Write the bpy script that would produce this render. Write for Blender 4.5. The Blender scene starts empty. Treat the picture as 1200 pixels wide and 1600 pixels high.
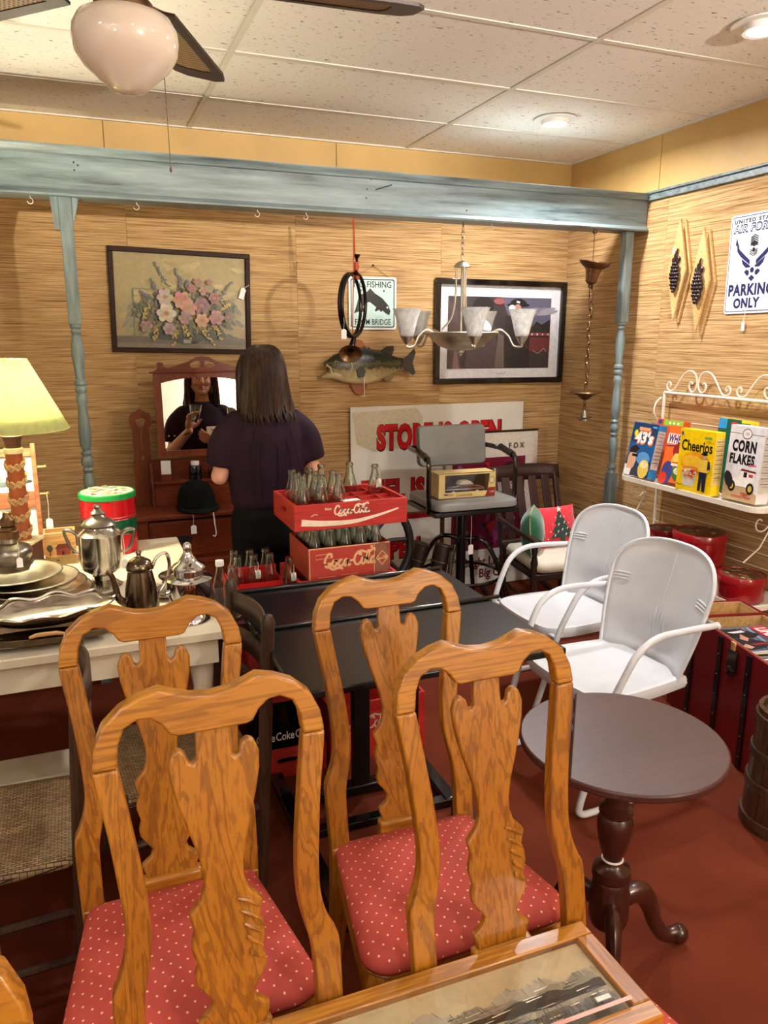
import bpy, bmesh, math, random
from mathutils import Matrix, Vector, Euler
SC = bpy.context.scene
COL = SC.collection
PI = math.pi
random.seed(7)

# ---------------------------------------------------------------- camera
CAMZ = 1.62
yaw, pit, rol = -0.3775, 0.2257, 0.0004
fw = Vector((-math.sin(yaw)*math.cos(pit), math.cos(yaw)*math.cos(pit), -math.sin(pit)))
rt = Vector((math.cos(yaw), math.sin(yaw), 0)); up = rt.cross(fw)
cd = bpy.data.cameras.new('camera'); cam = bpy.data.objects.new('camera', cd); COL.objects.link(cam)
cd.sensor_fit = 'VERTICAL'; cd.sensor_height = 36.0; cd.lens = 1192.9/1600*36.0; cd.clip_start = 0.02
cam.matrix_world = Matrix(((rt.x, up.x, -fw.x, 0), (rt.y, up.y, -fw.y, 0), (rt.z, up.z, -fw.z, CAMZ), (0, 0, 0, 1)))
SC.camera = cam
# ---------------------------------------------------------------- world + exposure
wd = bpy.data.worlds.new('world'); SC.world = wd; wd.use_nodes = True
wd.node_tree.nodes['Background'].inputs[0].default_value = (0.9, 0.95, 1.0, 1)
wd.node_tree.nodes['Background'].inputs[1].default_value = 0.3
vs = SC.view_settings
vs.view_transform = 'Standard'; vs.look = 'None'; vs.gamma = 1.0; vs.use_curve_mapping = False
vs.exposure = 0.5
# ---------------------------------------------------------------- room lights out of view (inferred floor lamp behind the photographer, plus added fill)
LED = (1.0, 0.97, 0.96)
RECESSED_AND_FILL = [(2.31, 3.52), (2.30, 2.25), (2.30, 0.5), (2.3, -1.3), (0.5, 0.35), (0.5, -1.4), (-1.3, 1.0), (-1.3, -1.0)]  # visible fixtures come first; later entries are unseen fill lamps added for ambient
RECESSED_AND_FILL_POWER = [24, 17, 7, 4, 6, 5, 7, 5]
def lamp(name, kind, loc, power, color, size=0.1, rot=None):
    d = bpy.data.lights.new(name, kind); d.energy = power; d.color = color
    if kind == 'AREA': d.shape = 'DISK'; d.size = size
    else: d.shadow_soft_size = size
    o = bpy.data.objects.new(name, d); COL.objects.link(o); o.location = loc
    if rot: o.rotation_euler = rot
    return o
HANGING = (2.45, -2.3, 1.87)      # bulb of a tall floor lamp far behind the photographer; it throws the fan's shadows on the ceiling
lamp('floor_lamp_light', 'POINT', HANGING, 100, (1.0, 0.90, 0.76), 0.05)
sp = lamp('ceiling_fill_spot', 'SPOT', HANGING, 800, (1.0, 0.93, 0.82), 0.045)      # unseen spot added to brighten ceiling and beam and strengthen the fan shadows
sp.data.spot_size = math.radians(36); sp.data.spot_blend = 0.6
sp.rotation_euler = (Vector((0.9, 3.4, 3.4))-Vector(HANGING)).to_track_quat('-Z', 'Y').to_euler()
UPLIGHT = (-1.5, -1.5, 1.72)
lamp('added_uplight_fill', 'AREA', (UPLIGHT[0], UPLIGHT[1], UPLIGHT[2]+0.03), 50, (1.0, 0.95, 0.88), 0.26, (PI, 0, 0))  # unseen upward area light, added to lift the ceiling and its bounce
# ---------------------------------------------------------------- helpers
def lin(c):
    c = c/255.0
    return c/12.92 if c <= 0.04045 else ((c+0.055)/1.055)**2.4
def rgb(r, g, b): return (lin(r), lin(g), lin(b), 1.0)
MATS = {}; KM = {}
def newmat(name):
    m = bpy.data.materials.new(name); m.use_nodes = True; MATS[name] = m
    nt = m.node_tree; return m, nt, nt.nodes['Principled BSDF']
def nd(nt, t, **kw):
    n = nt.nodes.new(t)
    for k, v in kw.items():
        if k.startswith('i_'): n.inputs[k[2:].replace('_', ' ')].default_value = v
        else: setattr(n, k, v)
    return n
def ramp(nt, fac, stops):
    r = nt.nodes.new('ShaderNodeValToRGB')
    while len(r.color_ramp.elements) < len(stops): r.color_ramp.elements.new(0.5)
    for e, (p, c) in zip(r.color_ramp.elements, stops): e.position = p; e.color = c
    nt.links.new(fac, r.inputs[0]); return r
def coords(nt, scale=(1, 1, 1), kind='Object', rot=(0, 0, 0)):
    tc = nt.nodes.new('ShaderNodeTexCoord'); mp = nt.nodes.new('ShaderNodeMapping')
    mp.inputs['Scale'].default_value = scale; mp.inputs['Rotation'].default_value = rot
    nt.links.new(tc.outputs[kind], mp.inputs[0]); return mp.outputs[0]
def bump(nt, b, height, strength=0.3, dist=0.002):
    n = nt.nodes.new('ShaderNodeBump'); n.inputs['Strength'].default_value = strength; n.inputs['Distance'].default_value = dist
    nt.links.new(height, n.inputs['Height']); nt.links.new(n.outputs[0], b.inputs['Normal'])
def plain(name, col, rough=0.5, metal=0.0, var=0.12, nscale=12.0, bmp=0.0, coat=0.0, spec=0.5, sheen=0.0):
    """colour with a slight procedural mottling"""
    m, nt, b = newmat(name)
    v = coords(nt); n = nd(nt, 'ShaderNodeTexNoise'); n.inputs['Scale'].default_value = nscale; n.inputs['Detail'].default_value = 4
    nt.links.new(v, n.inputs['Vector'])
    c1 = tuple(min(1, x*(1+var)) for x in col[:3])+(1,); c2 = tuple(x*(1-var) for x in col[:3])+(1,)
    r = ramp(nt, n.outputs[0], [(0.3, c2), (0.7, c1)])
    nt.links.new(r.outputs[0], b.inputs['Base Color'])
    b.inputs['Roughness'].default_value = rough; b.inputs['Metallic'].default_value = metal
    b.inputs['Specular IOR Level'].default_value = spec
    if coat: b.inputs['Coat Weight'].default_value = coat; b.inputs['Coat Roughness'].default_value = 0.08
    if sheen: b.inputs['Sheen Weight'].default_value = sheen
    if bmp: bump(nt, b, n.outputs[0], bmp, 0.002)
    return m
def wood(name, dark, mid, light, axis='z', grain=1.0, rough=0.4, coat=0.0, rings=True, bmp=0.1):
    m, nt, b = newmat(name)
    s = {'x': (0.07, 1, 1), 'y': (1, 0.07, 1), 'z': (1, 1, 0.07)}[axis]
    v = coords(nt, tuple(q*grain for q in s))
    oi = nd(nt, 'ShaderNodeObjectInfo'); ad = nd(nt, 'ShaderNodeVectorMath', operation='ADD')
    nt.links.new(v, ad.inputs[0]); sc = nd(nt, 'ShaderNodeVectorMath', operation='SCALE'); sc.inputs['Scale'].default_value = 9.0
    nt.links.new(oi.outputs['Random'], sc.inputs[0]); nt.links.new(sc.outputs[0], ad.inputs[1])
    n1 = nd(nt, 'ShaderNodeTexNoise'); n1.inputs['Scale'].default_value = 7; n1.inputs['Detail'].default_value = 5; n1.inputs['Distortion'].default_value = 0.6
    nt.links.new(ad.outputs[0], n1.inputs['Vector'])
    w = nd(nt, 'ShaderNodeMath', operation='SINE'); ml = nd(nt, 'ShaderNodeMath', operation='MULTIPLY'); ml.inputs[1].default_value = 120.0
    nt.links.new(n1.outputs[0], ml.inputs[0]); nt.links.new(ml.outputs[0], w.inputs[0])
    n2 = nd(nt, 'ShaderNodeTexNoise'); n2.inputs['Scale'].default_value = 160; n2.inputs['Detail'].default_value = 2
    nt.links.new(ad.outputs[0], n2.inputs['Vector'])
    r1 = ramp(nt, n1.outputs[0], [(0.32, mid), (0.68, light)])
    hf = nd(nt, 'ShaderNodeMath', operation='MULTIPLY_ADD'); hf.inputs[1].default_value = 0.5; hf.inputs[2].default_value = 0.5; nt.links.new(w.outputs[0], hf.inputs[0])
    r2 = ramp(nt, hf.outputs[0], [(0.0, (0, 0, 0, 1)), (0.26, (1, 1, 1, 1))])
    mx = nd(nt, 'ShaderNodeMix', data_type='RGBA'); mx.inputs[0].default_value = 1
    nt.links.new(r1.outputs[0], mx.inputs['B']); mx.inputs['A'].default_value = dark
    k = nd(nt, 'ShaderNodeMath', operation='MAXIMUM'); k.inputs[1].default_value = 0.55 if rings else 0.85
    nt.links.new(r2.outputs[0], k.inputs[0]); nt.links.new(k.outputs[0], mx.inputs[0])
    mx2 = nd(nt, 'ShaderNodeMix', data_type='RGBA'); mx2.inputs['A'].default_value = dark
    r3 = ramp(nt, n2.outputs[0], [(0.36, (0.62,)*3+(1,)), (0.5, (1, 1, 1, 1))])
    nt.links.new(r3.outputs[0], mx2.inputs[0]); nt.links.new(mx.outputs['Result'], mx2.inputs['B'])
    nt.links.new(mx2.outputs['Result'], b.inputs['Base Color'])
    b.inputs['Roughness'].default_value = rough
    if coat: b.inputs['Coat Weight'].default_value = coat; b.inputs['Coat Roughness'].default_value = 0.12
    bump(nt, b, n2.outputs[0], bmp, 0.001)
    return m
def metal(name, col, rough=0.25, var=0.15, nscale=30):
    m = plain(name, col, rough, 1.0, var, nscale); return m
def glassmat(name, col, rough=0.02, ior=1.45):
    m, nt, b = newmat(name)
    b.inputs['Base Color'].default_value = col; b.inputs['Transmission Weight'].default_value = 1.0
    b.inputs['Roughness'].default_value = rough; b.inputs['IOR'].default_value = ior
    return m
def emis(name, col, strength):
    m, nt, b = newmat(name)
    b.inputs['Base Color'].default_value = col; b.inputs['Emission Color'].default_value = col; b.inputs['Emission Strength'].default_value = strength
    return m
def printmat(name, rough=0.45, coat=0.0):
    m, nt, b = newmat(name)
    a = nd(nt, 'ShaderNodeAttribute', attribute_name='Col'); 
    n = nd(nt, 'ShaderNodeTexNoise'); n.inputs['Scale'].default_value = 45; n.inputs['Detail'].default_value = 4
    nt.links.new(coords(nt), n.inputs['Vector'])
    r = ramp(nt, n.outputs[0], [(0.3, (0.86,)*3+(1,)), (0.6, (1, 1, 1, 1))])
    mx = nd(nt, 'ShaderNodeMix', data_type='RGBA', blend_type='MULTIPLY'); mx.inputs[0].default_value = 1
    nt.links.new(a.outputs['Color'], mx.inputs['A']); nt.links.new(r.outputs[0], mx.inputs['B'])
    nt.links.new(mx.outputs['Result'], b.inputs['Base Color']); b.inputs['Roughness'].default_value = rough
    if coat: b.inputs['Coat Weight'].default_value = coat; b.inputs['Coat Roughness'].default_value = 0.04
    return m

def TR(x=0, y=0, z=0, rx=0, ry=0, rz=0):
    return Matrix.Translation((x, y, z)) @ Euler((rx, ry, rz)).to_matrix().to_4x4()
def spline(pts, n=8, closed=False):
    """Catmull-Rom through points (any dimension)"""
    P = [tuple(p) for p in pts]; out = []; N = len(P)
    segs = N if closed else N-1
    for i in range(segs):
        if closed: p0, p1, p2, p3 = P[(i-1) % N], P[i], P[(i+1) % N], P[(i+2) % N]
        else: p0, p1, p2, p3 = P[max(i-1, 0)], P[i], P[i+1], P[min(i+2, N-1)]
        for k in range(n):
            t = k/n
            out.append(tuple(0.5*((2*b)+(-a+c)*t+(2*a-5*b+4*c-d)*t*t+(-a+3*b-3*c+d)*t**3) for a, b, c, d in zip(p0, p1, p2, p3)))
    if not closed: out.append(P[-1])
    return out
class MB:
    def __init__(s): s.v = []; s.f = []
    def _add(s, V, F, M=None):
        o = len(s.v)
        s.v += [tuple(M @ Vector(p)) if M is not None else tuple(p) for p in V]
        s.f += [tuple(o+i for i in f) for f in F]; return s
    def box(s, x, y, z, sx, sy, sz, M=None, rz=0, rx=0, ry=0):
        a, b, c = sx/2, sy/2, sz/2
        V = [(-a, -b, -c), (a, -b, -c), (a, b, -c), (-a, b, -c), (-a, -b, c), (a, -b, c), (a, b, c), (-a, b, c)]
        F = [(0, 3, 2, 1), (4, 5, 6, 7), (0, 1, 5, 4), (1, 2, 6, 5), (2, 3, 7, 6), (3, 0, 4, 7)]
        L = TR(x, y, z, rx, ry, rz)
        return s._add(V, F, M @ L if M is not None else L)
    def bx(s, x0, x1, y0, y1, z0, z1, M=None): return s.box((x0+x1)/2, (y0+y1)/2, (z0+z1)/2, abs(x1-x0), abs(y1-y0), abs(z1-z0), M)
    def prism(s, outline, t, M=None, z0=0.0):
        n = len(outline)
        a = sum(outline[i][0]*outline[(i+1) % n][1]-outline[(i+1) % n][0]*outline[i][1] for i in range(n))
        if a < 0: outline = outline[::-1]
        V = [(p[0], p[1], z0) for p in outline]+[(p[0], p[1], z0+t) for p in outline]
        F = [tuple(range(n))[::-1], tuple(range(n, 2*n))]+[(i, (i+1) % n, n+(i+1) % n, n+i) for i in range(n)]
        return s._add(V, F, M)
    def ringprism(s, outer, inner, t, M=None, z0=0.0):
        n = len(outer)
        V = [(p[0], p[1], z0) for p in outer]+[(p[0], p[1], z0) for p in inner]+[(p[0], p[1], z0+t) for p in outer]+[(p[0], p[1], z0+t) for p in inner]
        F = []
        for i in range(n):
            j = (i+1) % n
            F += [(i, n+i, n+j, j), (2*n+i, 2*n+j, 3*n+j, 3*n+i), (i, j, 2*n+j, 2*n+i), (n+i, 3*n+i, 3*n+j, n+j)]
        return s._add(V, F, M)
    def lathe(s, prof, seg=24, M=None, a0=0.0, a1=2*PI, sx=1.0, sy=1.0):
        full = abs(a1-a0-2*PI) < 1e-6
        k = seg if full else seg+1
        V = []; F = []
        for r, z in prof:
            for i in range(k):
                a = a0+(a1-a0)*i/seg; V.append((r*math.cos(a)*sx, r*math.sin(a)*sy, z))
        for j in range(len(prof)-1):
            for i in range(seg):
                i2 = (i+1) % k if full else i+1
                F.append((j*k+i, j*k+i2, (j+1)*k+i2, (j+1)*k+i))
        if full:
            if prof[0][0] > 1e-4: F.append(tuple(range(k))[::-1])
            if prof[-1][0] > 1e-4: F.append(tuple((len(prof)-1)*k+i for i in range(k)))
        return s._add(V, F, M)
    def tube(s, pts, r, seg=8, closed=False, M=None, sx=1.0, sy=1.0, upv=None):
        P = [Vector(p) for p in pts]; n = len(P)
        R = [r]*n if isinstance(r, (int, float)) else list(r)
        if len(R) != n: R = [R[0]+(R[-1]-R[0])*i/(n-1) for i in range(n)]
        V = []; F = []; prev = None
        for i in range(n):
            if closed: t = P[(i+1) % n]-P[i-1]
            else: t = P[min(i+1, n-1)]-P[max(i-1, 0)]
            t = t.normalized() if t.length > 1e-9 else Vector((0, 0, 1))
            if upv is not None: nrm = Vector(upv)-t*t.dot(Vector(upv))
            elif prev is None: nrm = t.orthogonal()
            else: nrm = prev-t*t.dot(prev)
            if nrm.length < 1e-6: nrm = t.orthogonal()
            nrm.normalize(); prev = nrm; bn = t.cross(nrm)
            for k in range(seg):
                a = 2*PI*k/seg
                V.append(P[i]+nrm*(R[i]*math.cos(a)*sx)+bn*(R[i]*math.sin(a)*sy))
        m = n if closed else n-1
        for i in range(m):
            for k in range(seg):
                a, b = i*seg+k, i*seg+(k+1) % seg; c, d = ((i+1) % n)*seg+(k+1) % seg, ((i+1) % n)*seg+k
                F.append((a, b, c, d))
        if not closed: F += [tuple(range(seg))[::-1], tuple((n-1)*seg+k for k in range(seg))]
        return s._add(V, F, M)
    def bar(s, pts, w, t, nrm, M=None, closed=False):
        """rectangular section swept along pts; w is measured across, t along nrm"""
        P = [Vector(p) for p in pts]; n = len(P); N = Vector(nrm).normalized()
        W = [w]*n if isinstance(w, (int, float)) else list(w)
        V = []; F = []
        for i in range(n):
            d = (P[(i+1) % n]-P[i-1]) if closed else (P[min(i+1, n-1)]-P[max(i-1, 0)])
            d.normalize(); side = d.cross(N).normalized(); nn = side.cross(d)
            for a, b in ((-1, -1), (1, -1), (1, 1), (-1, 1)): V.append(P[i]+side*(a*W[i]/2)+nn*(b*t/2))
        for i in range(n if closed else n-1):
            for k in range(4):
                j = (i+1) % n
                F.append((i*4+k, i*4+(k+1) % 4, j*4+(k+1) % 4, j*4+k))
        if not closed: F += [(0, 1, 2, 3)[::-1], tuple((n-1)*4+k for k in range(4))]
        return s._add(V, F, M)
    def ball(s, x, y, z, rx, ry=None, rz=None, seg=14, rings=8, M=None, R=None):
        ry = rx if ry is None else ry; rz = rx if rz is None else rz
        V = [(0, 0, rz)]; F = []
        for j in range(1, rings):
            p = PI*j/rings
            for i in range(seg):
                a = 2*PI*i/seg; V.append((rx*math.sin(p)*math.cos(a), ry*math.sin(p)*math.sin(a), rz*math.cos(p)))
        V.append((0, 0, -rz)); L = len(V)-1
        for i in range(seg):
            F.append((0, 1+i, 1+(i+1) % seg)); F.append((L, L-seg+(i+1) % seg, L-seg+i))
        for j in range(rings-2):
            for i in range(seg):
                a = 1+j*seg+i; b = 1+j*seg+(i+1) % seg; F.append((a, a+seg, b+seg, b))
        T = Matrix.Translation((x, y, z))
        if R is not None: T = T @ R
        return s._add(V, F, M @ T if M is not None else T)
    def grid(s, fn, nu, nv, M=None, closed_u=False):
        V = [fn(i/nu if closed_u else i/(nu), j/nv) for j in range(nv+1) for i in range(nu if closed_u else nu+1)]
        k = nu if closed_u else nu+1; F = []
        for j in range(nv):
            for i in range(nu):
                i2 = (i+1) % k; F.append((j*k+i, j*k+i2, (j+1)*k+i2, (j+1)*k+i))
        return s._add(V, F, M)
    def loft(s, rings, M=None, cap=True):
        k = len(rings[0]); V = [p for r in rings for p in r]; F = []
        for j in range(len(rings)-1):
            for i in range(k): F.append((j*k+i, j*k+(i+1) % k, (j+1)*k+(i+1) % k, (j+1)*k+i))
        if cap: F += [tuple(range(k))[::-1], tuple((len(rings)-1)*k+i for i in range(k))]
        return s._add(V, F, M)
    def build(s, name, mat, parent=None, bevel=0.0, seg=2, ang=35, sub=0, M=None, solid=0.0):
        me = bpy.data.meshes.new(name); me.from_pydata(s.v, [], s.f); me.update()
        if M is not None: me.transform(M)
        bm = bmesh.new(); bm.from_mesh(me); bmesh.ops.recalc_face_normals(bm, faces=bm.faces); bm.to_mesh(me); bm.free()
        if ang is not None:
            me.shade_smooth(); me.set_sharp_from_angle(angle=math.radians(ang))
        me.materials.append(MATS[mat] if isinstance(mat, str) else mat)
        o = bpy.data.objects.new(name, me); COL.objects.link(o)
        if parent is not None: o.parent = parent; KM.setdefault(parent.name, []).append(o)
        if solid:
            q = o.modifiers.new('solid', 'SOLIDIFY'); q.thickness = solid; q.offset = 0
        if bevel:
            q = o.modifiers.new('bevel', 'BEVEL'); q.width = bevel; q.segments = seg; q.limit_method = 'ANGLE'; q.angle_limit = math.radians(40)
        if sub:
            q = o.modifiers.new('sub', 'SUBSURF'); q.levels = sub; q.render_levels = sub
        return o
def tag(o, label=None, cat=None, group=None, kind=None):
    if label: o['label'] = label
    if cat: o['category'] = cat
    if group: o['group'] = group
    if kind: o['kind'] = kind
    return o
def thing(name, label, cat, loc=(0, 0, 0), rz=0.0, group=None, rot=None):
    o = bpy.data.objects.new(name, None); COL.objects.link(o); o.empty_display_size = 0.05
    o.location = loc; o.rotation_euler = rot if rot else (0, 0, rz)
    return tag(o, label, cat, group)
def structure(name, label=None):
    o = bpy.data.objects.new(name, None); COL.objects.link(o); o['kind'] = 'structure'
    if label: o['label'] = label
    return o
def copy_tree(o, parent=None, mods=None):
    c = o.copy(); COL.objects.link(c); c.parent = parent
    if parent is not None: KM.setdefault(parent.name, []).append(c)
    for ch in list(KM.get(o.name, [])): copy_tree(ch, c)
    return c
def dup(root, loc, rz=None, label=None, group=None):
    c = copy_tree(root); c.location = loc
    if rz is not None: c.rotation_euler = (0, 0, rz)
    if label: c['label'] = label
    if group: c['group'] = group
    return c
# ---- lettering and flat print
_tc = {}
def text_geo(st, size=1.0, sx=1.0, offset=0.0, align='CENTER', shear=0.0, spacing=1.0):
    key = (st, offset, align, shear, spacing)
    if key not in _tc:
        c = bpy.data.curves.new('t', 'FONT'); c.body = st; c.align_x = align; c.align_y = 'CENTER'; c.offset = offset; c.shear = shear; c.space_character = spacing
        c.resolution_u = 3; c.fill_mode = 'FRONT'
        o = bpy.data.objects.new('t', c); me = o.to_mesh()
        _tc[key] = ([tuple(v.co) for v in me.vertices], [tuple(p.vertices) for p in me.polygons])
        o.to_mesh_clear(); bpy.data.objects.remove(o); bpy.data.curves.remove(c)
    V, F = _tc[key]
    return [(x*size*sx, y*size) for x, y, z in V], F
class Paint:
    """flat print: coloured shapes laid over one another in the local XY plane, one mesh"""
    def __init__(s, dz=0.00012): s.v = []; s.f = []; s.c = []; s.z = 0.0; s.dz = dz
    def _p(s, pts, F, col):
        o = len(s.v); s.v += [(p[0], p[1], s.z) for p in pts]
        for f in F: s.f.append(tuple(o+i for i in f)); s.c.append(col)
        s.z += s.dz; return s
    def poly(s, pts, col): return s._p(pts, [tuple(range(len(pts)))], col)
    def rect(s, x0, y0, x1, y1, col): return s.poly([(x0, y0), (x1, y0), (x1, y1), (x0, y1)], col)
    def rrect(s, x0, y0, x1, y1, r, col):
        pts = []
        for cx, cy, a in ((x1-r, y0+r, -PI/2), (x1-r, y1-r, 0), (x0+r, y1-r, PI/2), (x0+r, y0+r, PI)):
            for k in range(6): b = a+PI/2*k/5; pts.append((cx+r*math.cos(b), cy+r*math.sin(b)))
        return s.poly(pts, col)
    def ell(s, x, y, rx, ry, col, rot=0, n=14, a0=0, a1=2*PI):
        pts = []
        for k in range(n):
            a = a0+(a1-a0)*k/(n if a1-a0 > 6.2 else n-1); px, py = rx*math.cos(a), ry*math.sin(a)
            pts.append((x+px*math.cos(rot)-py*math.sin(rot), y+px*math.sin(rot)+py*math.cos(rot)))
        return s.poly(pts, col)
    def stroke(s, pts, w, col, n=0, closed=False):
        if n: pts = spline(pts, n, closed)
        N = len(pts); W = [w]*N if isinstance(w, (int, float)) else ([w[0]+(w[1]-w[0])*i/(N-1) for i in range(N)] if len(w) == 2 else list(w))
        V = []; F = []
        for i in range(N):
            a = pts[i-1] if (closed or i > 0) else pts[i]; b = pts[(i+1) % N] if (closed or i < N-1) else pts[i]
            dx, dy = b[0]-a[0], b[1]-a[1]; L = math.hypot(dx, dy) or 1
            nx, ny = -dy/L*W[i]/2, dx/L*W[i]/2
            V += [(pts[i][0]+nx, pts[i][1]+ny), (pts[i][0]-nx, pts[i][1]-ny)]
        for i in range(N if closed else N-1):
            j = (i+1) % N; F.append((2*i, 2*i+1, 2*j+1, 2*j))
        return s._p(V, F, col)
    def text(s, st, x, y, size, col, sx=1.0, offset=0.0, align='CENTER', shear=0.0, rot=0.0, spacing=1.0):
        V, F = text_geo(st, size, sx, offset, align, shear, spacing)
        c, q = math.cos(rot), math.sin(rot)
        return s._p([(x+a*c-b*q, y+a*q+b*c) for a, b in V], F, col)
    def fit(s, st, x0, y0, x1, y1, col, offset=0.0, shear=0.0, grow=0.0, spacing=1.0):
        V, F = text_geo(st, 1.0, 1.0, offset, 'LEFT', shear, spacing)
        a0, a1 = min(p[0] for p in V), max(p[0] for p in V); b0, b1 = min(p[1] for p in V), max(p[1] for p in V)
        x0, x1, y0, y1 = x0-grow, x1+grow, y0-grow, y1+grow
        return s._p([(x0+(a-a0)/(a1-a0)*(x1-x0), y0+(b-b0)/(b1-b0)*(y1-y0)) for a, b in V], F, col)
    def build(s, name, mat, parent=None, M=None, back=0.0):
        me = bpy.data.meshes.new(name); me.from_pydata(s.v, [], s.f); me.update()
        ca = me.color_attributes.new('Col', 'FLOAT_COLOR', 'CORNER')
        flat = []
        for f, c in zip(s.f, s.c): flat += list(c)*len(f)
        ca.data.foreach_set('color', flat)
        if M is not None: me.transform(M)
        me.materials.append(MATS[mat]); o = bpy.data.objects.new(name, me); COL.objects.link(o)
        if parent is not None: o.parent = parent; KM.setdefault(parent.name, []).append(o)
        return o
def coke(P, x, y, size, col, sw=0.17, rot=0.0):
    """flowing script of the soda crates; size = cap height"""
    k = size/1.7
    S = [
     [(1.05, 1.25), (1.0, 1.6), (0.7, 1.72), (0.35, 1.3), (0.15, 0.7), (0.3, 0.15), (0.7, 0.05), (1.05, 0.4)],
     [(1.55, 0.8), (1.3, 0.85), (1.12, 0.4), (1.3, 0.05), (1.6, 0.2), (1.72, 0.65), (1.5, 0.85), (1.85, 0.75)],
     [(2.4, 0.75), (2.2, 0.88), (1.95, 0.5), (2.05, 0.08), (2.35, 0.1), (2.6, 0.4)],
     [(3.1, 0.8), (2.85, 0.85), (2.65, 0.4), (2.8, 0.05), (3.05, 0.3), (3.2, 0.85), (3.15, 0.2), (3.35, 0.08), (3.5, 0.25)],
     [(3.45, 0.62), (3.9, 0.68)],
     [(4.9, 1.15), (4.85, 1.5), (4.6, 1.7), (4.2, 1.3), (4.0, 0.7), (4.15, 0.15), (4.55, 0.05), (4.9, 0.4)],
     [(5.35, 0.8), (5.1, 0.85), (4.95, 0.4), (5.1, 0.05), (5.4, 0.2), (5.52, 0.65), (5.3, 0.85), (5.6, 0.8)],
     [(5.65, 0.5), (5.95, 1.2), (6.0, 1.7), (5.8, 1.6), (5.7, 0.9), (5.75, 0.15), (6.0, 0.1), (6.15, 0.3)],
     [(6.65, 0.8), (6.4, 0.85), (6.2, 0.4), (6.35, 0.05), (6.6, 0.3), (6.75, 0.85), (6.7, 0.2), (6.9, 0.08), (7.1, 0.3)],
     [(4.55, 1.3), (4.9, 1.75), (5.4, 1.6), (6.0, 1.55), (6.6, 1.9), (6.9, 1.6)],
     [(0.7, 0.05), (1.2, -0.3), (1.9, -0.15), (2.5, -0.3)],
    ]
    cx, cy = 3.6, 0.75; c, q = math.cos(rot), math.sin(rot)
    for st in S:
        pts = [((a-cx)*k, (b-cy)*k) for a, b in st]
        pts = [(x+a*c-b*q, y+a*q+b*c) for a, b in pts]
        P.stroke(pts, sw*k*1.15, col, 5)
def price_tag(parent, loc, rz=0.0, drop=0.06, size=(0.022, 0.038), name='price_tag'):
    """white strung tag: card with a hole punched end and its loop of string"""
    w, h = size
    m = MB(); m.prism([(-w/2, -h), (w/2, -h), (w/2, -0.006), (w*0.22, 0.0), (-w*0.22, 0.0), (-w/2, -0.006)], 0.0008, TR(0, 0, -drop, PI/2, 0, 0))
    M = TR(*loc, 0, 0, rz)
    o = m.build(name, 'tag_card', parent, M=M, ang=None)
    t = MB(); t.tube([(0, 0, 0), (0.002, 0, -drop*0.4), (-0.001, 0, -drop-0.004)], 0.0009, 5)
    s = t.build('string', 'string', o, M=M)
    return o
# ---------------------------------------------------------------- materials
def grasscloth(name, base, dark, light):
    m, nt, b = newmat(name)
    v = coords(nt, (2.2, 2.2, 130)); oi = nd(nt, 'ShaderNodeObjectInfo'); ad = nd(nt, 'ShaderNodeVectorMath', operation='ADD')
    sc = nd(nt, 'ShaderNodeVectorMath', operation='SCALE'); sc.inputs['Scale'].default_value = 40.0
    nt.links.new(oi.outputs['Random'], sc.inputs[0]); nt.links.new(v, ad.inputs[0]); nt.links.new(sc.outputs[0], ad.inputs[1])
    n = nd(nt, 'ShaderNodeTexNoise'); n.inputs['Scale'].default_value = 1.6; n.inputs['Detail'].default_value = 7; n.inputs['Roughness'].default_value = 0.62; n.inputs['Distortion'].default_value = 0.25
    nt.links.new(ad.outputs[0], n.inputs['Vector'])
    r = ramp(nt, n.outputs[0], [(0.30, dark), (0.47, base), (0.62, light), (0.75, base)])
    nt.links.new(r.outputs[0], b.inputs['Base Color']); b.inputs['Roughness'].default_value = 0.75
    b.inputs['Specular IOR Level'].default_value = 0.25
    bump(nt, b, n.outputs[0], 0.6, 0.004)
    return m
grasscloth('grasscloth', rgb(176, 138, 90), rgb(108, 76, 44), rgb(208, 175, 124))
plain('tan_paint', rgb(204, 168, 104), 0.55, var=0.07, nscale=5)
# acoustic tile: off-white with short dark fissures
m, nt, b = newmat('acoustic_tile')
v = coords(nt, (26, 70, 26)); n = nd(nt, 'ShaderNodeTexNoise'); n.inputs['Scale'].default_value = 1.5; n.inputs['Detail'].default_value = 2; n.inputs['Distortion'].default_value = 0.8
oi = nd(nt, 'ShaderNodeObjectInfo'); ad = nd(nt, 'ShaderNodeVectorMath', operation='ADD'); sc = nd(nt, 'ShaderNodeVectorMath', operation='SCALE'); sc.inputs['Scale'].default_value = 60.0
nt.links.new(oi.outputs['Random'], sc.inputs[0]); nt.links.new(v, ad.inputs[0]); nt.links.new(sc.outputs[0], ad.inputs[1]); nt.links.new(ad.outputs[0], n.inputs['Vector'])
r = ramp(nt, n.outputs[0], [(0.29, rgb(96, 84, 66)), (0.345, rgb(240, 236, 228))]); nt.links.new(r.outputs[0], b.inputs['Base Color'])
b.inputs['Roughness'].default_value = 0.9; r2 = ramp(nt, n.outputs[0], [(0.28, (0, 0, 0, 1)), (0.37, (1, 1, 1, 1))]); bump(nt, b, r2.outputs[0], 0.6, 0.004)
plain('grid_white', rgb(222, 218, 206), 0.5, var=0.04)
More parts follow.
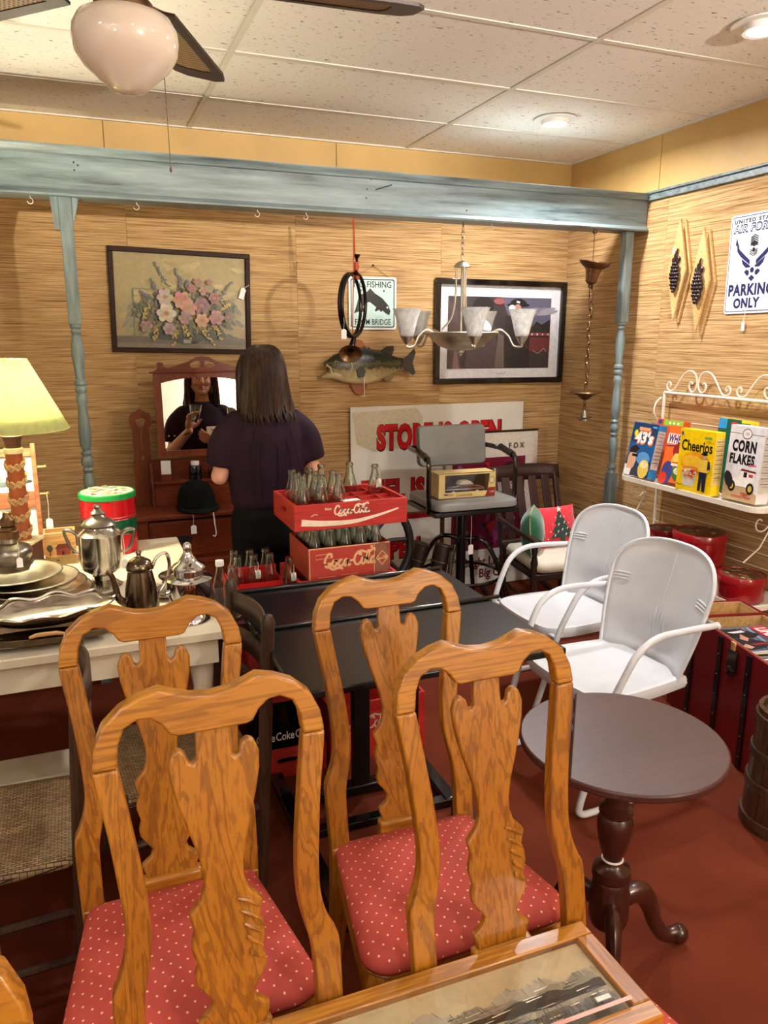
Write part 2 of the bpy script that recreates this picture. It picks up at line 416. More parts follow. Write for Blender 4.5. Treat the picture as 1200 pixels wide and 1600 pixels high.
# rust carpet
m, nt, b = newmat('carpet'); v = coords(nt)
n = nd(nt, 'ShaderNodeTexNoise'); n.inputs['Scale'].default_value = 900; n.inputs['Detail'].default_value = 2; nt.links.new(v, n.inputs['Vector'])
n2 = nd(nt, 'ShaderNodeTexNoise'); n2.inputs['Scale'].default_value = 5; n2.inputs['Detail'].default_value = 5; nt.links.new(v, n2.inputs['Vector'])
r = ramp(nt, n2.outputs[0], [(0.3, rgb(106, 46, 28)), (0.7, rgb(120, 56, 36))]); r2 = ramp(nt, n.outputs[0], [(0.3, (0.72,)*3+(1,)), (0.7, (1, 1, 1, 1))])
mx = nd(nt, 'ShaderNodeMix', data_type='RGBA', blend_type='MULTIPLY'); mx.inputs[0].default_value = 1
nt.links.new(r.outputs[0], mx.inputs['A']); nt.links.new(r2.outputs[0], mx.inputs['B']); nt.links.new(mx.outputs['Result'], b.inputs['Base Color'])
b.inputs['Roughness'].default_value = 0.95; b.inputs['Specular IOR Level'].default_value = 0.1; bump(nt, b, n.outputs[0], 0.5, 0.004)
# blue-grey distressed paint, streaks along x or z
def distressed(name, ax):
    m, nt, b = newmat(name)
    v = coords(nt, (1.2, 14, 14) if ax == 'x' else (14, 14, 1.6))
    n = nd(nt, 'ShaderNodeTexNoise'); n.inputs['Scale'].default_value = 2.2; n.inputs['Detail'].default_value = 6; n.inputs['Roughness'].default_value = 0.6; nt.links.new(v, n.inputs['Vector'])
    r = ramp(nt, n.outputs[0], [(0.27, rgb(48, 60, 62)), (0.40, rgb(96, 110, 112)), (0.55, rgb(116, 132, 135)), (0.75, rgb(138, 154, 157))])
    nt.links.new(r.outputs[0], b.inputs['Base Color']); b.inputs['Roughness'].default_value = 0.42; bump(nt, b, n.outputs[0], 0.15, 0.002)
distressed('blue_paint_x', 'x'); distressed('blue_paint_z', 'z')
wood('oak_z', rgb(94, 50, 8), rgb(154, 94, 21), rgb(174, 114, 30), 'z', 1.0, 0.34, 0.3)
wood('oak_x', rgb(108, 60, 12), rgb(164, 105, 26), rgb(184, 124, 37), 'x', 1.0, 0.34, 0.3)
wood('oak_y', rgb(98, 52, 10), rgb(156, 94, 21), rgb(174, 110, 29), 'y', 1.0, 0.34, 0.3)
wood('mahogany_x', rgb(60, 22, 12), rgb(98, 40, 20), rgb(124, 56, 28), 'x', 0.8, 0.36, 0.1, rings=False)
wood('mahogany_z', rgb(58, 22, 12), rgb(98, 42, 20), rgb(130, 62, 30), 'z', 0.8, 0.36, 0.1, rings=False)
wood('walnut', rgb(30, 12, 10), rgb(52, 22, 17), rgb(70, 32, 24), 'z', 0.9, 0.28, 0.4, rings=False)
wood('table_maroon', rgb(46, 22, 19), rgb(62, 30, 26), rgb(76, 40, 34), 'x', 0.7, 0.4, 0.0, rings=False)
wood('dark_chair', rgb(34, 20, 12), rgb(62, 40, 26), rgb(86, 58, 38), 'z', 1.0, 0.45, 0.1)
wood('rocker_wood', rgb(22, 12, 10), rgb(40, 22, 18), rgb(54, 30, 24), 'z', 1.0, 0.35, 0.2)
wood('pale_pine_z', rgb(168, 122, 66), rgb(206, 164, 104), rgb(222, 184, 126), 'z', 1.0, 0.5)
wood('pale_pine_x', rgb(160, 110, 58), rgb(200, 152, 92), rgb(218, 174, 112), 'x', 1.0, 0.5)
wood('barrel_wood', rgb(34, 20, 12), rgb(66, 40, 24), rgb(88, 56, 34), 'z', 0.8, 0.4, 0.3)
wood('frame_brown', rgb(24, 12, 7), rgb(42, 21, 11), rgb(54, 29, 17), 'x', 1.0, 0.55, 0.0)
wood('plaque_wood', rgb(90, 42, 14), rgb(150, 78, 30), rgb(176, 98, 40), 'z', 1.0, 0.3, 0.5)
plain('cream_paint', rgb(224, 212, 184), 0.5, var=0.08, nscale=9)
plain('black_laminate', rgb(14, 14, 16), 0.3, var=0.15, nscale=40)
plain('black_metal', rgb(14, 14, 15), 0.28, var=0.1)
plain('black_gloss', rgb(12, 12, 12), 0.15, var=0.1, coat=0.5)
plain('iron', rgb(20, 19, 19), 0.5, var=0.2)
plain('white_enamel', rgb(204, 207, 212), 0.3, var=0.035, nscale=14, bmp=0.05)
plain('white_wire', rgb(232, 224, 208), 0.45, var=0.05)
plain('tag_card', rgb(238, 236, 230), 0.7, var=0.03)
plain('string', rgb(230, 226, 216), 0.8, var=0.03)
plain('rubber', rgb(16, 16, 16), 0.7)
metal('silver', rgb(196, 190, 180), 0.18); metal('tarnish', rgb(112, 96, 78), 0.2, 0.35, 14); metal('pewter', rgb(146, 138, 126), 0.3)
metal('chrome', rgb(214, 214, 216), 0.08); metal('brass', rgb(150, 112, 58), 0.3); metal('old_brass', rgb(120, 92, 64), 0.38); metal('nickel', rgb(208, 204, 190), 0.42)
metal('gilt_plate', rgb(176, 168, 146), 0.3)
glassmat('bottle_glass', rgb(238, 248, 241)); glassmat('clear_glass', (1, 1, 1, 1)); glassmat('dark_glass', rgb(150, 180, 164))
printmat('print_matte', 0.6); printmat('print_gloss', 0.3); printmat('print_glass', 0.55, 0.4); printmat('print_metal', 0.35, 0.3)

for q in ('mahogany_x', 'mahogany_z', 'frame_brown'): MATS[q].node_tree.nodes['Principled BSDF'].inputs['Specular IOR Level'].default_value = 0.2

# ---------------------------------------------------------------- room shell
XR, YB, ZC = 3.0, 4.36, 2.669
XL, YF = -2.6, -2.9
fl = MB(); fl.bx(XL, XR+0.1, YF, YB+0.1, -0.1, 0.0); f = fl.build('floor', 'carpet', ang=None); tag(f, kind='structure')
w = structure('wall_back', 'back wall papered in horizontal grasscloth')
MB().bx(XL, XR+0.1, YB+0.006, YB+0.12, 0, ZC).build('plaster', 'tan_paint', w, ang=None)
seams = [XR, 2.1, 1.2, 0.3, -0.6, -1.5, XL]
for a, c in zip(seams[1:], seams[:-1]): MB().bx(a+0.0006, c-0.0006, YB, YB+0.0058, 0.0, 2.36).build('grasscloth_sheet', 'grasscloth', w, ang=None)
for a, c in ((-2.6, -1.0), (-0.996, 0.22), (0.224, 1.44), (1.444, 3.0)): MB().bx(a, c, YB-0.004, YB+0.0058, 2.362, ZC).build('upper_panel', 'tan_paint', w, ang=None)
w = structure('wall_right', 'right wall papered in grasscloth with tan band above')
MB().bx(XR+0.006, XR+0.12, YF, YB, 0, ZC).build('plaster', 'tan_paint', w, ang=None)
ys = [YB, 3.46, 2.56, 1.66, 0.76, -0.14, -1.04, -1.94, YF]
for a, c in zip(ys[1:], ys[:-1]): MB().bx(XR, XR+0.0058, a+0.0006, c-0.0006, 0.0, 2.345).build('grasscloth_sheet', 'grasscloth', w, ang=None)
for a, c in ((YF, -1.22), (-1.216, 0.0), (0.004, 1.2), (1.204, 2.4), (2.404, 3.54), (3.544, YB)): MB().bx(XR-0.004, XR+0.0058, a, c, 2.347, ZC).build('upper_panel', 'tan_paint', w, ang=None)
plain('far_wall', rgb(230, 226, 218), 0.7, var=0.05)
w = MB().bx(XL-0.1, XL, YF, YB+0.1, 0, ZC).build('wall_left', 'far_wall', ang=None); tag(w, kind='structure')
w = MB().bx(XL, XR+0.1, YF-0.1, YF, 0, ZC).build('wall_front', 'far_wall', ang=None); tag(w, kind='structure')
# suspended ceiling: each tile a piece, bars a few millimetres proud below them
ce = structure('ceiling', 'suspended ceiling of speckled white tiles')
MB().bx(XL, XR+0.1, YF, YB+0.1, ZC+0.03, ZC+0.1).build('deck', 'grid_white', ce, ang=None)
gx = sorted([1.864+1.22*k for k in range(-4, 1)]); gx = [XL]+[g for g in gx if g > XL+0.1]+[XR]
gy = sorted([3.806-0.61*k for k in range(0, 11)]); gy = [YF]+[g for g in gy if g > YF+0.1]+[YB]
B = 0.012
for i in range(len(gx)-1):
    for j in range(len(gy)-1):
        x0, x1, y0, y1 = gx[i]+B, gx[i+1]-B, gy[j]+B, gy[j+1]-B
        mcx, mcy = (x0+x1)/2, (y0+y1)/2
        o = MB().bx(x0-mcx, x1-mcx, y0-mcy, y1-mcy, 0, 0.016).build('ceiling_tile', 'acoustic_tile', ce, bevel=0.002, seg=1, ang=None)
        o.location = (mcx, mcy, ZC+0.004+random.uniform(0, 0.0015))
for g in gx[1:-1]: MB().bx(g-B, g+B, YF, YB, ZC, ZC+0.012).build('grid_bar', 'grid_white', ce, ang=None)
for g in gy[1:-1]:
    for i in range(len(gx)-1): MB().bx(gx[i]+B, gx[i+1]-B, g-B, g+B, ZC+0.0012, ZC+0.012).build('grid_bar', 'grid_white', ce, ang=None)
MB().bx(XL, XR, YB-0.022, YB, ZC-0.002, ZC+0.012).build('wall_angle', 'grid_white', ce, ang=None)
MB().bx(XR-0.022, XR, YF, YB-0.022, ZC-0.002, ZC+0.012).build('wall_angle', 'grid_white', ce, ang=None)
# header beam with crown and lower moulding, hooks underneath
BY = 3.62
tb = structure('trim_1', 'blue-grey painted header beam crossing the room')
MB().bx(-2.55, 2.995, BY, BY+0.03, 2.205, 2.36).build('fascia_board', 'blue_paint_x', tb, ang=None)
MB().bx(-2.55, 2.995, BY+0.10, BY+0.13, 2.205, 2.36).build('back_board', 'blue_paint_x', tb, ang=None)
MB().bx(-2.55, 2.995, BY-0.002, BY+0.132, 2.187, 2.203).build('soffit_board', 'blue_paint_x', tb, bevel=0.003, ang=None)
cr = MB()
prof = [(0, 0), (-0.012, 0.004), (-0.016, 0.016), (-0.03, 0.024), (-0.032, 0.034), (0, 0.034)]
cr.prism(prof, 5.545, Matrix(((0, 0, 1, -2.55), (1, 0, 0, BY), (0, 1, 0, 2.345), (0, 0, 0, 1)))); cr.build('crown_moulding', 'blue_paint_x', tb, ang=50)
cr = MB(); prof = [(0, 0), (-0.018, 0), (-0.02, 0.008), (-0.01, 0.014), (-0.008, 0.022), (0, 0.026)]
cr.prism(prof, 5.545, Matrix(((0, 0, 1, -2.55), (1, 0, 0, BY), (0, 1, 0, 2.186), (0, 0, 0, 1)))); cr.build('lower_moulding', 'blue_paint_x', tb, ang=50)
MB().bx(-2.55, 2.995, BY+0.03, BY+0.10, 2.345, 2.358).build('cap_board', 'blue_paint_x', tb, ang=None)
for hx in (-0.12, 0.3, 0.83, 1.06, 2.05):
    h = MB(); h.tube([(hx, BY+0.05, 2.19)]+[(hx+0.011*math.sin(a), BY+0.05, 2.168+0.011*math.cos(a)) for a in [0.2*k for k in range(1, 24)]], 0.0016, 5); h.build('cup_hook', 'white_wire', tb)
for i, (hx, hz) in enumerate([(0.06, 2.32), (0.06, 2.29), (0.075, 2.31), (1.35, 2.30), (1.345, 2.26), (1.88, 2.235), (1.37, 2.345)]):
    MB().lathe([(0.004, -0.0015), (0.004, 0), (0.0, 0.001)], 8, TR(hx, BY-0.001, hz, PI/2, 0, 0)).build('nail_head', 'iron', tb)
MB().tube([(1.392, BY-0.002, 2.30), (1.47, BY-0.014, 2.325)], 0.0025, 6).build('nail', 'iron', tb)
# turned posts under the beam
def post(name, x, y, zrect, label):
    t = structure(name, label)
    MB().bx(-0.026, 0.026, -0.026, 0.026, zrect, 2.187).build('square_top', 'blue_paint_z', t, bevel=0.003, ang=None)
    L = zrect
    prof = [(0.024, L), (0.024, L-0.012), (0.017, L-0.02), (0.024, L-0.032), (0.016, L-0.045), (0.026, L-0.09), (0.027, L-0.12), (0.019, L-0.215), (0.018, L-0.235),
            (0.026, L-0.243), (0.026, L-0.256), (0.019, L-0.263), (0.025, L-0.272), (0.025, L-0.284), (0.017, L-0.297), (0.023, L-0.312), (0.025, L-0.33), (0.018, L-0.345),
            (0.022, L-0.40), (0.0265, L-0.475), (0.025, L-0.52), (0.015, L-0.55), (0.024, L-0.562), (0.017, L-0.575), (0.026, L-0.592), (0.026, L-0.612), (0.018, L-0.626), (0.024, L-0.638), (0.016, L-0.652),
            (0.026, L-0.68), (0.024, L-0.73), (0.017, L-0.80), (0.016, L-0.815), (0.025, L-0.828), (0.025, L-0.84), (0.018, L-0.85), (0.026, L-0.865)]
    MB().lathe(prof, 20).build('turned_shaft', 'blue_paint_z', t, ang=40)
    MB().bx(-0.026, 0.026, -0.026, 0.026, 0.0, L-0.866).build('square_foot', 'blue_paint_z', t, bevel=0.003, ang=None)
    t.location = (x, y, 0); return t
pl = post('trim_2', 0.012, BY+0.04, 1.672, 'blue-grey turned post behind the silver urn')
MB().prism([(0, 0), (0.03, 0), (0, -0.11)], 0.05, Matrix(((1, 0, 0, 0.027), (0, 0, 1, -0.025), (0, 1, 0, 2.186), (0, 0, 0, 1)))).build('corner_bracket', 'blue_paint_z', pl, ang=None)
MB().prism([(0, 0), (-0.03, 0), (-0.02, -0.13), (0, -0.13)], 0.05, Matrix(((1, 0, 0, -0.027), (0, 0, 1, -0.025), (0, 1, 0, 2.186), (0, 0, 0, 1)))).build('corner_bracket', 'blue_paint_z', pl, ang=None)
pr = post('trim_3', 2.905, BY+0.04, 1.70, 'blue-grey turned post near the corner')
tr = structure('trim_4', 'blue-grey painted rail along the right wall')
MB().bx(XR-0.018, XR, YF, BY, 2.343, 2.375).build('rail', 'blue_paint_x', tr, bevel=0.003, ang=None)
MB().bx(XR-0.03, XR, YF, BY, 2.375, 2.388).build('cap', 'blue_paint_x', tr, bevel=0.003, ang=None)
bb = MB().bx(XL, XR-0.012, YB-0.012, YB, 0, 0.09).build('baseboard_back', 'mahogany_x', ang=None); tag(bb, kind='structure')
bb = MB().bx(XR-0.012, XR, YF, YB, 0, 0.09).build('baseboard_right', 'mahogany_x', ang=None); tag(bb, kind='structure')
# ---------------------------------------------------------------- recessed ceiling lights
emis('led_lens', (1.0, 0.97, 0.93, 1), 9.0); plain('led_trim', rgb(238, 236, 232), 0.4, var=0.02)
def recessed(x, y, power, label):
    t = thing('recessed_light', label, 'ceiling light', (x, y, ZC), group='round recessed ceiling lights')
    MB().lathe([(0.062, -0.022), (0.068, -0.024), (0.07, -0.004), (0.105, -0.004), (0.108, 0.0), (0.062, 0.003)], 36).build('trim_ring', 'led_trim', t, ang=30)
    MB().lathe([(0.0, -0.024), (0.05, -0.0235), (0.062, -0.02), (0.062, -0.01), (0.0, -0.009)], 32).build('lens', 'led_lens', t, ang=30)
    l = lamp('recessed_or_fill_lamp', 'AREA', (0, 0, -0.032), power, LED, 0.12); l.data.spread = math.radians(170); l.parent = t
names = ['lit recessed ceiling light over the framed print corner', 'lit recessed ceiling light at the top right edge']
for i, ((x, y), p) in enumerate(zip(RECESSED_AND_FILL, RECESSED_AND_FILL_POWER)):
    if i < 2: recessed(x, y, p, names[i])
    else: lamp('recessed_or_fill_lamp', 'AREA', (x, y, ZC-0.032), p, LED, 0.12)  # unseen ceiling fill added for ambient light, no fixture built

t = thing('floor_lamp', 'tall bare-bulb floor lamp in the room behind the camera', 'lamp', (HANGING[0], HANGING[1], 0))
MB().lathe([(0.14, 0.0), (0.14, 0.015), (0.02, 0.03), (0.011, 0.05), (0.011, HANGING[2]-0.14), (0.018, HANGING[2]-0.12), (0.018, HANGING[2]-0.07), (0.0, HANGING[2]-0.07)], 20).build('stand', 'black_metal', t)
t = thing('added_uplight', 'added unseen uplight behind the camera brightening the ceiling', 'lamp', (UPLIGHT[0], UPLIGHT[1], 0))  # stand for the added uplight, out of view
MB().lathe([(0.13, 0.0), (0.13, 0.02), (0.02, 0.03), (0.012, 0.04), (0.012, UPLIGHT[2]-0.08), (0.03, UPLIGHT[2]-0.07), (0.16, UPLIGHT[2]+0.02), (0.165, UPLIGHT[2]+0.02), (0.03, UPLIGHT[2]-0.085), (0.0, UPLIGHT[2]-0.085)], 28).build('stand', 'old_brass', t, ang=40)
# ---------------------------------------------------------------- oak dining chairs
m, nt, b = newmat('dotted_fabric')
v = coords(nt, (46, 46, 0), rot=(0, 0, PI/4)); vo = nd(nt, 'ShaderNodeTexVoronoi', voronoi_dimensions='2D'); vo.inputs['Scale'].default_value = 1.0; vo.inputs['Randomness'].default_value = 0.0
nt.links.new(v, vo.inputs['Vector'])
r = ramp(nt, vo.outputs['Distance'], [(0.085, rgb(232, 190, 140)), (0.115, rgb(180, 74, 64))])
n = nd(nt, 'ShaderNodeTexNoise'); n.inputs['Scale'].default_value = 700; nt.links.new(coords(nt), n.inputs['Vector'])
nt.links.new(r.outputs[0], b.inputs['Base Color']); b.inputs['Roughness'].default_value = 0.75; b.inputs['Specular IOR Level'].default_value = 0.25
bump(nt, b, n.outputs[0], 0.25, 0.001)
KB = 0.114/0.6
def backM(t, dy=0.0): return Matrix(((1, 0, 0, 0), (0, KB, -1, -KB*0.47+t/2+dy), (0, 1, 0, 0), (0, 0, 0, 1)))
def rtrap(wr, wf, d, r, ins=0.0, n=5):
    """rounded trapezoid, rear edge on y=0, front edge on y=-d"""
    a, c = wr/2-ins, wf/2-ins; y0, y1 = -ins, -d+ins; r = max(r-ins*0.6, 0.006)
    cs = [(a-r*0.5, y0-r*0.5, 0), (-(a-r*0.5), y0-r*0.5, PI/2), (-(c-r), y1+r, PI), (c-r, y1+r, 1.5*PI)]
    out = []
    for i, (cx, cy, a0) in enumerate(cs):
        rr = r*0.5 if i < 2 else r
        for k in range(n+1):
            q = a0+PI/2*k/n; out.append((cx+rr*math.cos(q), cy+rr*math.sin(q)))
    return out
def oak_chair(name, label, arms=False):
    t = thing(name, label, 'chair', group='oak dining chairs with dotted red seats')
    top = [(0, 1.053), (0.03, 1.056), (0.058, 1.065), (0.079, 1.073), (0.11, 1.066), (0.14, 1.053), (0.168, 1.029), (0.183, 0.996), (0.188, 0.962)]
    low = [(0.150, 0.962), (0.146, 0.998), (0.135, 1.022), (0.115, 1.032), (0.095, 1.030), (0.078, 1.017), (0.067, 1.0), (0.056, 0.996), (0, 0.996)]
    out = top+low; full = out+[(-x, z) for x, z in out[::-1] if x > 0]
    MB().prism(full, 0.0285, backM(0.0285)).build('crest_rail', 'oak_x', t, bevel=0.004, seg=3, ang=40)
    sp = [(0.0275, 1.0), (0.0285, 0.95), (0.034, 0.943), (0.041, 0.947), (0.045, 0.962), (0.055, 0.971), (0.067, 0.965), (0.0745, 0.945), (0.072, 0.915), (0.064, 0.88), (0.052, 0.838), (0.040, 0.80), (0.033, 0.765), (0.033, 0.742), (0.040, 0.72),
          (0.061, 0.698), (0.054, 0.672), (0.060, 0.655), (0.061, 0.640), (0.054, 0.616), (0.0595, 0.598), (0.058, 0.582), (0.046, 0.566), (0.035, 0.55), (0.040, 0.535), (0.061, 0.52), (0.052, 0.494), (0.050, 0.44)]
    sp = [sp[0]]+[p for p in sp[1:]]
    full = sp+[(-x, z) for x, z in sp[::-1]]
    MB().prism(full, 0.016, backM(0.016)).build('splat', 'oak_z', t, bevel=0.004, seg=2, ang=40)
    so = [(0.188, 0.961), (0.181, 0.91), (0.173, 0.86), (0.167, 0.805), (0.161, 0.74), (0.160, 0.69), (0.166, 0.655), (0.177, 0.625), (0.187, 0.60), (0.187, 0.53), (0.184, 0.43)]
    si = [(0.140, 0.43), (0.141, 0.53), (0.139, 0.59), (0.130, 0.63), (0.121, 0.68), (0.121, 0.74), (0.127, 0.80), (0.135, 0.86), (0.142, 0.91), (0.149, 0.961)]
    for s in (-1, 1):
        pts = [(s*x, z) for x, z in spline(so, 3)+spline(si, 3)]
        MB().prism(pts, 0.0285, backM(0.0285)).build('stile', 'oak_z', t, bevel=0.004, seg=3, ang=40)
        MB().bar([(s*0.162, -0.004, 0.46), (s*0.163, 0.002, 0.30), (s*0.168, 0.03, 0.14), (s*0.172, 0.07, 0.0)], [0.044, 0.044, 0.036, 0.03], 0.032, (0, 1, 0)).build('rear_leg', 'oak_z', t, bevel=0.005, ang=40)
        c = MB(); c.tube(spline([(s*0.19, -0.345, 0.42), (s*0.205, -0.362, 0.34), (s*0.19, -0.345, 0.2), (s*0.185, -0.342, 0.07), (s*0.197, -0.36, 0.03), (s*0.197, -0.36, 0.0)], 5), spline([(0.03,), (0.034,), (0.02,), (0.015,), (0.024,), (0.026,)], 5) and [q[0] for q in spline([(0.03,), (0.034,), (0.02,), (0.015,), (0.024,), (0.026,)], 5)], 12)
        c.build('front_leg', 'oak_z', t)
    sh = MB(); sh.box(0, 0.0, 0.468, 0.125, 0.03, 0.05); sh.build('splat_shoe', 'oak_x', t, bevel=0.006, ang=40)
    fr = MB(); oo = rtrap(0.35, 0.445, 0.375, 0.05); ii = rtrap(0.35, 0.445, 0.375, 0.05, 0.022)
    fr.ringprism(oo, ii, 0.065, None, 0.365); fr.build('seat_rail', 'oak_x', t, bevel=0.004, ang=40)
    rings = []
    for ins, z in ((0.012, 0.43), (0.0, 0.437), (-0.003, 0.448), (0.004, 0.461), (0.022, 0.472), (0.06, 0.480), (0.11, 0.484), (0.15, 0.485)):
        rings.append([(x, y, z) for x, y in rtrap(0.352, 0.452, 0.38, 0.055, ins)])
    MB().loft(rings).build('seat_cushion', 'dotted_fabric', t, ang=70)
    if arms:
        for s in (-1, 1):
            c = MB(); c.bar(spline([(s*0.172, 0.03, 0.66), (s*0.215, -0.10, 0.675), (s*0.245, -0.24, 0.665), (s*0.25, -0.32, 0.655), (s*0.235, -0.365, 0.645)], 5), [0.034+0.018*min(1, k/12) for k in range(21)], 0.03, (0, 0, 1)); c.build('arm', 'oak_y', t, bevel=0.009, seg=3, ang=40)
            c = MB(); c.tube(spline([(s*0.235, -0.25, 0.65), (s*0.25, -0.22, 0.56), (s*0.205, -0.2, 0.42)], 6), [0.019, 0.015], 10); c.build('arm_support', 'oak_z', t)
    return t
chC = oak_chair('dining_chair', 'oak dining chair standing before the silver and cream table')
def carve(t, s):
    for k in range(5):
        z = 0.70-0.022*k
        c = MB(); c.tube([(s*(0.018+0.004*k), KB*(z-0.47)-0.0085, z+0.012), (s*0.036, KB*(z-0.47)-0.0105, z+0.004), (s*0.054, KB*(z-0.475)-0.0085, z-0.012)], [0.0025, 0.0045, 0.002], 6); c.build('carved_leaf', 'oak_z', t)
carve(chC, 1)
chC.location = (0.103, 1.503, 0)
chD = dup(chC, (0.645, 1.503, 0), 0.0, 'oak dining chair pulled up to the black drafting table')
chA = dup(chC, (0.158, 1.068, 0), 0.0, 'oak dining chair at front left holding one end of the framed print')
chB = dup(chC, (0.667, 1.068, 0), 0.0, 'oak dining chair at front right holding one end of the framed print')
chE = dup(chC, (-0.280, 0.605, 0), 0.0, 'oak dining chair whose crest corner shows at the bottom left')
chG = dup(chC, (-0.425, 1.503, 0), 0.0, 'oak dining chair whose red seat edge shows at the left edge')
# framed print lying across the two front seats
t = thing('framed_print', 'oak framed mountain lake photograph lying across two chair seats', 'picture', (0.52, 0.932, 0.487), rot=(math.radians(-1.5), 0, math.radians(-0.6)))
W2, D2 = 0.31, 0.118
for nm, x0, x1, y0, y1, mt in (('frame_rail', -W2, W2, D2-0.035, D2, 'oak_x'), ('frame_rail', -W2, W2, -D2, -D2+0.035, 'oak_x'), ('frame_stile', W2-0.036, W2, -D2+0.035, D2-0.035, 'oak_y'), ('frame_stile', -W2, -W2+0.036, -D2+0.035, D2-0.035, 'oak_y')):
    MB().bx(x0, x1, y0, y1, 0.0, 0.022).build(nm, mt, t, bevel=0.003, ang=40)
MB().bx(-W2+0.01, W2-0.01, -D2+0.01, D2-0.01, -0.002, 0.008).build('backing', 'pale_pine_x', t, ang=None)
P = Paint(0.00008); a, c = W2-0.037, D2-0.036
P.rect(-a, -c, a, c, rgb(236, 212, 160)); P.rect(-a+0.015, -c, a-0.008, c-0.006, rgb(228, 204, 154))
random.seed(3)
def ridge(y0, amp, seedn, col):
    random.seed(seedn); pts = []; y = y0
    for k in range(41):
        x = -a+0.016+(2*a-0.026)*k/40; y = y0+amp*(0.55*math.sin(k*0.42+seedn)+0.3*math.sin(k*1.1+seedn*2)+random.uniform(-0.25, 0.25)); pts.append((x, y))
    for k in range(40): P._p([pts[k], pts[k+1], (pts[k+1][0], -c), (pts[k][0], -c)], [(0, 3, 2, 1)], col); P.z -= P.dz
    P.z += P.dz; return pts
r1_ = ridge(0.026, 0.016, 2, rgb(206, 192, 162)); r2_ = ridge(0.012, 0.014, 5, rgb(176, 164, 138))
for k in range(70):
    x, y = random.choice(r1_); P.stroke([(x, y), (x+random.uniform(0.002, 0.012), y-random.uniform(0.008, 0.024))], [0.0016, 0.0006], rgb(*random.choice(((150, 138, 116), (130, 120, 104), (232, 220, 192)))))
ridge(-0.004, 0.007, 8, rgb(74, 68, 56)); ridge(-0.016, 0.004, 9, rgb(58, 52, 44)); ridge(-0.028, 0.003, 4, rgb(196, 182, 150)); ridge(-0.038, 0.003, 6, rgb(132, 122, 102))
for k in range(150):
    x = random.uniform(-a+0.03, a-0.03); y = random.uniform(-c+0.012, 0.0); P.stroke([(x-0.014, y), (x+0.014, y+0.0015)], [0.0022, 0.0008], rgb(*random.choice(((70, 64, 54), (200, 186, 156), (110, 102, 86), (48, 43, 38), (222, 208, 176)))))
for k in range(90):
    x = random.uniform(-0.05, a-0.02); y = random.uniform(-c+0.004, -c+0.02); P.stroke([(x, y), (x+random.uniform(-0.003, 0.003), y+random.uniform(0.012, 0.028))], 0.0013, rgb(*random.choice(((46, 40, 36), (84, 76, 64)))))
P.rect(-a, -c, a, -c+0.008, rgb(206, 150, 132)); P.rect(a-0.062, -c+0.014, a-0.03, -c+0.027, rgb(60, 54, 50)); P.rect(a-0.060, -c+0.016, a-0.032, -c+0.025, rgb(210, 200, 180))
P.build('photograph', 'print_gloss', t, TR(0, 0, 0.0085))
gl = MB(); gl.bx(-a-0.001, a+0.001, -c-0.001, c+0.001, 0.0175, 0.0195); gl.build('glass_pane', 'clear_glass', t, ang=None)

# ---------------------------------------------------------------- woven rush-seat ladder-back chairs (dark)
m, nt, b = newmat('rush'); v = coords(nt, (1, 1, 1)); bk = nd(nt, 'ShaderNodeTexBrick'); bk.inputs['Scale'].default_value = 55; bk.inputs['Mortar Size'].default_value = 0.05; bk.inputs['Brick Width'].default_value = 0.9; bk.inputs['Row Height'].default_value = 0.35; bk.offset = 0.5
mp = coords(nt, (1, 1, 1), rot=(0, 0, PI/2)); nt.links.new(mp, bk.inputs['Vector'])
bk.inputs['Color1'].default_value = rgb(178, 150, 108); bk.inputs['Color2'].default_value = rgb(134, 108, 74); bk.inputs['Mortar'].default_value = rgb(48, 34, 22)
nt.links.new(bk.outputs['Color'], b.inputs['Base Color']); b.inputs['Roughness'].default_value = 0.6; bump(nt, b, bk.outputs['Fac'], -0.8, 0.004)
def rush_chair(name, label, h=0.86):
    t = thing(name, label, 'chair', group='dark wooden chairs with woven seats')
    for s in (-1, 1):
        MB().lathe([(0.016, 0), (0.019, 0.1), (0.02, 0.45), (0.019, h-0.04), (0.021, h-0.02), (0.012, h), (0.0, h+0.004)], 12, TR(s*0.185, 0.19, 0, -0.06, 0, 0)).build('back_post', 'dark_chair', t)
        MB().lathe([(0.016, 0), (0.019, 0.1), (0.021, 0.40), (0.019, 0.425), (0.0, 0.43)], 12, TR(s*0.205, -0.19, 0)).build('front_leg', 'dark_chair', t)
        for z in (0.14, 0.27): MB().tube([(s*0.205, -0.19, z), (s*0.187, 0.195, z)], 0.010, 8).build('rung', 'dark_chair', t)
    for z in (0.17, 0.29): MB().tube([(-0.205, -0.19, z), (0.205, -0.19, z)], 0.010, 8).build('rung', 'dark_chair', t)
    MB().tube([(-0.185, 0.2, 0.2), (0.185, 0.2, 0.2)], 0.010, 8).build('rung', 'dark_chair', t)
    for z in (0.56, 0.68, 0.79):
        o = MB(); o.grid(lambda u, v, z=z: ((u-0.5)*0.36, 0.19+0.06*z+0.03*math.sin(PI*u), z-0.03+(0.06+0.012*math.sin(PI*u))*v), 10, 1); o.build('back_slat', 'dark_chair', t, solid=0.009)
    sm = MB(); rings = []
    for ins, z in ((0.02, 0.385), (0.0, 0.395), (-0.004, 0.407), (0.004, 0.418), (0.03, 0.423), (0.08, 0.419), (0.13, 0.414)):
        rings.append([(x, y+0.2, z) for x, y in rtrap(0.385, 0.43, 0.415, 0.03, ins)])
    sm.loft(rings).build('woven_seat', 'rush', t, ang=60)
    return t
r1 = rush_chair('rush_seat_chair', 'dark ladder-back chair with pale woven rush seat at left edge'); r1.location = (-0.30, 1.93, 0); r1.rotation_euler = (0, 0, -PI/2)
r2 = dup(r1, (0.185, 2.16, 0), -PI/2+0.1, 'dark ladder-back chair tucked between cream table and black table')

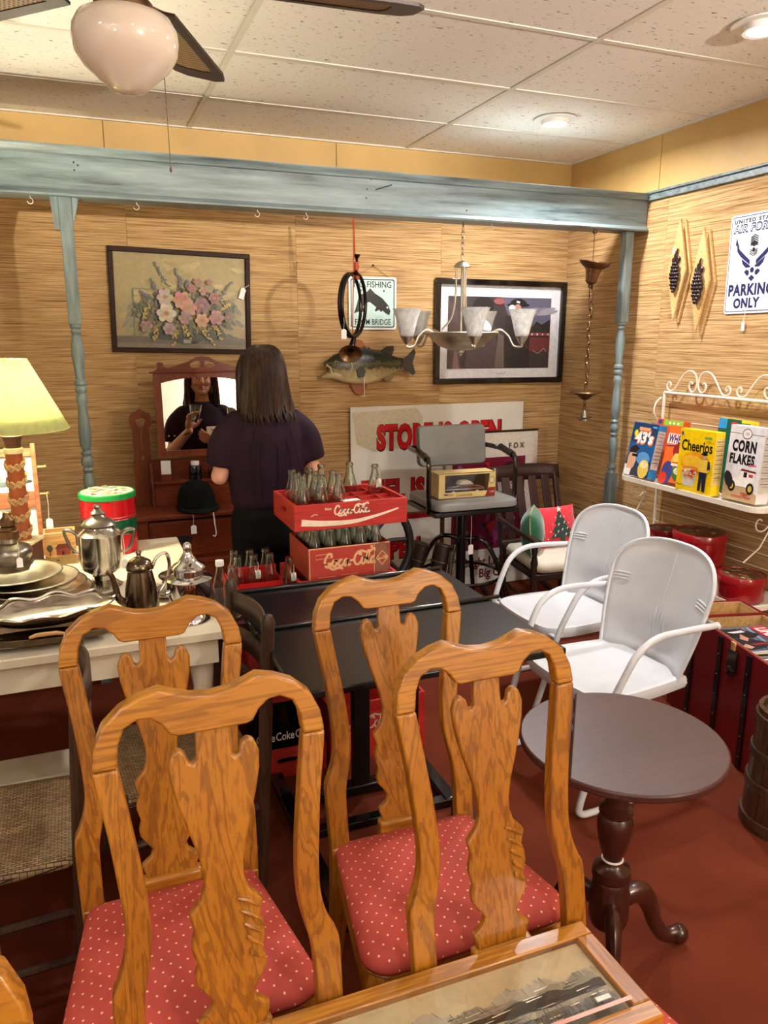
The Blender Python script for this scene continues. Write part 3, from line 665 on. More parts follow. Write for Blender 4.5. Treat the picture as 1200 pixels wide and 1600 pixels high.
# ---------------------------------------------------------------- white metal shellback armchairs
def shell_chair(name, label):
    t = thing(name, label, 'chair', group='white metal lawn chairs')
    def hw(v):
        a = 0.205+0.045*math.sin(min(1, v/0.75)*PI/2)
        if v > 0.66: q = min(1, (v-0.66)/0.34); a *= max(0.0, 1-q**2.7)**(1/2.7)
        return max(a, 0.004)
    def back(u, v):
        v = 1-(1-v)**1.7
        x = (2*u-1)*hw(v); z = 0.405+0.445*v
        y = 0.20+0.155*v-0.035*(v*v)*0.4-0.06*(x/0.25)**2+0.03*math.exp(-((v-0.12)/0.15)**2)*(1-(2*u-1)**2)
        return (x, y, z)
    MB().grid(back, 20, 26).build('back_shell', 'white_enamel', t, solid=0.006, ang=60)
    e = MB(); L = [back(0, k/40) for k in range(41)]+[back(1, 1-k/40) for k in range(1, 41)]
    e.tube(L, 0.008, 8); e.build('rolled_rim', 'white_enamel', t)
    def rib(name, pts, r=0.0035):
        m_ = MB(); m_.tube([(x, y-0.0035, z) for x, y, z in (back(u, v) for u, v in pts)], [r*0.3]+[r]*(len(pts)-2)+[r*0.3], 6); m_.build(name, 'white_enamel', t)
    rib('embossed_rib', [(0.5, 0.17+0.60*k/10) for k in range(11)])
    for d, v0, v1 in ((0.035, 0.12, 0.30), (0.07, 0.10, 0.24)):
        for s in (-1, 1): rib('embossed_rib', [(0.5+s*d, v0+(v1-v0)*k/6) for k in range(7)])
    for s in (0, 1):
        for k in range(3):
            vv = 0.40+0.024*k; rib('embossed_rib', [(abs(s-0.02), vv), (abs(s-0.07), vv+0.005), (abs(s-0.13), vv+0.008), (abs(s-0.16), vv+0.008)], 0.0045)
    out = [(0.205, 0.21), (0.225, 0.05), (0.23, -0.10), (0.205, -0.19), (0.14, -0.222), (0, -0.232)]
    out = spline(out, 4); oo = out+[(-x, y) for x, y in out[::-1][1:]]
    rings = []
    for f_, z in ((0.90, 0.377), (0.985, 0.372), (1.0, 0.384), (1.0, 0.402), (0.985, 0.414), (0.95, 0.416), (0.85, 0.410), (0.6, 0.400), (0.3, 0.395)): rings.append([(x*f_, y*f_, z) for x, y in oo])
    MB().loft(rings).build('seat_pan', 'white_enamel', t, ang=50)
    for s in (-1, 1):
        path = [(s*0.262, 0.27, 0.622), (s*0.275, 0.10, 0.632), (s*0.275, -0.02, 0.628), (s*0.272, -0.10, 0.585), (s*0.265, -0.15, 0.50), (s*0.255, -0.19, 0.40), (s*0.25, -0.245, 0.2), (s*0.25, -0.29, 0.06), (s*0.25, -0.285, 0.022), (s*0.25, -0.23, 0.012), (s*0.25, 0.0, 0.012), (s*0.25, 0.24, 0.012)]
        MB().tube(spline(path, 6), 0.0125, 12).build('arm_tube', 'white_enamel', t)
        MB().lathe([(0.0, 0.006), (0.007, 0.004), (0.009, 0.0), (0.009, -0.02)], 10, TR(s*0.276, 0.262, 0.622, 0, s*PI/2, 0)).build('bolt', 'white_enamel', t)
        MB().tube([(s*0.262, 0.262, 0.622), (s*0.225, 0.265, 0.625)], 0.008, 8).build('bracket', 'white_enamel', t)
        MB().tube([(s*0.258, -0.175, 0.40), (s*0.21, -0.16, 0.388)], 0.008, 8).build('bracket', 'white_enamel', t)
        MB().tube([(s*0.2, -0.15, 0.377), (s*0.2, 0.12, 0.372), (s*0.2, 0.21, 0.39)], 0.008, 8).build('under_brace', 'white_enamel', t)
    MB().tube([(-0.25, 0.24, 0.012), (0.25, 0.24, 0.012)], 0.0125, 12).build('floor_tube', 'white_enamel', t)
    MB().tube([(-0.256, -0.19, 0.385), (0.256, -0.19, 0.385)], 0.010, 10).build('cross_tube', 'white_enamel', t)
    return t
s2 = shell_chair('shellback_chair', 'white metal shellback armchair nearest the round table'); s2.location = (1.755, 2.18, 0); s2.rotation_euler = (0, 0, -PI/2+0.06)
s1 = dup(s2, (1.965, 2.775, 0), -PI/2+0.02, 'white metal shellback armchair nearest the rocking chair')

# ---------------------------------------------------------------- round pedestal table
t = thing('pedestal_table', 'round dark wood pedestal table with split top and tripod base', 'table', (1.165, 1.362, 0))
Rr = 0.246; nrm = math.atan2(0.604, -0.797); off = 0.118; al = math.acos(off/Rr)
for sgn in (0, 1):
    if sgn == 0: an = [nrm-al+0.003+(2*al-0.006)*k/20 for k in range(21)]
    else: an = [nrm+al+0.003+(2*PI-2*al-0.006)*k/40 for k in range(41)]
    MB().prism([(Rr*math.cos(q), Rr*math.sin(q)) for q in an], 0.02, None, 0.645).build('top_board', 'table_maroon', t, bevel=0.005, seg=3, ang=40)
MB().bx(-0.02, 0.02, -0.17, 0.17, 0.62, 0.645, TR(0, 0, 0, 0, 0, -0.6)).build('batten', 'walnut', t, ang=None)
MB().bx(-0.07, 0.07, -0.07, 0.07, 0.60, 0.622).build('tilt_block', 'walnut', t, bevel=0.004, ang=None)
MB().lathe([(0.026, 0.60), (0.027, 0.50), (0.030, 0.485), (0.042, 0.475), (0.042, 0.462), (0.036, 0.455), (0.044, 0.44), (0.044, 0.41), (0.032, 0.355), (0.024, 0.335), (0.024, 0.322), (0.03, 0.312), (0.047, 0.302), (0.049, 0.282), (0.042, 0.272), (0.046, 0.262), (0.046, 0.245), (0.050, 0.235), (0.050, 0.16), (0.044, 0.14), (0.0, 0.13)], 28).build('column', 'walnut', t, ang=35)
MB().lathe([(0.0255, 0.325), (0.028, 0.328), (0.0255, 0.331)], 20).build('white_cord', 'string', t)
for k in range(3):
    a = math.radians(-2+120*k)
    c = MB(); pts = [(0.04, 0, 0.20), (0.09, 0, 0.205), (0.125, 0, 0.165), (0.15, 0, 0.10), (0.185, 0, 0.045), (0.225, 0, 0.035), (0.245, 0, 0.036)]
    rr = [q[0] for q in spline([(0.026,), (0.026,), (0.023,), (0.019,), (0.017,), (0.022,), (0.018,)], 5)]
    c.tube(spline(pts, 5), rr, 12, M=TR(0, 0, 0, 0, 0, a), sx=1.15, sy=0.8, upv=(0, 0, 1)); c.ball(0.238, 0, 0.03, 0.026, 0.024, 0.028, M=TR(0, 0, 0, 0, 0, a))
    c.build('tripod_leg', 'walnut', t)

# ---------------------------------------------------------------- rocking chair with cushions
t = thing('rocking_chair', 'dark wood rocking chair in the corner behind the white chairs', 'chair', (2.45, 3.56, 0), -0.04)
for s in (-1, 1):
    MB().bar([(s*0.20, 0.20, 0.04), (s*0.20, 0.22, 0.40), (s*0.205, 0.30, 0.65), (s*0.21, 0.37, 0.86)], [0.03, 0.034, 0.032, 0.028], 0.028, (0, 1, 0)).build('back_post', 'rocker_wood', t, bevel=0.004)
    MB().lathe([(0.014, 0.05), (0.018, 0.12), (0.014, 0.2), (0.02, 0.3), (0.015, 0.36), (0.021, 0.43), (0.013, 0.47), (0.019, 0.52), (0.014, 0.545)], 12, TR(s*0.235, -0.20, 0)).build('front_post', 'rocker_wood', t)
    MB().bar(spline([(s*0.21, 0.27, 0.575), (s*0.235, 0.05, 0.565), (s*0.24, -0.2, 0.558), (s*0.24, -0.26, 0.55)], 4), [0.03]*8+[0.045]*5, 0.022, (0, 0, 1)).build('arm', 'rocker_wood', t, bevel=0.006)
    MB().bar(spline([(s*0.235, -0.40, 0.075), (s*0.235, -0.2, 0.035), (s*0.23, 0.0, 0.018), (s*0.22, 0.2, 0.03), (s*0.21, 0.46, 0.09)], 5), 0.028, 0.03, (0, 0, 1)).build('rocker', 'rocker_wood', t, bevel=0.004)
    MB().tube([(s*0.235, -0.2, 0.2), (s*0.2, 0.2, 0.2)], 0.011, 8).build('rung', 'rocker_wood', t)
MB().grid(lambda u, v: ((u-0.5)*0.46, 0.345-0.01+0.025*math.sin(PI*u)+0.02*v, 0.775+0.085*v+0.012*math.sin(PI*u)*v), 10, 2).build('crest_slat', 'rocker_wood', t, solid=0.018)
for k in range(4):
    x = -0.135+0.09*k; MB().bar([(x, 0.225, 0.42), (x, 0.28, 0.60), (x, 0.348, 0.80)], 0.052, 0.012, (0, 1, 0)).build('back_slat', 'rocker_wood', t, bevel=0.002)
MB().bx(-0.22, 0.22, 0.2, 0.235, 0.40, 0.45).build('lower_rail', 'rocker_wood', t, bevel=0.003)
MB().prism([(-0.235, -0.22), (0.235, -0.22), (0.20, 0.21), (-0.20, 0.21)], 0.04, None, 0.33).build('seat_frame', 'rocker_wood', t, bevel=0.005)
MB().tube([(-0.235, -0.2, 0.17), (0.235, -0.2, 0.17)], 0.012, 8).build('rung', 'rocker_wood', t)
plain('cushion_cream', rgb(206, 198, 182), 0.8, var=0.12, nscale=6, bmp=0.4); plain('green_velvet', rgb(10, 96, 66), 0.7, var=0.2, nscale=7, sheen=0.5); plain('red_felt', rgb(200, 24, 44), 0.8, var=0.1, sheen=0.4); plain('tree_felt', rgb(14, 44, 30), 0.9, var=0.2, sheen=0.3); plain('gold_braid', rgb(176, 168, 118), 0.5); plain('white_felt', rgb(236, 232, 222), 0.8, var=0.04)
def pillow(mb, w, h, d, M=None, k=2.6, n=16):
    def f(sg): 
        def g(u, v):
            x, y = 2*u-1, 2*v-1
            th = d/2*max(0.0, (1-abs(x)**k))**0.55*max(0.0, (1-abs(y)**k))**0.55
            pin = 1-0.06*(1-abs(x)**2)*abs(y)**2; pin2 = 1-0.06*(1-abs(y)**2)*abs(x)**2
            return (x*w/2*pin2, y*h/2*pin, sg*th)
        return g
    mb.grid(f(1), n, n, M); mb.grid(f(-1), n, n, M); return mb
cu = MB(); rings = []
for ins, z in ((0.02, 0.372), (-0.005, 0.385), (-0.012, 0.41), (0.0, 0.435), (0.04, 0.447), (0.1, 0.452), (0.15, 0.453)): rings.append([(x, y+0.19, z) for x, y in rtrap(0.39, 0.46, 0.43, 0.07, ins)])
o = cu.loft(rings).build('seat_cushion', 'cushion_cream', ang=70); tag(o, 'cream quilted seat cushion on the rocking chair', 'cushion'); o.location = (2.45, 3.56, 0.0); o.rotation_euler = (0, 0, -0.04)
# green pillow (edge-on, braid edge), red pillow with tree
t = thing('green_pillow', 'green pillow with gold braid edging beside the red pillow', 'pillow', (2.29, 3.53, 0.565), rot=(math.radians(86), 0, math.radians(52)))
o = pillow(MB(), 0.25, 0.25, 0.13).build('cover', 'green_velvet', t, ang=80)
MB().tube([(math.copysign(1, 1)*x, y, 0) for x, y in [(0.118*math.cos(q)*(1/max(abs(math.cos(q)), abs(math.sin(q)))), 0.118*math.sin(q)*(1/max(abs(math.cos(q)), abs(math.sin(q))))) for q in [2*PI*k/32 for k in range(32)]]], 0.004, 6, closed=True).build('braid', 'gold_braid', t)
P = Paint(0.0002); P.ell(0.05, -0.06, 0.03, 0.036, rgb(198, 30, 44)); P.ell(0.05, -0.045, 0.022, 0.02, rgb(240, 214, 186)); P.ell(0.05, -0.062, 0.024, 0.02, rgb(244, 240, 232)); P.ell(0.05, -0.02, 0.022, 0.01, rgb(244, 240, 232))
P.build('applique', 'print_matte', t, TR(0, 0, 0.064))
t = thing('red_pillow', 'red pillow with green christmas tree applique on the rocking chair', 'pillow', (2.47, 3.58, 0.56), rot=(math.radians(70), 0.0, math.radians(2)))
pillow(MB(), 0.30, 0.24, 0.10).build('cover', 'red_felt', t, ang=80)
tm = MB(); half = [(0, 0.088), (0.022, 0.05), (0.016, 0.05), (0.045, 0.012), (0.03, 0.012), (0.065, -0.03), (0.045, -0.032), (0.088, -0.07), (0.014, -0.064), (0.014, -0.09), (0, -0.09)]
tm.prism(half+[(-x, y) for x, y in half[::-1]], 0.008, TR(0.01, 0, 0.043)); tr_ = tm.build('tree_applique', 'tree_felt', t, bevel=0.002, ang=None)
st = [(0.018*(1 if k % 2 == 0 else 0.4)*math.sin(PI*k/5), 0.018*(1 if k % 2 == 0 else 0.4)*math.cos(PI*k/5)) for k in range(10)]
MB().prism(st, 0.005, TR(0.01, 0.094, 0.045)).build('star', 'white_felt', t, ang=None)
for k, (x, y) in enumerate([(0.0, 0.045), (0.02, 0.01), (-0.02, 0.0), (0.035, -0.025), (-0.03, -0.04), (0.0, -0.03), (0.05, -0.055), (-0.055, -0.06), (0.02, -0.058)]):
    MB().tube([(x+0.01, y, 0.053), (x+0.01, y+0.01, 0.054), (x+0.015, y+0.013, 0.054), (x+0.018, y+0.009, 0.053)], 0.0018, 5).build('candy_cane', 'white_felt', t)
for x, y in [(0.04, 0.05), (0.065, 0.012), (0.085, -0.03), (0.11, -0.07), (-0.02, 0.05), (-0.045, 0.012), (-0.065, -0.03), (-0.09, -0.07)]: MB().ball(x, y, 0.046, 0.0035, seg=8, rings=5).build('bead', 'white_felt', t)
# ---------------------------------------------------------------- black drafting tables
def draft_table(name, label, x0, x1, y0, y1, z, lipx0, lipx1):
    t = thing(name, label, 'table', ((x0+x1)/2, (y0+y1)/2, 0), group='black drafting tables')
    cx, cy = (x0+x1)/2, (y0+y1)/2
    MB().bx(x0-cx, x1-cx, y0-cy, y1-cy, z-0.022, z).build('table_top', 'black_laminate', t, bevel=0.005, ang=40)
    MB().bx(lipx0-cx, lipx1-cx, y1-cy-0.014, y1-cy, z, z+0.013).build('pencil_ledge', 'black_gloss', t, bevel=0.004, ang=40)
    MB().bx(-0.03, 0.03, -0.02, 0.02, 0.04, z-0.06).build('column', 'black_metal', t, bevel=0.003, ang=40)
    MB().bx(-0.022, 0.022, -0.015, 0.015, z-0.12, z-0.03).build('sleeve', 'black_gloss', t, bevel=0.002, ang=40)
    MB().bx(-0.22, 0.22, -0.02, 0.02, z-0.055, z-0.023).build('cross_arm', 'black_metal', t, bevel=0.003, ang=40)
    MB().lathe([(0.0, 0.0), (0.014, 0.003), (0.014, 0.03), (0.0, 0.033)], 12, TR(0, -0.02, z-0.15, PI/2, 0, 0)).build('clamp_knob', 'black_gloss', t)
    for s in (-1, 1):
        MB().bx(s*0.27-0.024, s*0.27+0.024, -0.20, 0.18, 0.0, 0.036).build('side_rail', 'black_gloss', t, bevel=0.004, ang=40)
    MB().bx(-0.25, 0.25, -0.026, 0.026, 0.006, 0.042).build('base_rail', 'black_metal', t, bevel=0.003, ang=40)
    for k in range(4): MB().bx(-0.24, 0.24, -0.021+0.012*k, -0.015+0.012*k, 0.042, 0.046).build('rail_rib', 'black_gloss', t, ang=None)
    MB().bx(-0.27, 0.27, -0.205, -0.165, 0.002, 0.03).build('front_rail', 'black_gloss', t, bevel=0.003, ang=40)
    return t
draft_table('drafting_table', 'black drafting table behind, with ledge in front of the soda crates', 0.435, 1.242, 2.155, 2.535, 0.750, 0.435, 1.235)
draft_table('drafting_table', 'black drafting table in front, beside the white metal chairs', 0.440, 1.235, 1.70, 2.15, 0.755, 0.455, 1.27)
# storage bench and spare crate hidden behind the tables carry the soda crates
t = thing('storage_bench', 'low dark bench behind the black tables carrying soda bottles', 'bench', (0.76, 2.80, 0))
MB().bx(-0.40, 0.40, -0.22, 0.22, 0.595, 0.62).build('bench_top', 'rocker_wood', t, bevel=0.003, ang=40)
for sx in (-1, 1):
    for sy in (-1, 1): MB().bx(sx*0.37-0.02, sx*0.37+0.02, sy*0.19-0.02, sy*0.19+0.02, 0, 0.595).build('leg', 'rocker_wood', t, ang=None)
# ---------------------------------------------------------------- soda bottles
def bottle_mesh(name, mat, hollow=True):
    o = [(0.0, 0.003), (0.022, 0.0), (0.0275, 0.004), (0.029, 0.02), (0.0285, 0.04), (0.026, 0.058), (0.0265, 0.072), (0.0295, 0.09), (0.0285, 0.105), (0.022, 0.13), (0.016, 0.152), (0.0135, 0.168), (0.013, 0.178), (0.0155, 0.181), (0.0155, 0.186), (0.0135, 0.188), (0.0135, 0.192)]
    i = [(0.0105, 0.192), (0.0105, 0.17), (0.013, 0.152), (0.019, 0.129), (0.0255, 0.104), (0.0265, 0.09), (0.0235, 0.072), (0.023, 0.058), (0.0255, 0.04), (0.026, 0.02), (0.023, 0.010), (0.0, 0.011)]
    b_ = MB().lathe(o+i, 18).build(name, mat, ang=50)
    return b_
BOT = bottle_mesh('soda_bottle', 'bottle_glass'); BOTUSED = [False]
plain('bottle_white', rgb(232, 230, 224), 0.5, var=0.03); plain('coke_red', rgb(176, 20, 22), 0.45, var=0.12, nscale=8)
def bottle(x, y, z, label, group, mark=None, cap=False, rz=0.0, tagd=False):
    if not BOTUSED[0]: o = BOT; BOTUSED[0] = True
    else: o = BOT.copy(); COL.objects.link(o)
    o.location = (x, y, z); o.rotation_euler = (0, 0, rz)
    tag(o, label, 'bottle', group)
    if mark:
        band = MB(); band.lathe([(0.0305, 0.083), (0.0306, 0.097)], 10, None, -PI/2-0.6, -PI/2+0.6)
        band.build('painted_band', mark, o, ang=60)
    if cap: MB().lathe([(0.0155, 0.176), (0.0162, 0.181), (0.0155, 0.196), (0.0, 0.197)], 14).build('cap', 'bottle_white', o)
    if tagd:
        price_tag(o, (0.012, -0.0165, 0.165), 0, 0.03, (0.02, 0.034))
    return o
# ---- wooden crate with printed side
wood('crate_red', rgb(120, 14, 12), rgb(176, 26, 20), rgb(196, 40, 28), 'x', 0.8, 0.5, rings=False); wood('crate_red_y', rgb(120, 18, 14), rgb(168, 34, 24), rgb(190, 50, 36), 'y', 0.8, 0.5, rings=False)
def slot_board(w, h, th, sw, sh, M, name, mat, parent):
    """end board with a rounded hand hole"""
    n = 24; inn = []; out = []
    for k in range(n):
        a = 2*PI*k/n; c, s_ = math.cos(a), math.sin(a)
        q = 1/max(abs(c), abs(s_)); out.append((w/2*c*q if abs(c) >= abs(s_) else w/2*c*q, h/2*s_*q))
        inn.append((sw/2*math.copysign(abs(c)**0.5, c), sh/2*math.copysign(abs(s_)**0.7, s_)+h*0.08))
    m_ = MB(); m_.ringprism(out, inn, th, M); return m_.build(name, mat, parent, bevel=0.0015, seg=1, ang=35)
def soda_crate(label, x, y, z, w, d, h, rz=0, front=True, nx=6, ny=4, div=True):
    t = thing('soda_crate', label, 'crate', (x, y, z), rz)
    th = 0.011
    MB().bx(-w/2, w/2, -d/2, -d/2+th, 0.0, h).build('side_board', 'crate_red', t, bevel=0.0015, seg=1, ang=None)
    MB().bx(-w/2, w/2, d/2-th, d/2, 0.0, h).build('side_board', 'crate_red', t, bevel=0.0015, seg=1, ang=None)
    for s in (-1, 1):
        slot_board(d-2*th-0.001, h, 0.014, 0.085, 0.022, Matrix(((0, 0, s, s*(w/2-0.014)), (s*1, 0, 0, 0), (0, 1, 0, h/2), (0, 0, 0, 1))), 'end_board', 'crate_red_y', t)
    for k in range(3): MB().bx(-w/2+0.015, w/2-0.015, -d/2+th+0.002+k*(d-2*th)/3, -d/2+th-0.004+(k+1)*(d-2*th)/3, 0.0, 0.007).build('bottom_slat', 'crate_red', t, ang=None)
    if div:
        for k in range(1, nx): MB().bx(-w/2+k*w/nx-0.002, -w/2+k*w/nx+0.002, -d/2+th, d/2-th, 0.008, h-0.012).build('divider', 'crate_red_y', t, ang=None)
        for k in range(1, ny):
            yy = -d/2+th+k*(d-2*th)/ny; MB().bx(-w/2+0.015, w/2-0.015, yy-0.002, yy+0.002, 0.009, h-0.013).build('divider', 'crate_red', t, ang=None)
    if front:
        P = Paint(0.0001); W_ = rgb(238, 222, 198)
        top = [(-w*0.44, -h*0.16), (-w*0.25, -h*0.26), (0.0, -h*0.28), (w*0.2, -h*0.14), (w*0.42, h*0.10)]
        P.stroke(spline(top, 8), [0.026+(0.006-0.026)*k/32 for k in range(33)], W_)
        coke(P, w*0.0, h*0.2, 0.034, W_, 0.24); P.text('Enjoy', -w*0.21, h*0.3, 0.012, W_, 1.0, 0.02)
        P.stroke([(-w*0.36, h*0.05), (-w*0.33, h*0.12), (-w*0.3, h*0.1)], 0.003, W_)
        P.build('painted_lettering', 'print_matte', t, Matrix(((1, 0, 0, 0), (0, 0, -1, -d/2-0.0004), (0, 1, 0, h/2), (0, 0, 0, 1))))
    return t
YC = 2.645
# upper wooden crate with loose bottles
CZ = 0.918
t = soda_crate('red wooden soda crate stacked on top, holding upright empty bottles', 0.922, YC+0.165, CZ, 0.45, 0.32, 0.098)
MB().prism([(0, 0), (0.07, 0.01), (0.066, 0.045), (-0.006, 0.034)], 0.0006, TR(-0.03, -0.155, 0.099, 0, 0, 0)).build('price_card', 'tag_card', t, ang=None)
bx = [-0.178+0.071*k for k in range(6)]; byy = [-0.115, -0.038, 0.038, 0.115]
spots = [(0, 1), (0, 0), (1, 0), (1, 1), (1, 2), (2, 1), (2, 0), (2, 2), (0, 3), (3, 3), (3, 1), (4, 3), (5, 2)]
lab = ['leftmost green soda bottle standing in the top wooden crate', 'front left corner green soda bottle in the top wooden crate']
for k, (i, j) in enumerate(((0, 1), (0, 0), (1, 0), (1, 1), (1, 2), (2, 0), (2, 1), (0, 2), (2, 3))):
    bottle(0.922+bx[i], YC+0.165+byy[j], CZ+0.0085, 'green glass soda bottle in the top crate, %s row, %s from the left' % (('front', 'second', 'third', 'back')[j], ('first', 'second', 'third')[i]), 'bottles clustered in the top crate', rz=k*0.7)
bottle(0.922+bx[4]-0.02, YC+0.165+byy[3], CZ+0.0085, 'lone green soda bottle standing at the back of the top crate', 'single bottles in the top crate')
bottle(0.922+bx[5]-0.01, YC+0.165+byy[2], CZ+0.0085, 'rightmost soda bottle in the top crate, with white price tag', 'single bottles in the top crate', tagd=True)
# lower printed cardboard case, standing on a spare crate
soda_crate('plain red crate under the cardboard soda case', 0.905, YC+0.145, 0.6205, 0.40, 0.28, 0.104, front=False, div=False)
plain('case_card', rgb(176, 66, 46), 0.7, var=0.12, nscale=7)
t = thing('soda_case', 'faded red cardboard soda case full of capped bottles', 'box', (0.911, YC+0.14, 0.7255))
W_, D_, H_ = 0.325, 0.27, 0.122
MB().bx(-W_/2, W_/2, -D_/2, -D_/2+0.004, 0, H_).build('front_panel', 'case_card', t, ang=None)
MB().bx(-W_/2, W_/2, D_/2-0.004, D_/2, 0, H_).build('back_panel', 'case_card', t, ang=None)
for s in (-1, 1): MB().bx(s*W_/2-0.002, s*W_/2+0.002, -D_/2, D_/2, 0, H_).build('side_panel', 'case_card', t, ang=None)
MB().bx(-W_/2, W_/2, -D_/2, D_/2, 0, 0.004).build('bottom_panel', 'case_card', t, ang=None)
P = Paint(0.0001); cr_ = rgb(226, 178, 128)
P.rect(-W_/2, -H_/2, W_/2, H_/2, rgb(178, 54, 40)); P.stroke([(-W_/2+0.003, -H_/2), (-W_/2+0.003, H_/2)], 0.003, cr_); P.stroke([(-W_/2, H_/2-0.002), (W_/2, H_/2-0.002)], 0.004, cr_)
coke(P, 0.005, 0.005, 0.052, cr_, 0.26); P.stroke([(-0.135, 0.035), (-0.07, 0.037), (-0.07, 0.02), (-0.135, 0.018)], 0.002, cr_, closed=True); P.rect(-0.09, -0.015, -0.075, 0.002, cr_); P.rect(-0.115, -0.008, -0.095, -0.002, rgb(140, 40, 34))
P.rect(W_/2-0.065, -H_/2, W_/2-0.062, H_/2, cr_); P.rect(W_/2-0.058, -H_/2+0.002, W_/2-0.004, H_/2-0.004, rgb(120, 60, 44)); P.poly([(W_/2-0.058, -H_/2+0.002), (W_/2-0.058, H_/2-0.01), (W_/2-0.044, H_/2), (W_/2-0.02, H_/2), (W_/2-0.006, 0.02), (W_/2-0.006, -H_/2+0.002)], rgb(140, 84, 62))
P.poly([(W_/2-0.031, 0.03), (W_/2-0.005, 0.0), (W_/2-0.031, -0.03), (W_/2-0.057, 0.0)], cr_); P.poly([(W_/2-0.031, 0.026), (W_/2-0.009, 0.0), (W_/2-0.031, -0.026), (W_/2-0.053, 0.0)], rgb(168, 74, 50)); coke(P, W_/2-0.031, 0.0, 0.011, cr_, 0.3)
P.ell(W_/2-0.075, H_/2-0.012, 0.006, 0.006, cr_); P.rect(-0.13, -H_/2+0.006, -0.06, -H_/2+0.009, rgb(206, 140, 100)); P.rect(-0.04, -H_/2+0.008, 0.03, -H_/2+0.011, rgb(206, 140, 100))
P.build('printed_face', 'print_matte', t, Matrix(((1, 0, 0, 0), (0, 0, -1, -D_/2-0.0004), (0, 1, 0, H_/2), (0, 0, 0, 1))))
k = 0
for j in range(3):
    for i in range(5):
        bottle(0.911-0.124+0.062*i, YC+0.14-0.085+0.085*j, 0.7300, ('red-labelled soda bottle in the cardboard case, front row, %s from the left' if j == 0 else 'soda bottle in the cardboard case, '+('', 'middle', 'back')[j]+' row, %s from the left') % ('first', 'second', 'third', 'fourth', 'fifth')[i], 'bottles in the cardboard case' if j == 0 else 'rear bottles in the cardboard case', 'coke_red' if j == 0 else None, rz=0.5*i-1)
# six-pack carrier with bottles at the left
plain('carrier_red', rgb(214, 30, 28), 0.4, var=0.08)
t = thing('bottle_carrier', 'bright red plastic bottle carrier behind the black table ledge', 'carrier', (0.565, 2.80, 0.6205))
MB().bx(-0.095, 0.095, -0.07, 0.07, 0, 0.004).build('base', 'carrier_red', t, ang=None)
for s in (-1, 1):
    MB().bx(-0.095, 0.095, s*0.07-0.002, s*0.07+0.002, 0.004, 0.095).build('long_wall', 'carrier_red', t, ang=None)
    MB().bx(s*0.095-0.002, s*0.095+0.002, -0.07, 0.07, 0.004, 0.105).build('end_wall', 'carrier_red', t, ang=None)
MB().bx(-0.093, 0.093, -0.002, 0.002, 0.004, 0.14).build('handle_wall', 'carrier_red', t, ang=None)
for i, x in enumerate((-0.062, 0.0, 0.062)):
    for j, y in enumerate((-0.036, 0.036)): bottle(0.565+x, 2.80+y, 0.6255, 'soda bottle in the red carrier, %s row, %s' % (('front', 'back')[j], ('left', 'middle', 'right')[i]), 'bottles in the red carrier', tagd=(i == 1 and j == 0))
bottle(0.432, 2.735, 0.6205, 'white-capped soda bottle left of the red carrier', 'loose bottles behind the ledge', cap=True)
bottle(0.462, 2.655, 0.6205, 'uncapped clear soda bottle in front of the capped one', 'loose bottles behind the ledge', tagd=False)
bottle(0.686, 2.70, 0.6205, 'soda bottle with white price tag beside the cardboard case', 'loose bottles behind the ledge', tagd=True)
# crates on the floor under the tables
soda_crate('red soda crate on the floor under the table, holding dark bottles', 0.62, 2.69, 0.0, 0.30, 0.30, 0.115, front=False, div=False, rz=PI/2)
soda_crate('red soda crate resting on the bottles under the table', 0.62, 2.69, 0.309, 0.30, 0.30, 0.10, front=False, div=False, rz=PI/2)
BOT2 = bottle_mesh('cola_bottle', 'dark_glass'); first = True
for i in range(3):
    for j in range(3):
        o = BOT2 if first else BOT2.copy()
        if not first: COL.objects.link(o)
        first = False; o.location = (0.545+0.075*i, 2.615+0.075*j, 0.1165-0.108); o.scale = (1.2, 1.2, 1.55)
        tag(o, 'dark soda bottle in the floor crate, %s row, %s' % (('front', 'middle', 'back')[j], ('left', 'centre', 'right')[i]), 'bottle', 'bottles in the floor crate')
        if j == 0:
            P = Paint(0.0001); P.text('Coke', 0, 0, 0.03, rgb(220, 220, 214), 0.9, 0.02); P.build('printed_lettering', 'print_matte', o, Matrix(((1, 0, 0, 0), (0, 0, -1, -0.0315), (0, 1, 0, 0.09), (0, 0, 0, 1))))
t = soda_crate('red crate with white script on the floor behind the table column', 0.99, 2.705, 0.0, 0.40, 0.30, 0.24, front=False, div=False)
P = Paint(0.0001); coke(P, -0.06, 0.03, 0.055, rgb(210, 190, 176), 0.16); P.build('painted_lettering', 'print_matte', t, Matrix(((1, 0, 0, 0), (0, 0, -1, -0.1504), (0, 1, 0, 0.12), (0, 0, 0, 1))))

# ---------------------------------------------------------------- cream table and the silver on it
TZ = 0.752
t = thing('cream_table', 'cream painted wooden table covered with silverware', 'table', (-0.42, 2.80, 0))
for k in range(5): MB().bx(-0.80, 0.775, -0.60+0.24*k+0.0008, -0.60+0.24*(k+1)-0.0008, TZ-0.028, TZ).build('top_plank', 'cream_paint', t, bevel=0.003, seg=1, ang=None)
MB().bx(-0.78, 0.755, -0.575, -0.55, TZ-0.11, TZ-0.0285).build('apron', 'cream_paint', t, ang=None)
MB().bx(-0.78, 0.755, 0.55, 0.575, TZ-0.11, TZ-0.0285).build('apron', 'cream_paint', t, ang=None)
for s in (-0.755, 0.735): MB().bx(s-0.0125, s+0.0125, -0.55, 0.55, TZ-0.11, TZ-0.0285).build('apron', 'cream_paint', t, ang=None)
for sx in (-0.73, 0.71):
    for sy in (-0.52, 0.52): MB().lathe([(0.02, 0), (0.026, 0.06), (0.02, 0.1), (0.032, 0.35), (0.03, 0.55), (0.036, 0.6), (0.036, TZ-0.03)], 12, TR(sx, sy, 0)).build('leg', 'cream_paint', t)
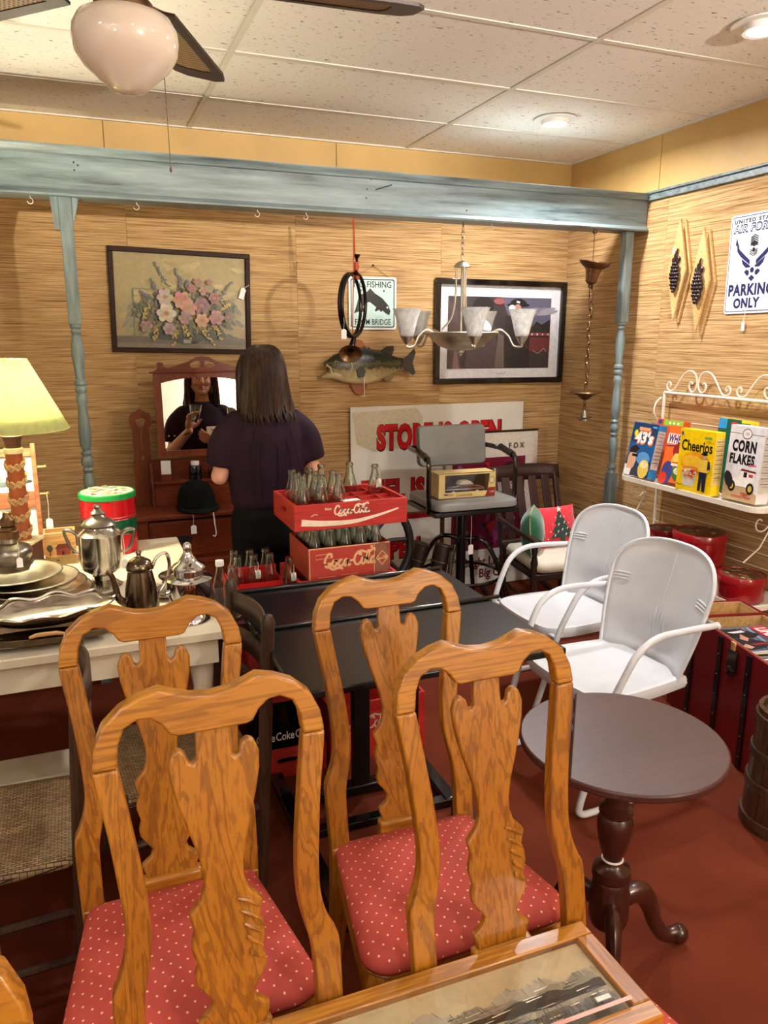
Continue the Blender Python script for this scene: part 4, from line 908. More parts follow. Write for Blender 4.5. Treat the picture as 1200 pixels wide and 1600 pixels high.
MB().bx(-0.73, 0.33, -0.20, -0.03, 0.13, 0.155).build('lower_shelf', 'cream_paint', t, bevel=0.003, ang=None)
for sx in (-0.6, 0.25): MB().bx(sx-0.02, sx+0.02, -0.20, -0.03, 0.0, 0.13).build('shelf_foot', 'cream_paint', t, ang=None)

def plate(name, label, x, y, z, r, mat, group=None, h=0.022, sy=1.0, rz=0):
    t = thing(name, label, 'plate', (x, y, z), rz, group)
    MB().lathe([(0.0, 0.003), (r*0.55, 0.0), (r*0.62, 0.002), (r*0.70, h*0.5), (r*0.98, h), (r, h+0.002), (r*0.985, h+0.004), (r*0.71, h*0.55+0.004), (r*0.62, 0.006), (0.0, 0.006)], 48, None, sy=sy).build('dish', mat, t, ang=50)
    rim = MB(); rim.tube([(r*0.985*math.cos(a), r*0.985*sy*math.sin(a), h+0.003) for a in [2*PI*k/48 for k in range(48)]], 0.0028, 6, closed=True); rim.build('beaded_rim', mat, t)
    e = MB()
    for k in range(36):
        a = 2*PI*k/36; e.ball(r*0.85*math.cos(a), r*0.85*sy*math.sin(a), h*0.8+0.002, 0.006, 0.004, 0.002, 6, 4)
    e.build('embossed_border', mat, t)
    return t
tag(plate('serving_tray', 'wide black-bordered oval silver tray at the bottom of the stack', -0.20, 2.42, TZ, 0.235, 'tarnish', None, 0.016, 0.78), cat='tray')
hd = MB(); hd.tube([(0.17, -0.10, 0.02), (0.20, -0.085, 0.03), (0.235, -0.07, 0.03), (0.255, -0.055, 0.02)], 0.006, 8)
tr1 = thing('serving_tray', 'long silver tray with a pale bone handle at the table edge', 'tray', (-0.16, 2.285, TZ+0.0195), -0.05)
MB().lathe([(0.0, 0.003), (0.14, 0.0), (0.20, 0.003), (0.215, 0.02), (0.219, 0.022), (0.21, 0.024), (0.195, 0.008), (0.0, 0.006)], 44, None, sy=0.30).build('dish', 'tarnish', tr1, ang=50)
MB().tube([(-0.02, -0.066, 0.03), (0.0, -0.068, 0.036), (0.05, -0.066, 0.036), (0.075, -0.06, 0.028)], [0.004, 0.0062, 0.0062, 0.004], 10).build('bone_handle', 'pale_pine_x', tr1)
# the stack of plates at the left
for k, (dx, dy, r, mt, lb) in enumerate([(0.0, 0.0, 0.175, 'tarnish', 'lowest silver plate of the leaning plate stack'), (-0.02, 0.01, 0.172, 'gilt_plate', 'second lowest silver plate of the plate stack'), (-0.03, 0.0, 0.168, 'silver', 'middle silver plate of the plate stack'), (-0.05, 0.01, 0.165, 'gilt_plate', 'second highest silver plate of the plate stack'), (-0.085, 0.015, 0.15, 'gilt_plate', 'topmost silver plate with engraved border on the plate stack')]):
    plate('silver_plate', lb, -0.155+dx, 2.665+dy, TZ+0.004+0.021*k, r*0.96, mt, 'stacked silver plates')
# scalloped silver basket tray in front of the plates
t = thing('scalloped_tray', 'scalloped silver bread tray with wavy rim before the plate stack', 'tray', (-0.135, 2.365, TZ+0.036), 0.12)
def sc(u, v):
    a = 2*PI*u; k = v*(1+0.05*math.sin(10*a)*v**3); return (0.19*k*math.cos(a), 0.105*k*math.sin(a), 0.006+0.045*v**4+0.006*math.sin(10*a)*v**6)
MB().grid(sc, 80, 14, closed_u=True).build('bowl', 'silver', t, solid=0.002, ang=60)
e = MB(); e.tube([(lambda p: (p[0], p[1], p[2]+0.002))(sc(k/80, 1.0)) for k in range(80)], 0.004, 6, closed=True); e.build('rope_rim', 'silver', t)
# oil lamp base at the far left
t = thing('oil_lamp', 'pewter oil lamp base at the left edge of the table', 'lamp', (-0.262, 2.83, TZ))
MB().lathe([(0.075, 0.0), (0.075, 0.008), (0.05, 0.022), (0.03, 0.035), (0.026, 0.06), (0.034, 0.08), (0.028, 0.09), (0.05, 0.105), (0.068, 0.13), (0.07, 0.15), (0.06, 0.165), (0.03, 0.18), (0.028, 0.195)], 32).build('font', 'pewter', t, ang=40)
MB().lathe([(0.033, 0.195), (0.033, 0.22), (0.026, 0.223), (0.026, 0.235)], 24).build('collar', 'old_brass', t)
MB().lathe([(0.02, 0.235), (0.024, 0.24), (0.024, 0.258), (0.014, 0.27), (0.012, 0.285), (0.0, 0.288)], 20).build('burner', 'old_brass', t)
MB().tube([(0.025, 0, 0.245), (0.045, -0.01, 0.245)], 0.0025, 6).build('wick_knob', 'old_brass', t)
price_tag(t, (0.03, -0.07, 0.20), 0.3, 0.06, (0.02, 0.034))
# tall silver coffee urn in front of the left post
t = thing('coffee_urn', 'tall silver lidded urn with two handles on low feet', 'urn', (0.028, 2.785, TZ), -0.25)
MB().lathe([(0.0, 0.062), (0.06, 0.062), (0.068, 0.07), (0.072, 0.10), (0.074, 0.19), (0.076, 0.195), (0.068, 0.2), (0.05, 0.215), (0.048, 0.222)], 36).build('body', 'silver', t, ang=35)
MB().lathe([(0.062, 0.0), (0.066, 0.006), (0.05, 0.018), (0.035, 0.03), (0.035, 0.045), (0.058, 0.062)], 36).build('foot', 'silver', t, ang=40)
MB().lathe([(0.054, 0.222), (0.058, 0.228), (0.05, 0.24), (0.034, 0.248), (0.024, 0.255), (0.02, 0.262), (0.026, 0.268), (0.018, 0.276), (0.01, 0.284), (0.014, 0.290), (0.012, 0.297), (0.0, 0.30)], 32).build('lid', 'pewter', t, ang=40)
for s in (-1, 1):
    MB().tube(spline([(s*0.07, 0, 0.185), (s*0.092, 0, 0.205), (s*0.118, 0, 0.205), (s*0.112, 0, 0.175), (s*0.098, 0, 0.14), (s*0.073, 0, 0.125)], 5), [0.007, 0.005], 8).build('handle', 'pewter', t)
MB().tube([(0, -0.07, 0.085), (0, -0.1, 0.082), (0, -0.108, 0.07)], 0.008, 8).build('spigot', 'silver', t)
price_tag(t, (0.085, -0.03, 0.19), 0.25, 0.085, (0.02, 0.034))
# dark tarnished coffee pot
t = thing('coffee_pot', 'dark tarnished silver coffee pot with curved spout', 'teapot', (0.133, 2.41, TZ), 0.15)
MB().lathe([(0.045, 0.0), (0.05, 0.004), (0.052, 0.02), (0.053, 0.05), (0.047, 0.1), (0.038, 0.148), (0.037, 0.155), (0.041, 0.16), (0.037, 0.164)], 32).build('body', 'tarnish', t, ang=40)
MB().lathe([(0.041, 0.162), (0.042, 0.167), (0.034, 0.185), (0.018, 0.196), (0.008, 0.2), (0.006, 0.206), (0.009, 0.212), (0.006, 0.22), (0.0, 0.223)], 28).build('lid', 'tarnish', t, ang=40)
MB().tube(spline([(-0.045, 0, 0.05), (-0.07, 0, 0.075), (-0.076, 0, 0.11), (-0.085, 0, 0.15), (-0.1, 0, 0.165)], 5), [0.014, 0.006], 10).build('spout', 'tarnish', t)
MB().tube(spline([(0.037, 0, 0.155), (0.055, 0, 0.19), (0.085, 0, 0.198), (0.092, 0, 0.15), (0.075, 0, 0.1), (0.048, 0, 0.065)], 5), 0.0055, 8).build('handle', 'silver', t)
# bright chrome lidded pot at the right end
t = thing('chrome_pot', 'bright chrome lidded pot at the right end of the table', 'pot', (0.272, 2.33, TZ), 0.0)
MB().lathe([(0.056, 0.0), (0.06, 0.004), (0.058, 0.012), (0.05, 0.02), (0.04, 0.032), (0.042, 0.045), (0.06, 0.07), (0.068, 0.09), (0.069, 0.135), (0.072, 0.138), (0.066, 0.142), (0.046, 0.15), (0.045, 0.17)], 40).build('body', 'chrome', t, ang=35)
MB().lathe([(0.049, 0.168), (0.053, 0.174), (0.046, 0.182), (0.032, 0.19), (0.022, 0.205), (0.014, 0.218), (0.012, 0.225), (0.014, 0.232), (0.013, 0.245), (0.007, 0.252), (0.0, 0.254)], 32).build('lid', 'chrome', t, ang=40)
MB().lathe([(0.0, -0.004), (0.01, -0.002), (0.01, 0.012), (0.0, 0.014)], 12, TR(-0.072, -0.012, 0.10, 0, PI/2, 0)).build('side_knob', 'chrome', t)
plate('silver_plate', 'small silver dish between dark coffee pot and chrome pot', 0.235, 2.60, TZ, 0.075, 'silver', None, 0.014)
plate('silver_plate', 'second small silver dish behind the chrome pot', 0.30, 2.76, TZ, 0.085, 'tarnish', None, 0.016)
# red and green tin
t = thing('popcorn_tin', 'tall red and green striped tin with patterned lid', 'tin', (0.075, 3.275, TZ))
t.scale = (1, 1, 0.88)
plain('tin_red', rgb(178, 16, 24), 0.25, var=0.08); plain('tin_green', rgb(8, 74, 48), 0.25, var=0.08); plain('tin_lid_green', rgb(28, 136, 62), 0.3, var=0.08)
MB().lathe([(0.0, 0.002), (0.108, 0.0), (0.108, 0.095)], 40).build('lower_band', 'tin_red', t, ang=40)
MB().lathe([(0.108, 0.095), (0.108, 0.165)], 40).build('middle_band', 'tin_green', t, ang=40)
MB().lathe([(0.108, 0.165), (0.108, 0.262), (0.0, 0.264)], 40).build('upper_band', 'tin_red', t, ang=40)
for z in (0.095, 0.165, 0.178): MB().tube([(0.1085*math.cos(a), 0.1085*math.sin(a), z) for a in [2*PI*k/40 for k in range(40)]], 0.0014, 5, closed=True).build('silver_line', 'silver', t)
MB().lathe([(0.1095, 0.258), (0.1115, 0.26), (0.1115, 0.282), (0.107, 0.287), (0.1, 0.285)], 40).build('lid_rim', 'tin_lid_green', t, ang=40)
P = Paint(0.0001); P.ell(0, 0, 0.103, 0.103, rgb(226, 222, 196), n=36); random.seed(5)
for k in range(70):
    a, r_ = random.uniform(0, 6.28), 0.09*math.sqrt(random.random()); P.ell(r_*math.cos(a), r_*math.sin(a), 0.012, 0.008, rgb(*random.choice(((214, 196, 120), (190, 200, 170), (220, 170, 120), (150, 180, 150), (236, 232, 220)))), random.uniform(0, 3), 8)
P.build('lid_print', 'print_gloss', t, TR(0, 0, 0.2858)); MB().lathe([(0.0, 0.281), (0.105, 0.281), (0.105, 0.2855), (0.0, 0.2856)], 40).build('lid_top', 'tin_lid_green', t)
# small painted wooden box
t = thing('painted_box', 'small open wooden box painted with a red barn', 'box', (-0.115, 3.165, TZ), 0.02)
bw, bd, bh = 0.115, 0.09, 0.13
for nm, q in (('front_board', (-bw/2, bw/2, -bd/2, -bd/2+0.008)), ('back_board', (-bw/2, bw/2, bd/2-0.008, bd/2)), ('side_board', (-bw/2, -bw/2+0.008, -bd/2+0.008, bd/2-0.008)), ('side_board', (bw/2-0.008, bw/2, -bd/2+0.008, bd/2-0.008))):
    MB().bx(*q, 0, bh).build(nm, 'pale_pine_x', t, bevel=0.0015, seg=1, ang=None)
MB().bx(-bw/2+0.008, bw/2-0.008, -bd/2+0.008, bd/2-0.008, 0.0, 0.008).build('bottom_board', 'pale_pine_x', t, ang=None)
P = Paint(0.0001); P.poly([(-0.055, 0.0), (0.055, 0.0), (0.055, 0.035), (0.02, 0.045), (-0.02, 0.032), (-0.055, 0.038)], rgb(150, 122, 74)); P.rect(-0.015, 0.04, 0.035, 0.068, rgb(130, 42, 30)); P.poly([(-0.02, 0.066), (-0.008, 0.084), (0.03, 0.084), (0.04, 0.066)], rgb(104, 32, 26)); P.rect(0.026, 0.07, 0.036, 0.095, rgb(120, 40, 30)); P.rect(0.004, 0.04, 0.012, 0.055, rgb(40, 26, 22))
P.ell(-0.038, 0.07, 0.011, 0.014, rgb(70, 66, 46)); P.rect(-0.04, 0.04, -0.036, 0.06, rgb(64, 44, 30)); P.ell(0.045, 0.045, 0.008, 0.004, rgb(70, 52, 40)); P.ell(-0.012, 0.02, 0.006, 0.003, rgb(70, 52, 40))
P.build('painted_scene', 'print_matte', t, Matrix(((1, 0, 0, 0), (0, 0, -1, -bd/2-0.0004), (0, 1, 0, 0), (0, 0, 0, 1))))
# ---------------------------------------------------------------- table lamp
t = thing('table_lamp', 'lit table lamp with pale shade and braided leather stem', 'lamp', (-0.235, 3.03, TZ), -0.35)
m, nt, b = newmat('lampshade'); b.inputs['Base Color'].default_value = rgb(238, 236, 178); b.inputs['Roughness'].default_value = 0.8
n = nd(nt, 'ShaderNodeTexNoise'); n.inputs['Scale'].default_value = 60; nt.links.new(coords(nt), n.inputs['Vector']); r = ramp(nt, n.outputs[0], [(0.3, rgb(212, 216, 164)), (0.7, rgb(226, 229, 184))]); nt.links.new(r.outputs[0], b.inputs['Base Color'])
tl = nd(nt, 'ShaderNodeBsdfTranslucent'); nt.links.new(r.outputs[0], tl.inputs[0]); mxs = nd(nt, 'ShaderNodeMixShader'); mxs.inputs[0].default_value = 0.62
nt.links.new(b.outputs[0], mxs.inputs[1]); nt.links.new(tl.outputs[0], mxs.inputs[2]); nt.links.new(mxs.outputs[0], nt.nodes['Material Output'].inputs[0])
sh = MB(); sh.lathe([(0.195, 0.545), (0.075, 0.79)], 48); sh.v and None
sh2 = MB()
V = []
for r_, z in ((0.195, 0.545), (0.155, 0.627), (0.115, 0.709), (0.075, 0.79)):
    V.append([(r_*math.cos(2*PI*k/48), r_*math.sin(2*PI*k/48), z) for k in range(48)])
sh2.loft(V, cap=False); sh2.build('shade', 'lampshade', t, solid=0.0015, ang=60)
for r_, z in ((0.195, 0.545), (0.075, 0.79)): MB().tube([(r_*math.cos(2*PI*k/48), r_*math.sin(2*PI*k/48), z) for k in range(48)], 0.0022, 5, closed=True).build('shade_trim', 'lampshade', t)
plain('leather_tan', rgb(150, 74, 30), 0.5, var=0.25, nscale=16, bmp=0.2); plain('leather_dark', rgb(70, 36, 22), 0.5, var=0.25, bmp=0.2); plain('braid_leather', rgb(176, 138, 92), 0.55, var=0.3, nscale=60)
plain('cream_band', rgb(222, 206, 168), 0.5)
MB().lathe([(0.03, 0.14), (0.029, 0.2), (0.029, 0.455), (0.031, 0.46)], 24).build('stem', 'leather_tan', t)
MB().lathe([(0.03, 0.458), (0.033, 0.462), (0.033, 0.475), (0.03, 0.479)], 24).build('neck_band', 'cream_band', t)
MB().lathe([(0.026, 0.478), (0.028, 0.50), (0.036, 0.522), (0.03, 0.524), (0.0, 0.524)], 24).build('neck', 'leather_dark', t)
for k in range(5):
    z0 = 0.165+0.062*k
    for j in range(3):
        e = MB(); e.tube([((0.0315+0.002*math.sin(9*q+j*2.1))*math.cos(q), (0.0315+0.002*math.sin(9*q+j*2.1))*math.sin(q), z0+0.006*math.sin(9*q+j*2.09)+0.006*j+0.012*math.sin(q)) for q in [2*PI*i/54 for i in range(54)]], 0.0042, 6, closed=True); e.build('braid', 'braid_leather', t)
MB().bx(-0.05, 0.05, -0.05, 0.05, 0.045, 0.128).build('carved_block', 'leather_dark', t, bevel=0.003, ang=None)
MB().bx(-0.056, 0.056, -0.056, 0.056, 0.128, 0.14).build('block_cap', 'cream_band', t, bevel=0.003, ang=None)
MB().bx(-0.065, 0.065, -0.065, 0.065, 0.02, 0.045).build('plinth', 'leather_tan', t, bevel=0.003, ang=None)
MB().bx(-0.072, 0.072, -0.072, 0.072, 0.0, 0.02).build('plinth_base', 'pale_pine_x', t, bevel=0.003, ang=None)
e = MB()
for k in range(6): a = 2*PI*k/6; e.ball(0.014*math.cos(a), -0.051, 0.088+0.014*math.sin(a), 0.011, 0.005, 0.008, 8, 5)
e.build('carved_flower', 'leather_tan', t)
MB().tube([(0.012, 0, 0.52), (0.03, 0, 0.60), (0.0, 0, 0.668)], 0.003, 8).build('socket', 'brass', t)
MB().ball(0, 0, 0.69, 0.024, 0.024, 0.03).build('bulb', emis('bulb_glow', (1.0, 0.86, 0.62, 1), 30), t)
MB().tube([(-0.075, 0, 0.785), (0.075, 0, 0.785)], 0.002, 6).build('spider', 'brass', t)
MB().lathe([(0.0, 0.786), (0.006, 0.788), (0.007, 0.796), (0.0, 0.805)], 10).build('finial', 'brass', t)
l = lamp('table_lamp_light', 'POINT', (0, 0, 0.705), 85, (1.0, 0.89, 0.64), 0.03); l.parent = t
# ---------------------------------------------------------------- wooden photo rack behind the lamp
t = thing('photo_rack', 'narrow reddish wood rack holding photographs behind the table lamp', 'rack', (-0.30, 3.30, 0.0), 0.0)
wood('cherry', rgb(110, 56, 34), rgb(160, 92, 60), rgb(184, 116, 80), 'x', 1.0, 0.5)
MB().bx(0.105, 0.122, -0.01, 0.012, 0.70, 1.21).build('upright', 'cherry', t, bevel=0.002, ang=None)
MB().bx(-0.30, -0.283, -0.01, 0.012, 0.70, 1.21).build('upright', 'cherry', t, bevel=0.002, ang=None)
for z in (1.16, 0.985, 0.955, 0.71): MB().bx(-0.283, 0.105, -0.006, 0.008, z, z+0.03).build('rail', 'cherry', t, bevel=0.002, ang=None)
for z in (1.115, 1.005): MB().tube([(0.122, 0.0, z), (0.15, 0.0, z), (0.155, 0, z+0.003)], [0.004, 0.004, 0.006], 8).build('peg', 'pale_pine_x', t)
price_tag(t, (0.148, -0.006, 1.003), 0, 0.10, (0.026, 0.042))
for z0, z1 in ((1.018, 1.158), (0.745, 0.952)):
    P = Paint(0.0002); random.seed(int(z0*100)); P.rect(-0.28, z0, 0.103, z1, rgb(206, 218, 216))
    for k in range(24): P.ell(random.uniform(-0.2, 0.08), z0+(z1-z0)*random.uniform(0.25, 0.85), 0.03, 0.008, rgb(*random.choice(((110, 130, 130), (60, 72, 70), (230, 236, 236), (180, 196, 194), (190, 180, 60)))), 0, 10)
    P.build('photograph', 'print_gloss', t, Matrix(((1, 0, 0, 0), (0, 0, -1, 0.002), (0, 1, 0, 0), (0, 0, 0, 1))))
    MB().bx(-0.283, 0.105, 0.0025, 0.006, z0, z1).build('backing', 'pale_pine_x', t, ang=None)
# ---------------------------------------------------------------- ceiling fan with opal globe
t = thing('ceiling_fan', 'ceiling fan with cane-inset dark blades and pinkish opal globe', 'ceiling fan', (0.17, 2.06, 0))
m, nt, b = newmat('opal_glass'); b.inputs['Base Color'].default_value = rgb(222, 206, 190); b.inputs['Roughness'].default_value = 0.12; b.inputs['Subsurface Weight'].default_value = 0.1; b.inputs['Subsurface Radius'].default_value = (0.05, 0.04, 0.03); b.inputs['Coat Weight'].default_value = 0.6
MB().lathe([(0.055, 2.350), (0.08, 2.347), (0.105, 2.335), (0.118, 2.312), (0.120, 2.288), (0.115, 2.262), (0.098, 2.236), (0.072, 2.213), (0.05, 2.194), (0.036, 2.184), (0.018, 2.178), (0.0, 2.176)], 48).build('globe', 'opal_glass', t, ang=80)
MB().lathe([(0.056, 2.34), (0.066, 2.346), (0.066, 2.368), (0.058, 2.376), (0.05, 2.395), (0.06, 2.41)], 32).build('fitter', 'old_brass', t)
MB().lathe([(0.06, 2.405), (0.10, 2.415), (0.112, 2.44), (0.11, 2.50), (0.08, 2.53), (0.03, 2.54), (0.014, 2.55), (0.014, 2.63)], 32).build('motor_housing', 'brass', t)
MB().lathe([(0.014, 2.61), (0.06, 2.63), (0.07, ZC), (0.0, ZC)], 28).build('ceiling_canopy', 'brass', t)
wood('fan_blade', rgb(26, 14, 9), rgb(48, 27, 17), rgb(62, 36, 22), 'x', 1.0, 0.5, 0.0)
m, nt, b = newmat('cane'); v = coords(nt, (1, 1, 1)); vo = nd(nt, 'ShaderNodeTexVoronoi', voronoi_dimensions='2D'); vo.inputs['Scale'].default_value = 95; vo.inputs['Randomness'].default_value = 0.0; nt.links.new(coords(nt, rot=(0, 0, PI/4)), vo.inputs['Vector'])
r = ramp(nt, vo.outputs['Distance'], [(0.26, rgb(30, 20, 14)), (0.33, rgb(150, 118, 78))]); nt.links.new(r.outputs[0], b.inputs['Base Color']); b.inputs['Roughness'].default_value = 0.6
for k in range(5):
    a = math.radians(67-72*k); M = TR(0, 0, 2.43, 0.21, 0, 0)
    R_ = TR(0, 0, 0, 0, 0, a)
    out = [(0.20, -0.065), (0.63, -0.09), (0.695, -0.08), (0.72, -0.045), (0.72, 0.045), (0.695, 0.08), (0.63, 0.09), (0.20, 0.065)]
    inn = [(0.25, -0.04), (0.60, -0.056), (0.63, -0.05), (0.64, -0.025), (0.64, 0.025), (0.63, 0.05), (0.60, 0.056), (0.25, 0.04)]
    bl = MB(); bl.ringprism(out, inn, 0.008, M, -0.004); o = bl.build('blade', 'fan_blade', t, ang=35); o.rotation_euler = (0, 0, a)
    cn = MB(); cn.prism(inn, 0.003, M, -0.0015); q = cn.build('cane_panel', 'cane', o, ang=None)
    ir = MB(); ir.bar([(0.09, 0, 2.44), (0.16, 0, 2.425), (0.24, 0.0, 2.436)], [0.03, 0.022, 0.06], 0.006, (0, 0, 1)); q = ir.build('blade_iron', 'brass', t); q.rotation_euler = (0, 0, a)
MB().tube([(0.085, 0.035, 2.36), (0.088, 0.035, 2.2), (0.09, 0.035, 2.03)], 0.0012, 5).build('pull_chain', 'old_brass', t)
MB().lathe([(0.0, 0.0), (0.003, 0.004), (0.0025, 0.012), (0.0, 0.014)], 8, TR(0.09, 0.035, 2.018)).build('chain_bob', 'old_brass', t)
MB().tube([(-0.05, -0.02, 2.36), (-0.051, -0.02, 2.6)], 0.002, 5).build('pull_chain', 'iron', t)
# air vent at the top left
t = thing('air_vent', 'white ceiling air vent with grey louvres at top left', 'vent', (-0.27, 3.06, ZC))
MB().ringprism([(-0.19, -0.09), (0.19, -0.09), (0.19, 0.09), (-0.19, 0.09)], [(-0.155, -0.06), (0.155, -0.06), (0.155, 0.06), (-0.155, 0.06)], 0.008, TR(0, 0, -0.006)).build('frame', 'grid_white', t, ang=None)
plain('vent_dark', rgb(96, 90, 80), 0.6)
for k in range(8): MB().box(0, -0.052+0.015*k, -0.001, 0.31, 0.012, 0.0015, rx=0.5).build('louvre', 'vent_dark', t, ang=None)

# ---------------------------------------------------------------- wall frames
WM = lambda x, z, y=YB, rot=0.0: Matrix.Translation((x, y, z)) @ Matrix(((1, 0, 0, 0), (0, 0, -1, 0), (0, 1, 0, 0), (0, 0, 0, 1))) @ Matrix.Rotation(rot, 4, 'Z')
def wthing(name, label, cat, x, z, rot=0.0, y=YB, grp=None, tilt=0.0):
    t = thing(name, label, cat, group=grp); t.matrix_world = WM(x, z, y, rot) @ Matrix.Rotation(tilt, 4, 'X'); return t
def frame(t, w, h, fw_, th, mat, z0=0.004, bev=0.003):
    for nm, q in (('frame_rail', (-w/2, w/2, h/2-fw_, h/2)), ('frame_rail', (-w/2, w/2, -h/2, -h/2+fw_)), ('frame_stile', (-w/2, -w/2+fw_, -h/2+fw_, h/2-fw_)), ('frame_stile', (w/2-fw_, w/2, -h/2+fw_, h/2-fw_))):
        MB().bx(*q, z0, z0+th).build(nm, mat, t, bevel=bev, ang=40)
    MB().bx(-w/2+0.004, w/2-0.004, -h/2+0.004, h/2-0.004, z0*0.5, z0+0.004).build('backing', 'pale_pine_x', t, ang=None)
# flower still life
t = wthing('flower_painting', 'framed floral still life painting with a white price tag', 'painting', 0.558, 1.800, math.radians(-1.4))
frame(t, 0.735, 0.535, 0.026, 0.022, 'frame_brown')
P = Paint(0.00005); a, c = 0.343, 0.243; random.seed(11)
P.rect(-a, -c, a, c, rgb(156, 138, 86))
def z2(x, y): return ((x-598)*0.00066, -(y-495)*0.00064)
for k in range(60):
    x = random.uniform(-a+0.04, a-0.04); y = random.uniform(-0.1, c-0.025); P.ell(x, y, 0.035, 0.014, rgb(*random.choice(((166, 148, 92), (148, 130, 78), (176, 156, 98), (136, 122, 80)))), random.uniform(-0.6, 0.6), 10)
for k in range(30):
    x, y = random.uniform(-a+0.03, -0.16), random.uniform(-0.2, -0.02); P.ell(x, y, 0.03, 0.008, rgb(*random.choice(((128, 120, 92), (112, 106, 84), (142, 132, 100)))), 0.9, 8)
for k in range(30):
    x, y = random.uniform(0.18, a-0.03), random.uniform(-0.2, -0.0); P.ell(x, y, 0.03, 0.010, rgb(*random.choice(((84, 88, 72), (96, 98, 80), (70, 72, 62)))), -0.7, 8)
P.rect(-a, -c, a, -c+0.06, rgb(92, 82, 66)); P.rect(-a, -c, a, -c+0.025, rgb(116, 104, 82))
P.ell(0.02, -0.175, 0.20, 0.03, rgb(44, 58, 44), n=24); P.ell(0.02, -0.2, 0.07, 0.02, rgb(34, 42, 34)); P.rect(0.0, -0.215, 0.04, -0.195, rgb(150, 150, 130))
P.stroke([(-0.25, 0.06), (-0.25, -0.16)], 0.006, rgb(96, 116, 88)); P.stroke([(-0.25, 0.062), (-0.14, 0.06)], 0.005, rgb(96, 116, 88))
for k in range(260):
    an, rr = random.uniform(0, 6.28), math.sqrt(random.random()); P.ell(0.02+0.27*rr*math.cos(an), -0.05+0.115*rr*math.sin(an), 0.024, 0.007, rgb(*random.choice(((70, 78, 46), (88, 92, 54), (56, 64, 42), (108, 104, 60), (120, 104, 62)))), random.uniform(0, 3.1), 8)
def spike(x0, y0, x1, y1, col):
    P.stroke([(x0, y0), (x1, y1)], 0.002, rgb(80, 84, 56))
    for k in range(16):
        f_ = k/15; wd_ = 0.004+0.014*f_; P.ell(x0+(x1-x0)*f_+random.uniform(-wd_, wd_), y0+(y1-y0)*f_, 0.005+0.003*f_, 0.005, rgb(*[min(255, max(0, q+random.randint(-18, 18))) for q in col]), 0, 7)
for q in ((390, 190, 490, 370), (550, 230, 600, 370), (355, 320, 420, 430), (1000, 315, 900, 460), (880, 380, 820, 450), (270, 420, 360, 480), (640, 320, 650, 400)):
    spike(*z2(q[0], q[1]), *z2(q[2], q[3]), (86, 86, 96))
for q in ((395, 690, 365, 810), (540, 720, 515, 850), (590, 680, 655, 800), (750, 710, 835, 840), (850, 680, 900, 790), (980, 490, 900, 550), (330, 520, 290, 640)):
    x0, y0 = z2(q[0], q[1]); x1, y1 = z2(q[2], q[3])
    for k in range(26):
        f_ = random.random(); P.ell(x0+(x1-x0)*f_+random.uniform(-0.016, 0.016)*(1-f_*0.5), y0+(y1-y0)*f_, 0.006, 0.004, rgb(*random.choice(((172, 144, 56), (150, 124, 44), (190, 164, 80)))), random.uniform(0, 3), 6)
def bloom(x, y, r, col, core):
    x, y = z2(x, y); r *= 0.00066
    n_ = 6
    for lay, sc_ in ((0, 1.0), (1, 0.66)):
        for k in range(n_):
            q = 2*PI*k/n_+lay*0.5+random.uniform(-0.2, 0.2); cc = rgb(*[min(255, max(0, int(v_*0.9)+random.randint(-16, 16)-10*lay)) for v_ in col])
            P.ell(x+r*0.55*sc_*math.cos(q), y+r*0.55*sc_*math.sin(q), r*0.5*sc_, r*0.4*sc_, cc, q, 10)
    P.ell(x, y, r*0.28, r*0.24, rgb(*core))
for q in ((720, 330, 34, (172, 112, 100)), (670, 385, 34, (170, 104, 98)), (760, 400, 34, (176, 122, 112)), (815, 325, 24, (160, 100, 88)), (850, 455, 48, (150, 98, 96)), (745, 520, 64, (140, 92, 100)), (460, 460, 66, (196, 170, 146)), (590, 480, 72, (192, 126, 110)), (640, 540, 66, (206, 142, 122)), (465, 590, 76, (214, 190, 166)), (610, 620, 54, (164, 134, 132)), (745, 640, 56, (208, 160, 118)), (862, 612, 62, (178, 122, 128)), (480, 715, 48, (168, 144, 136)), (305, 700, 48, (160, 132, 124)), (960, 610, 40, (128, 92, 80))):
    bloom(q[0], q[1], q[2], q[3], (150, 110, 60))
P.build('painting', 'print_glass', t, TR(0, 0, 0.0088))
tg = MB(); tg.prism([(0.30, 0.045), (0.327, 0.035), (0.342, 0.085), (0.335, 0.097), (0.322, 0.1), (0.315, 0.093)], 0.001, TR(0, -0.01, 0.028)); tg.build('price_tag', 'tag_card', t, ang=None)
MB().tube([(0.33, 0.085, 0.029), (0.36, 0.105, 0.027)], 0.0012, 5).build('string', 'string', t)
# large framed print, dark figures
t = wthing('framed_figure_print', 'large black framed print with white mat showing dark figures', 'picture', 2.522, 1.647, math.radians(-0.3))
frame(t, 0.935, 0.635, 0.035, 0.026, 'black_gloss')
P = Paint(0.0001); random.seed(4)
P.rect(-0.434, -0.284, 0.434, 0.284, rgb(226, 226, 232)); X0, X1, Y0, Y1 = -0.375, 0.365, -0.225, 0.215
P.rect(X0, Y0, X1, Y1, rgb(56, 46, 48))
P.poly([(0.1, 0.06), (X1, 0.02), (X1, Y1), (0.0, Y1), (0.04, 0.12)], rgb(92, 90, 112))
for k in range(9): P.ell(0.2+0.02*k, 0.13+0.012*math.sin(k*2), 0.06, 0.012, rgb(*random.choice(((150, 146, 160), (120, 116, 136), (176, 172, 180)))), 0.2)
P.poly([(0.2, 0.0), (0.26, 0.07), (0.3, 0.05), (X1, 0.085), (X1, -0.06), (0.18, -0.06)], rgb(34, 30, 34))
P.rect(0.2, -0.02, X1, 0.0, rgb(120, 60, 64))
for k in range(8): P.rect(0.205+0.02*k, -0.016, 0.215+0.02*k, -0.006, rgb(228, 220, 214) if k % 2 else rgb(170, 40, 40))
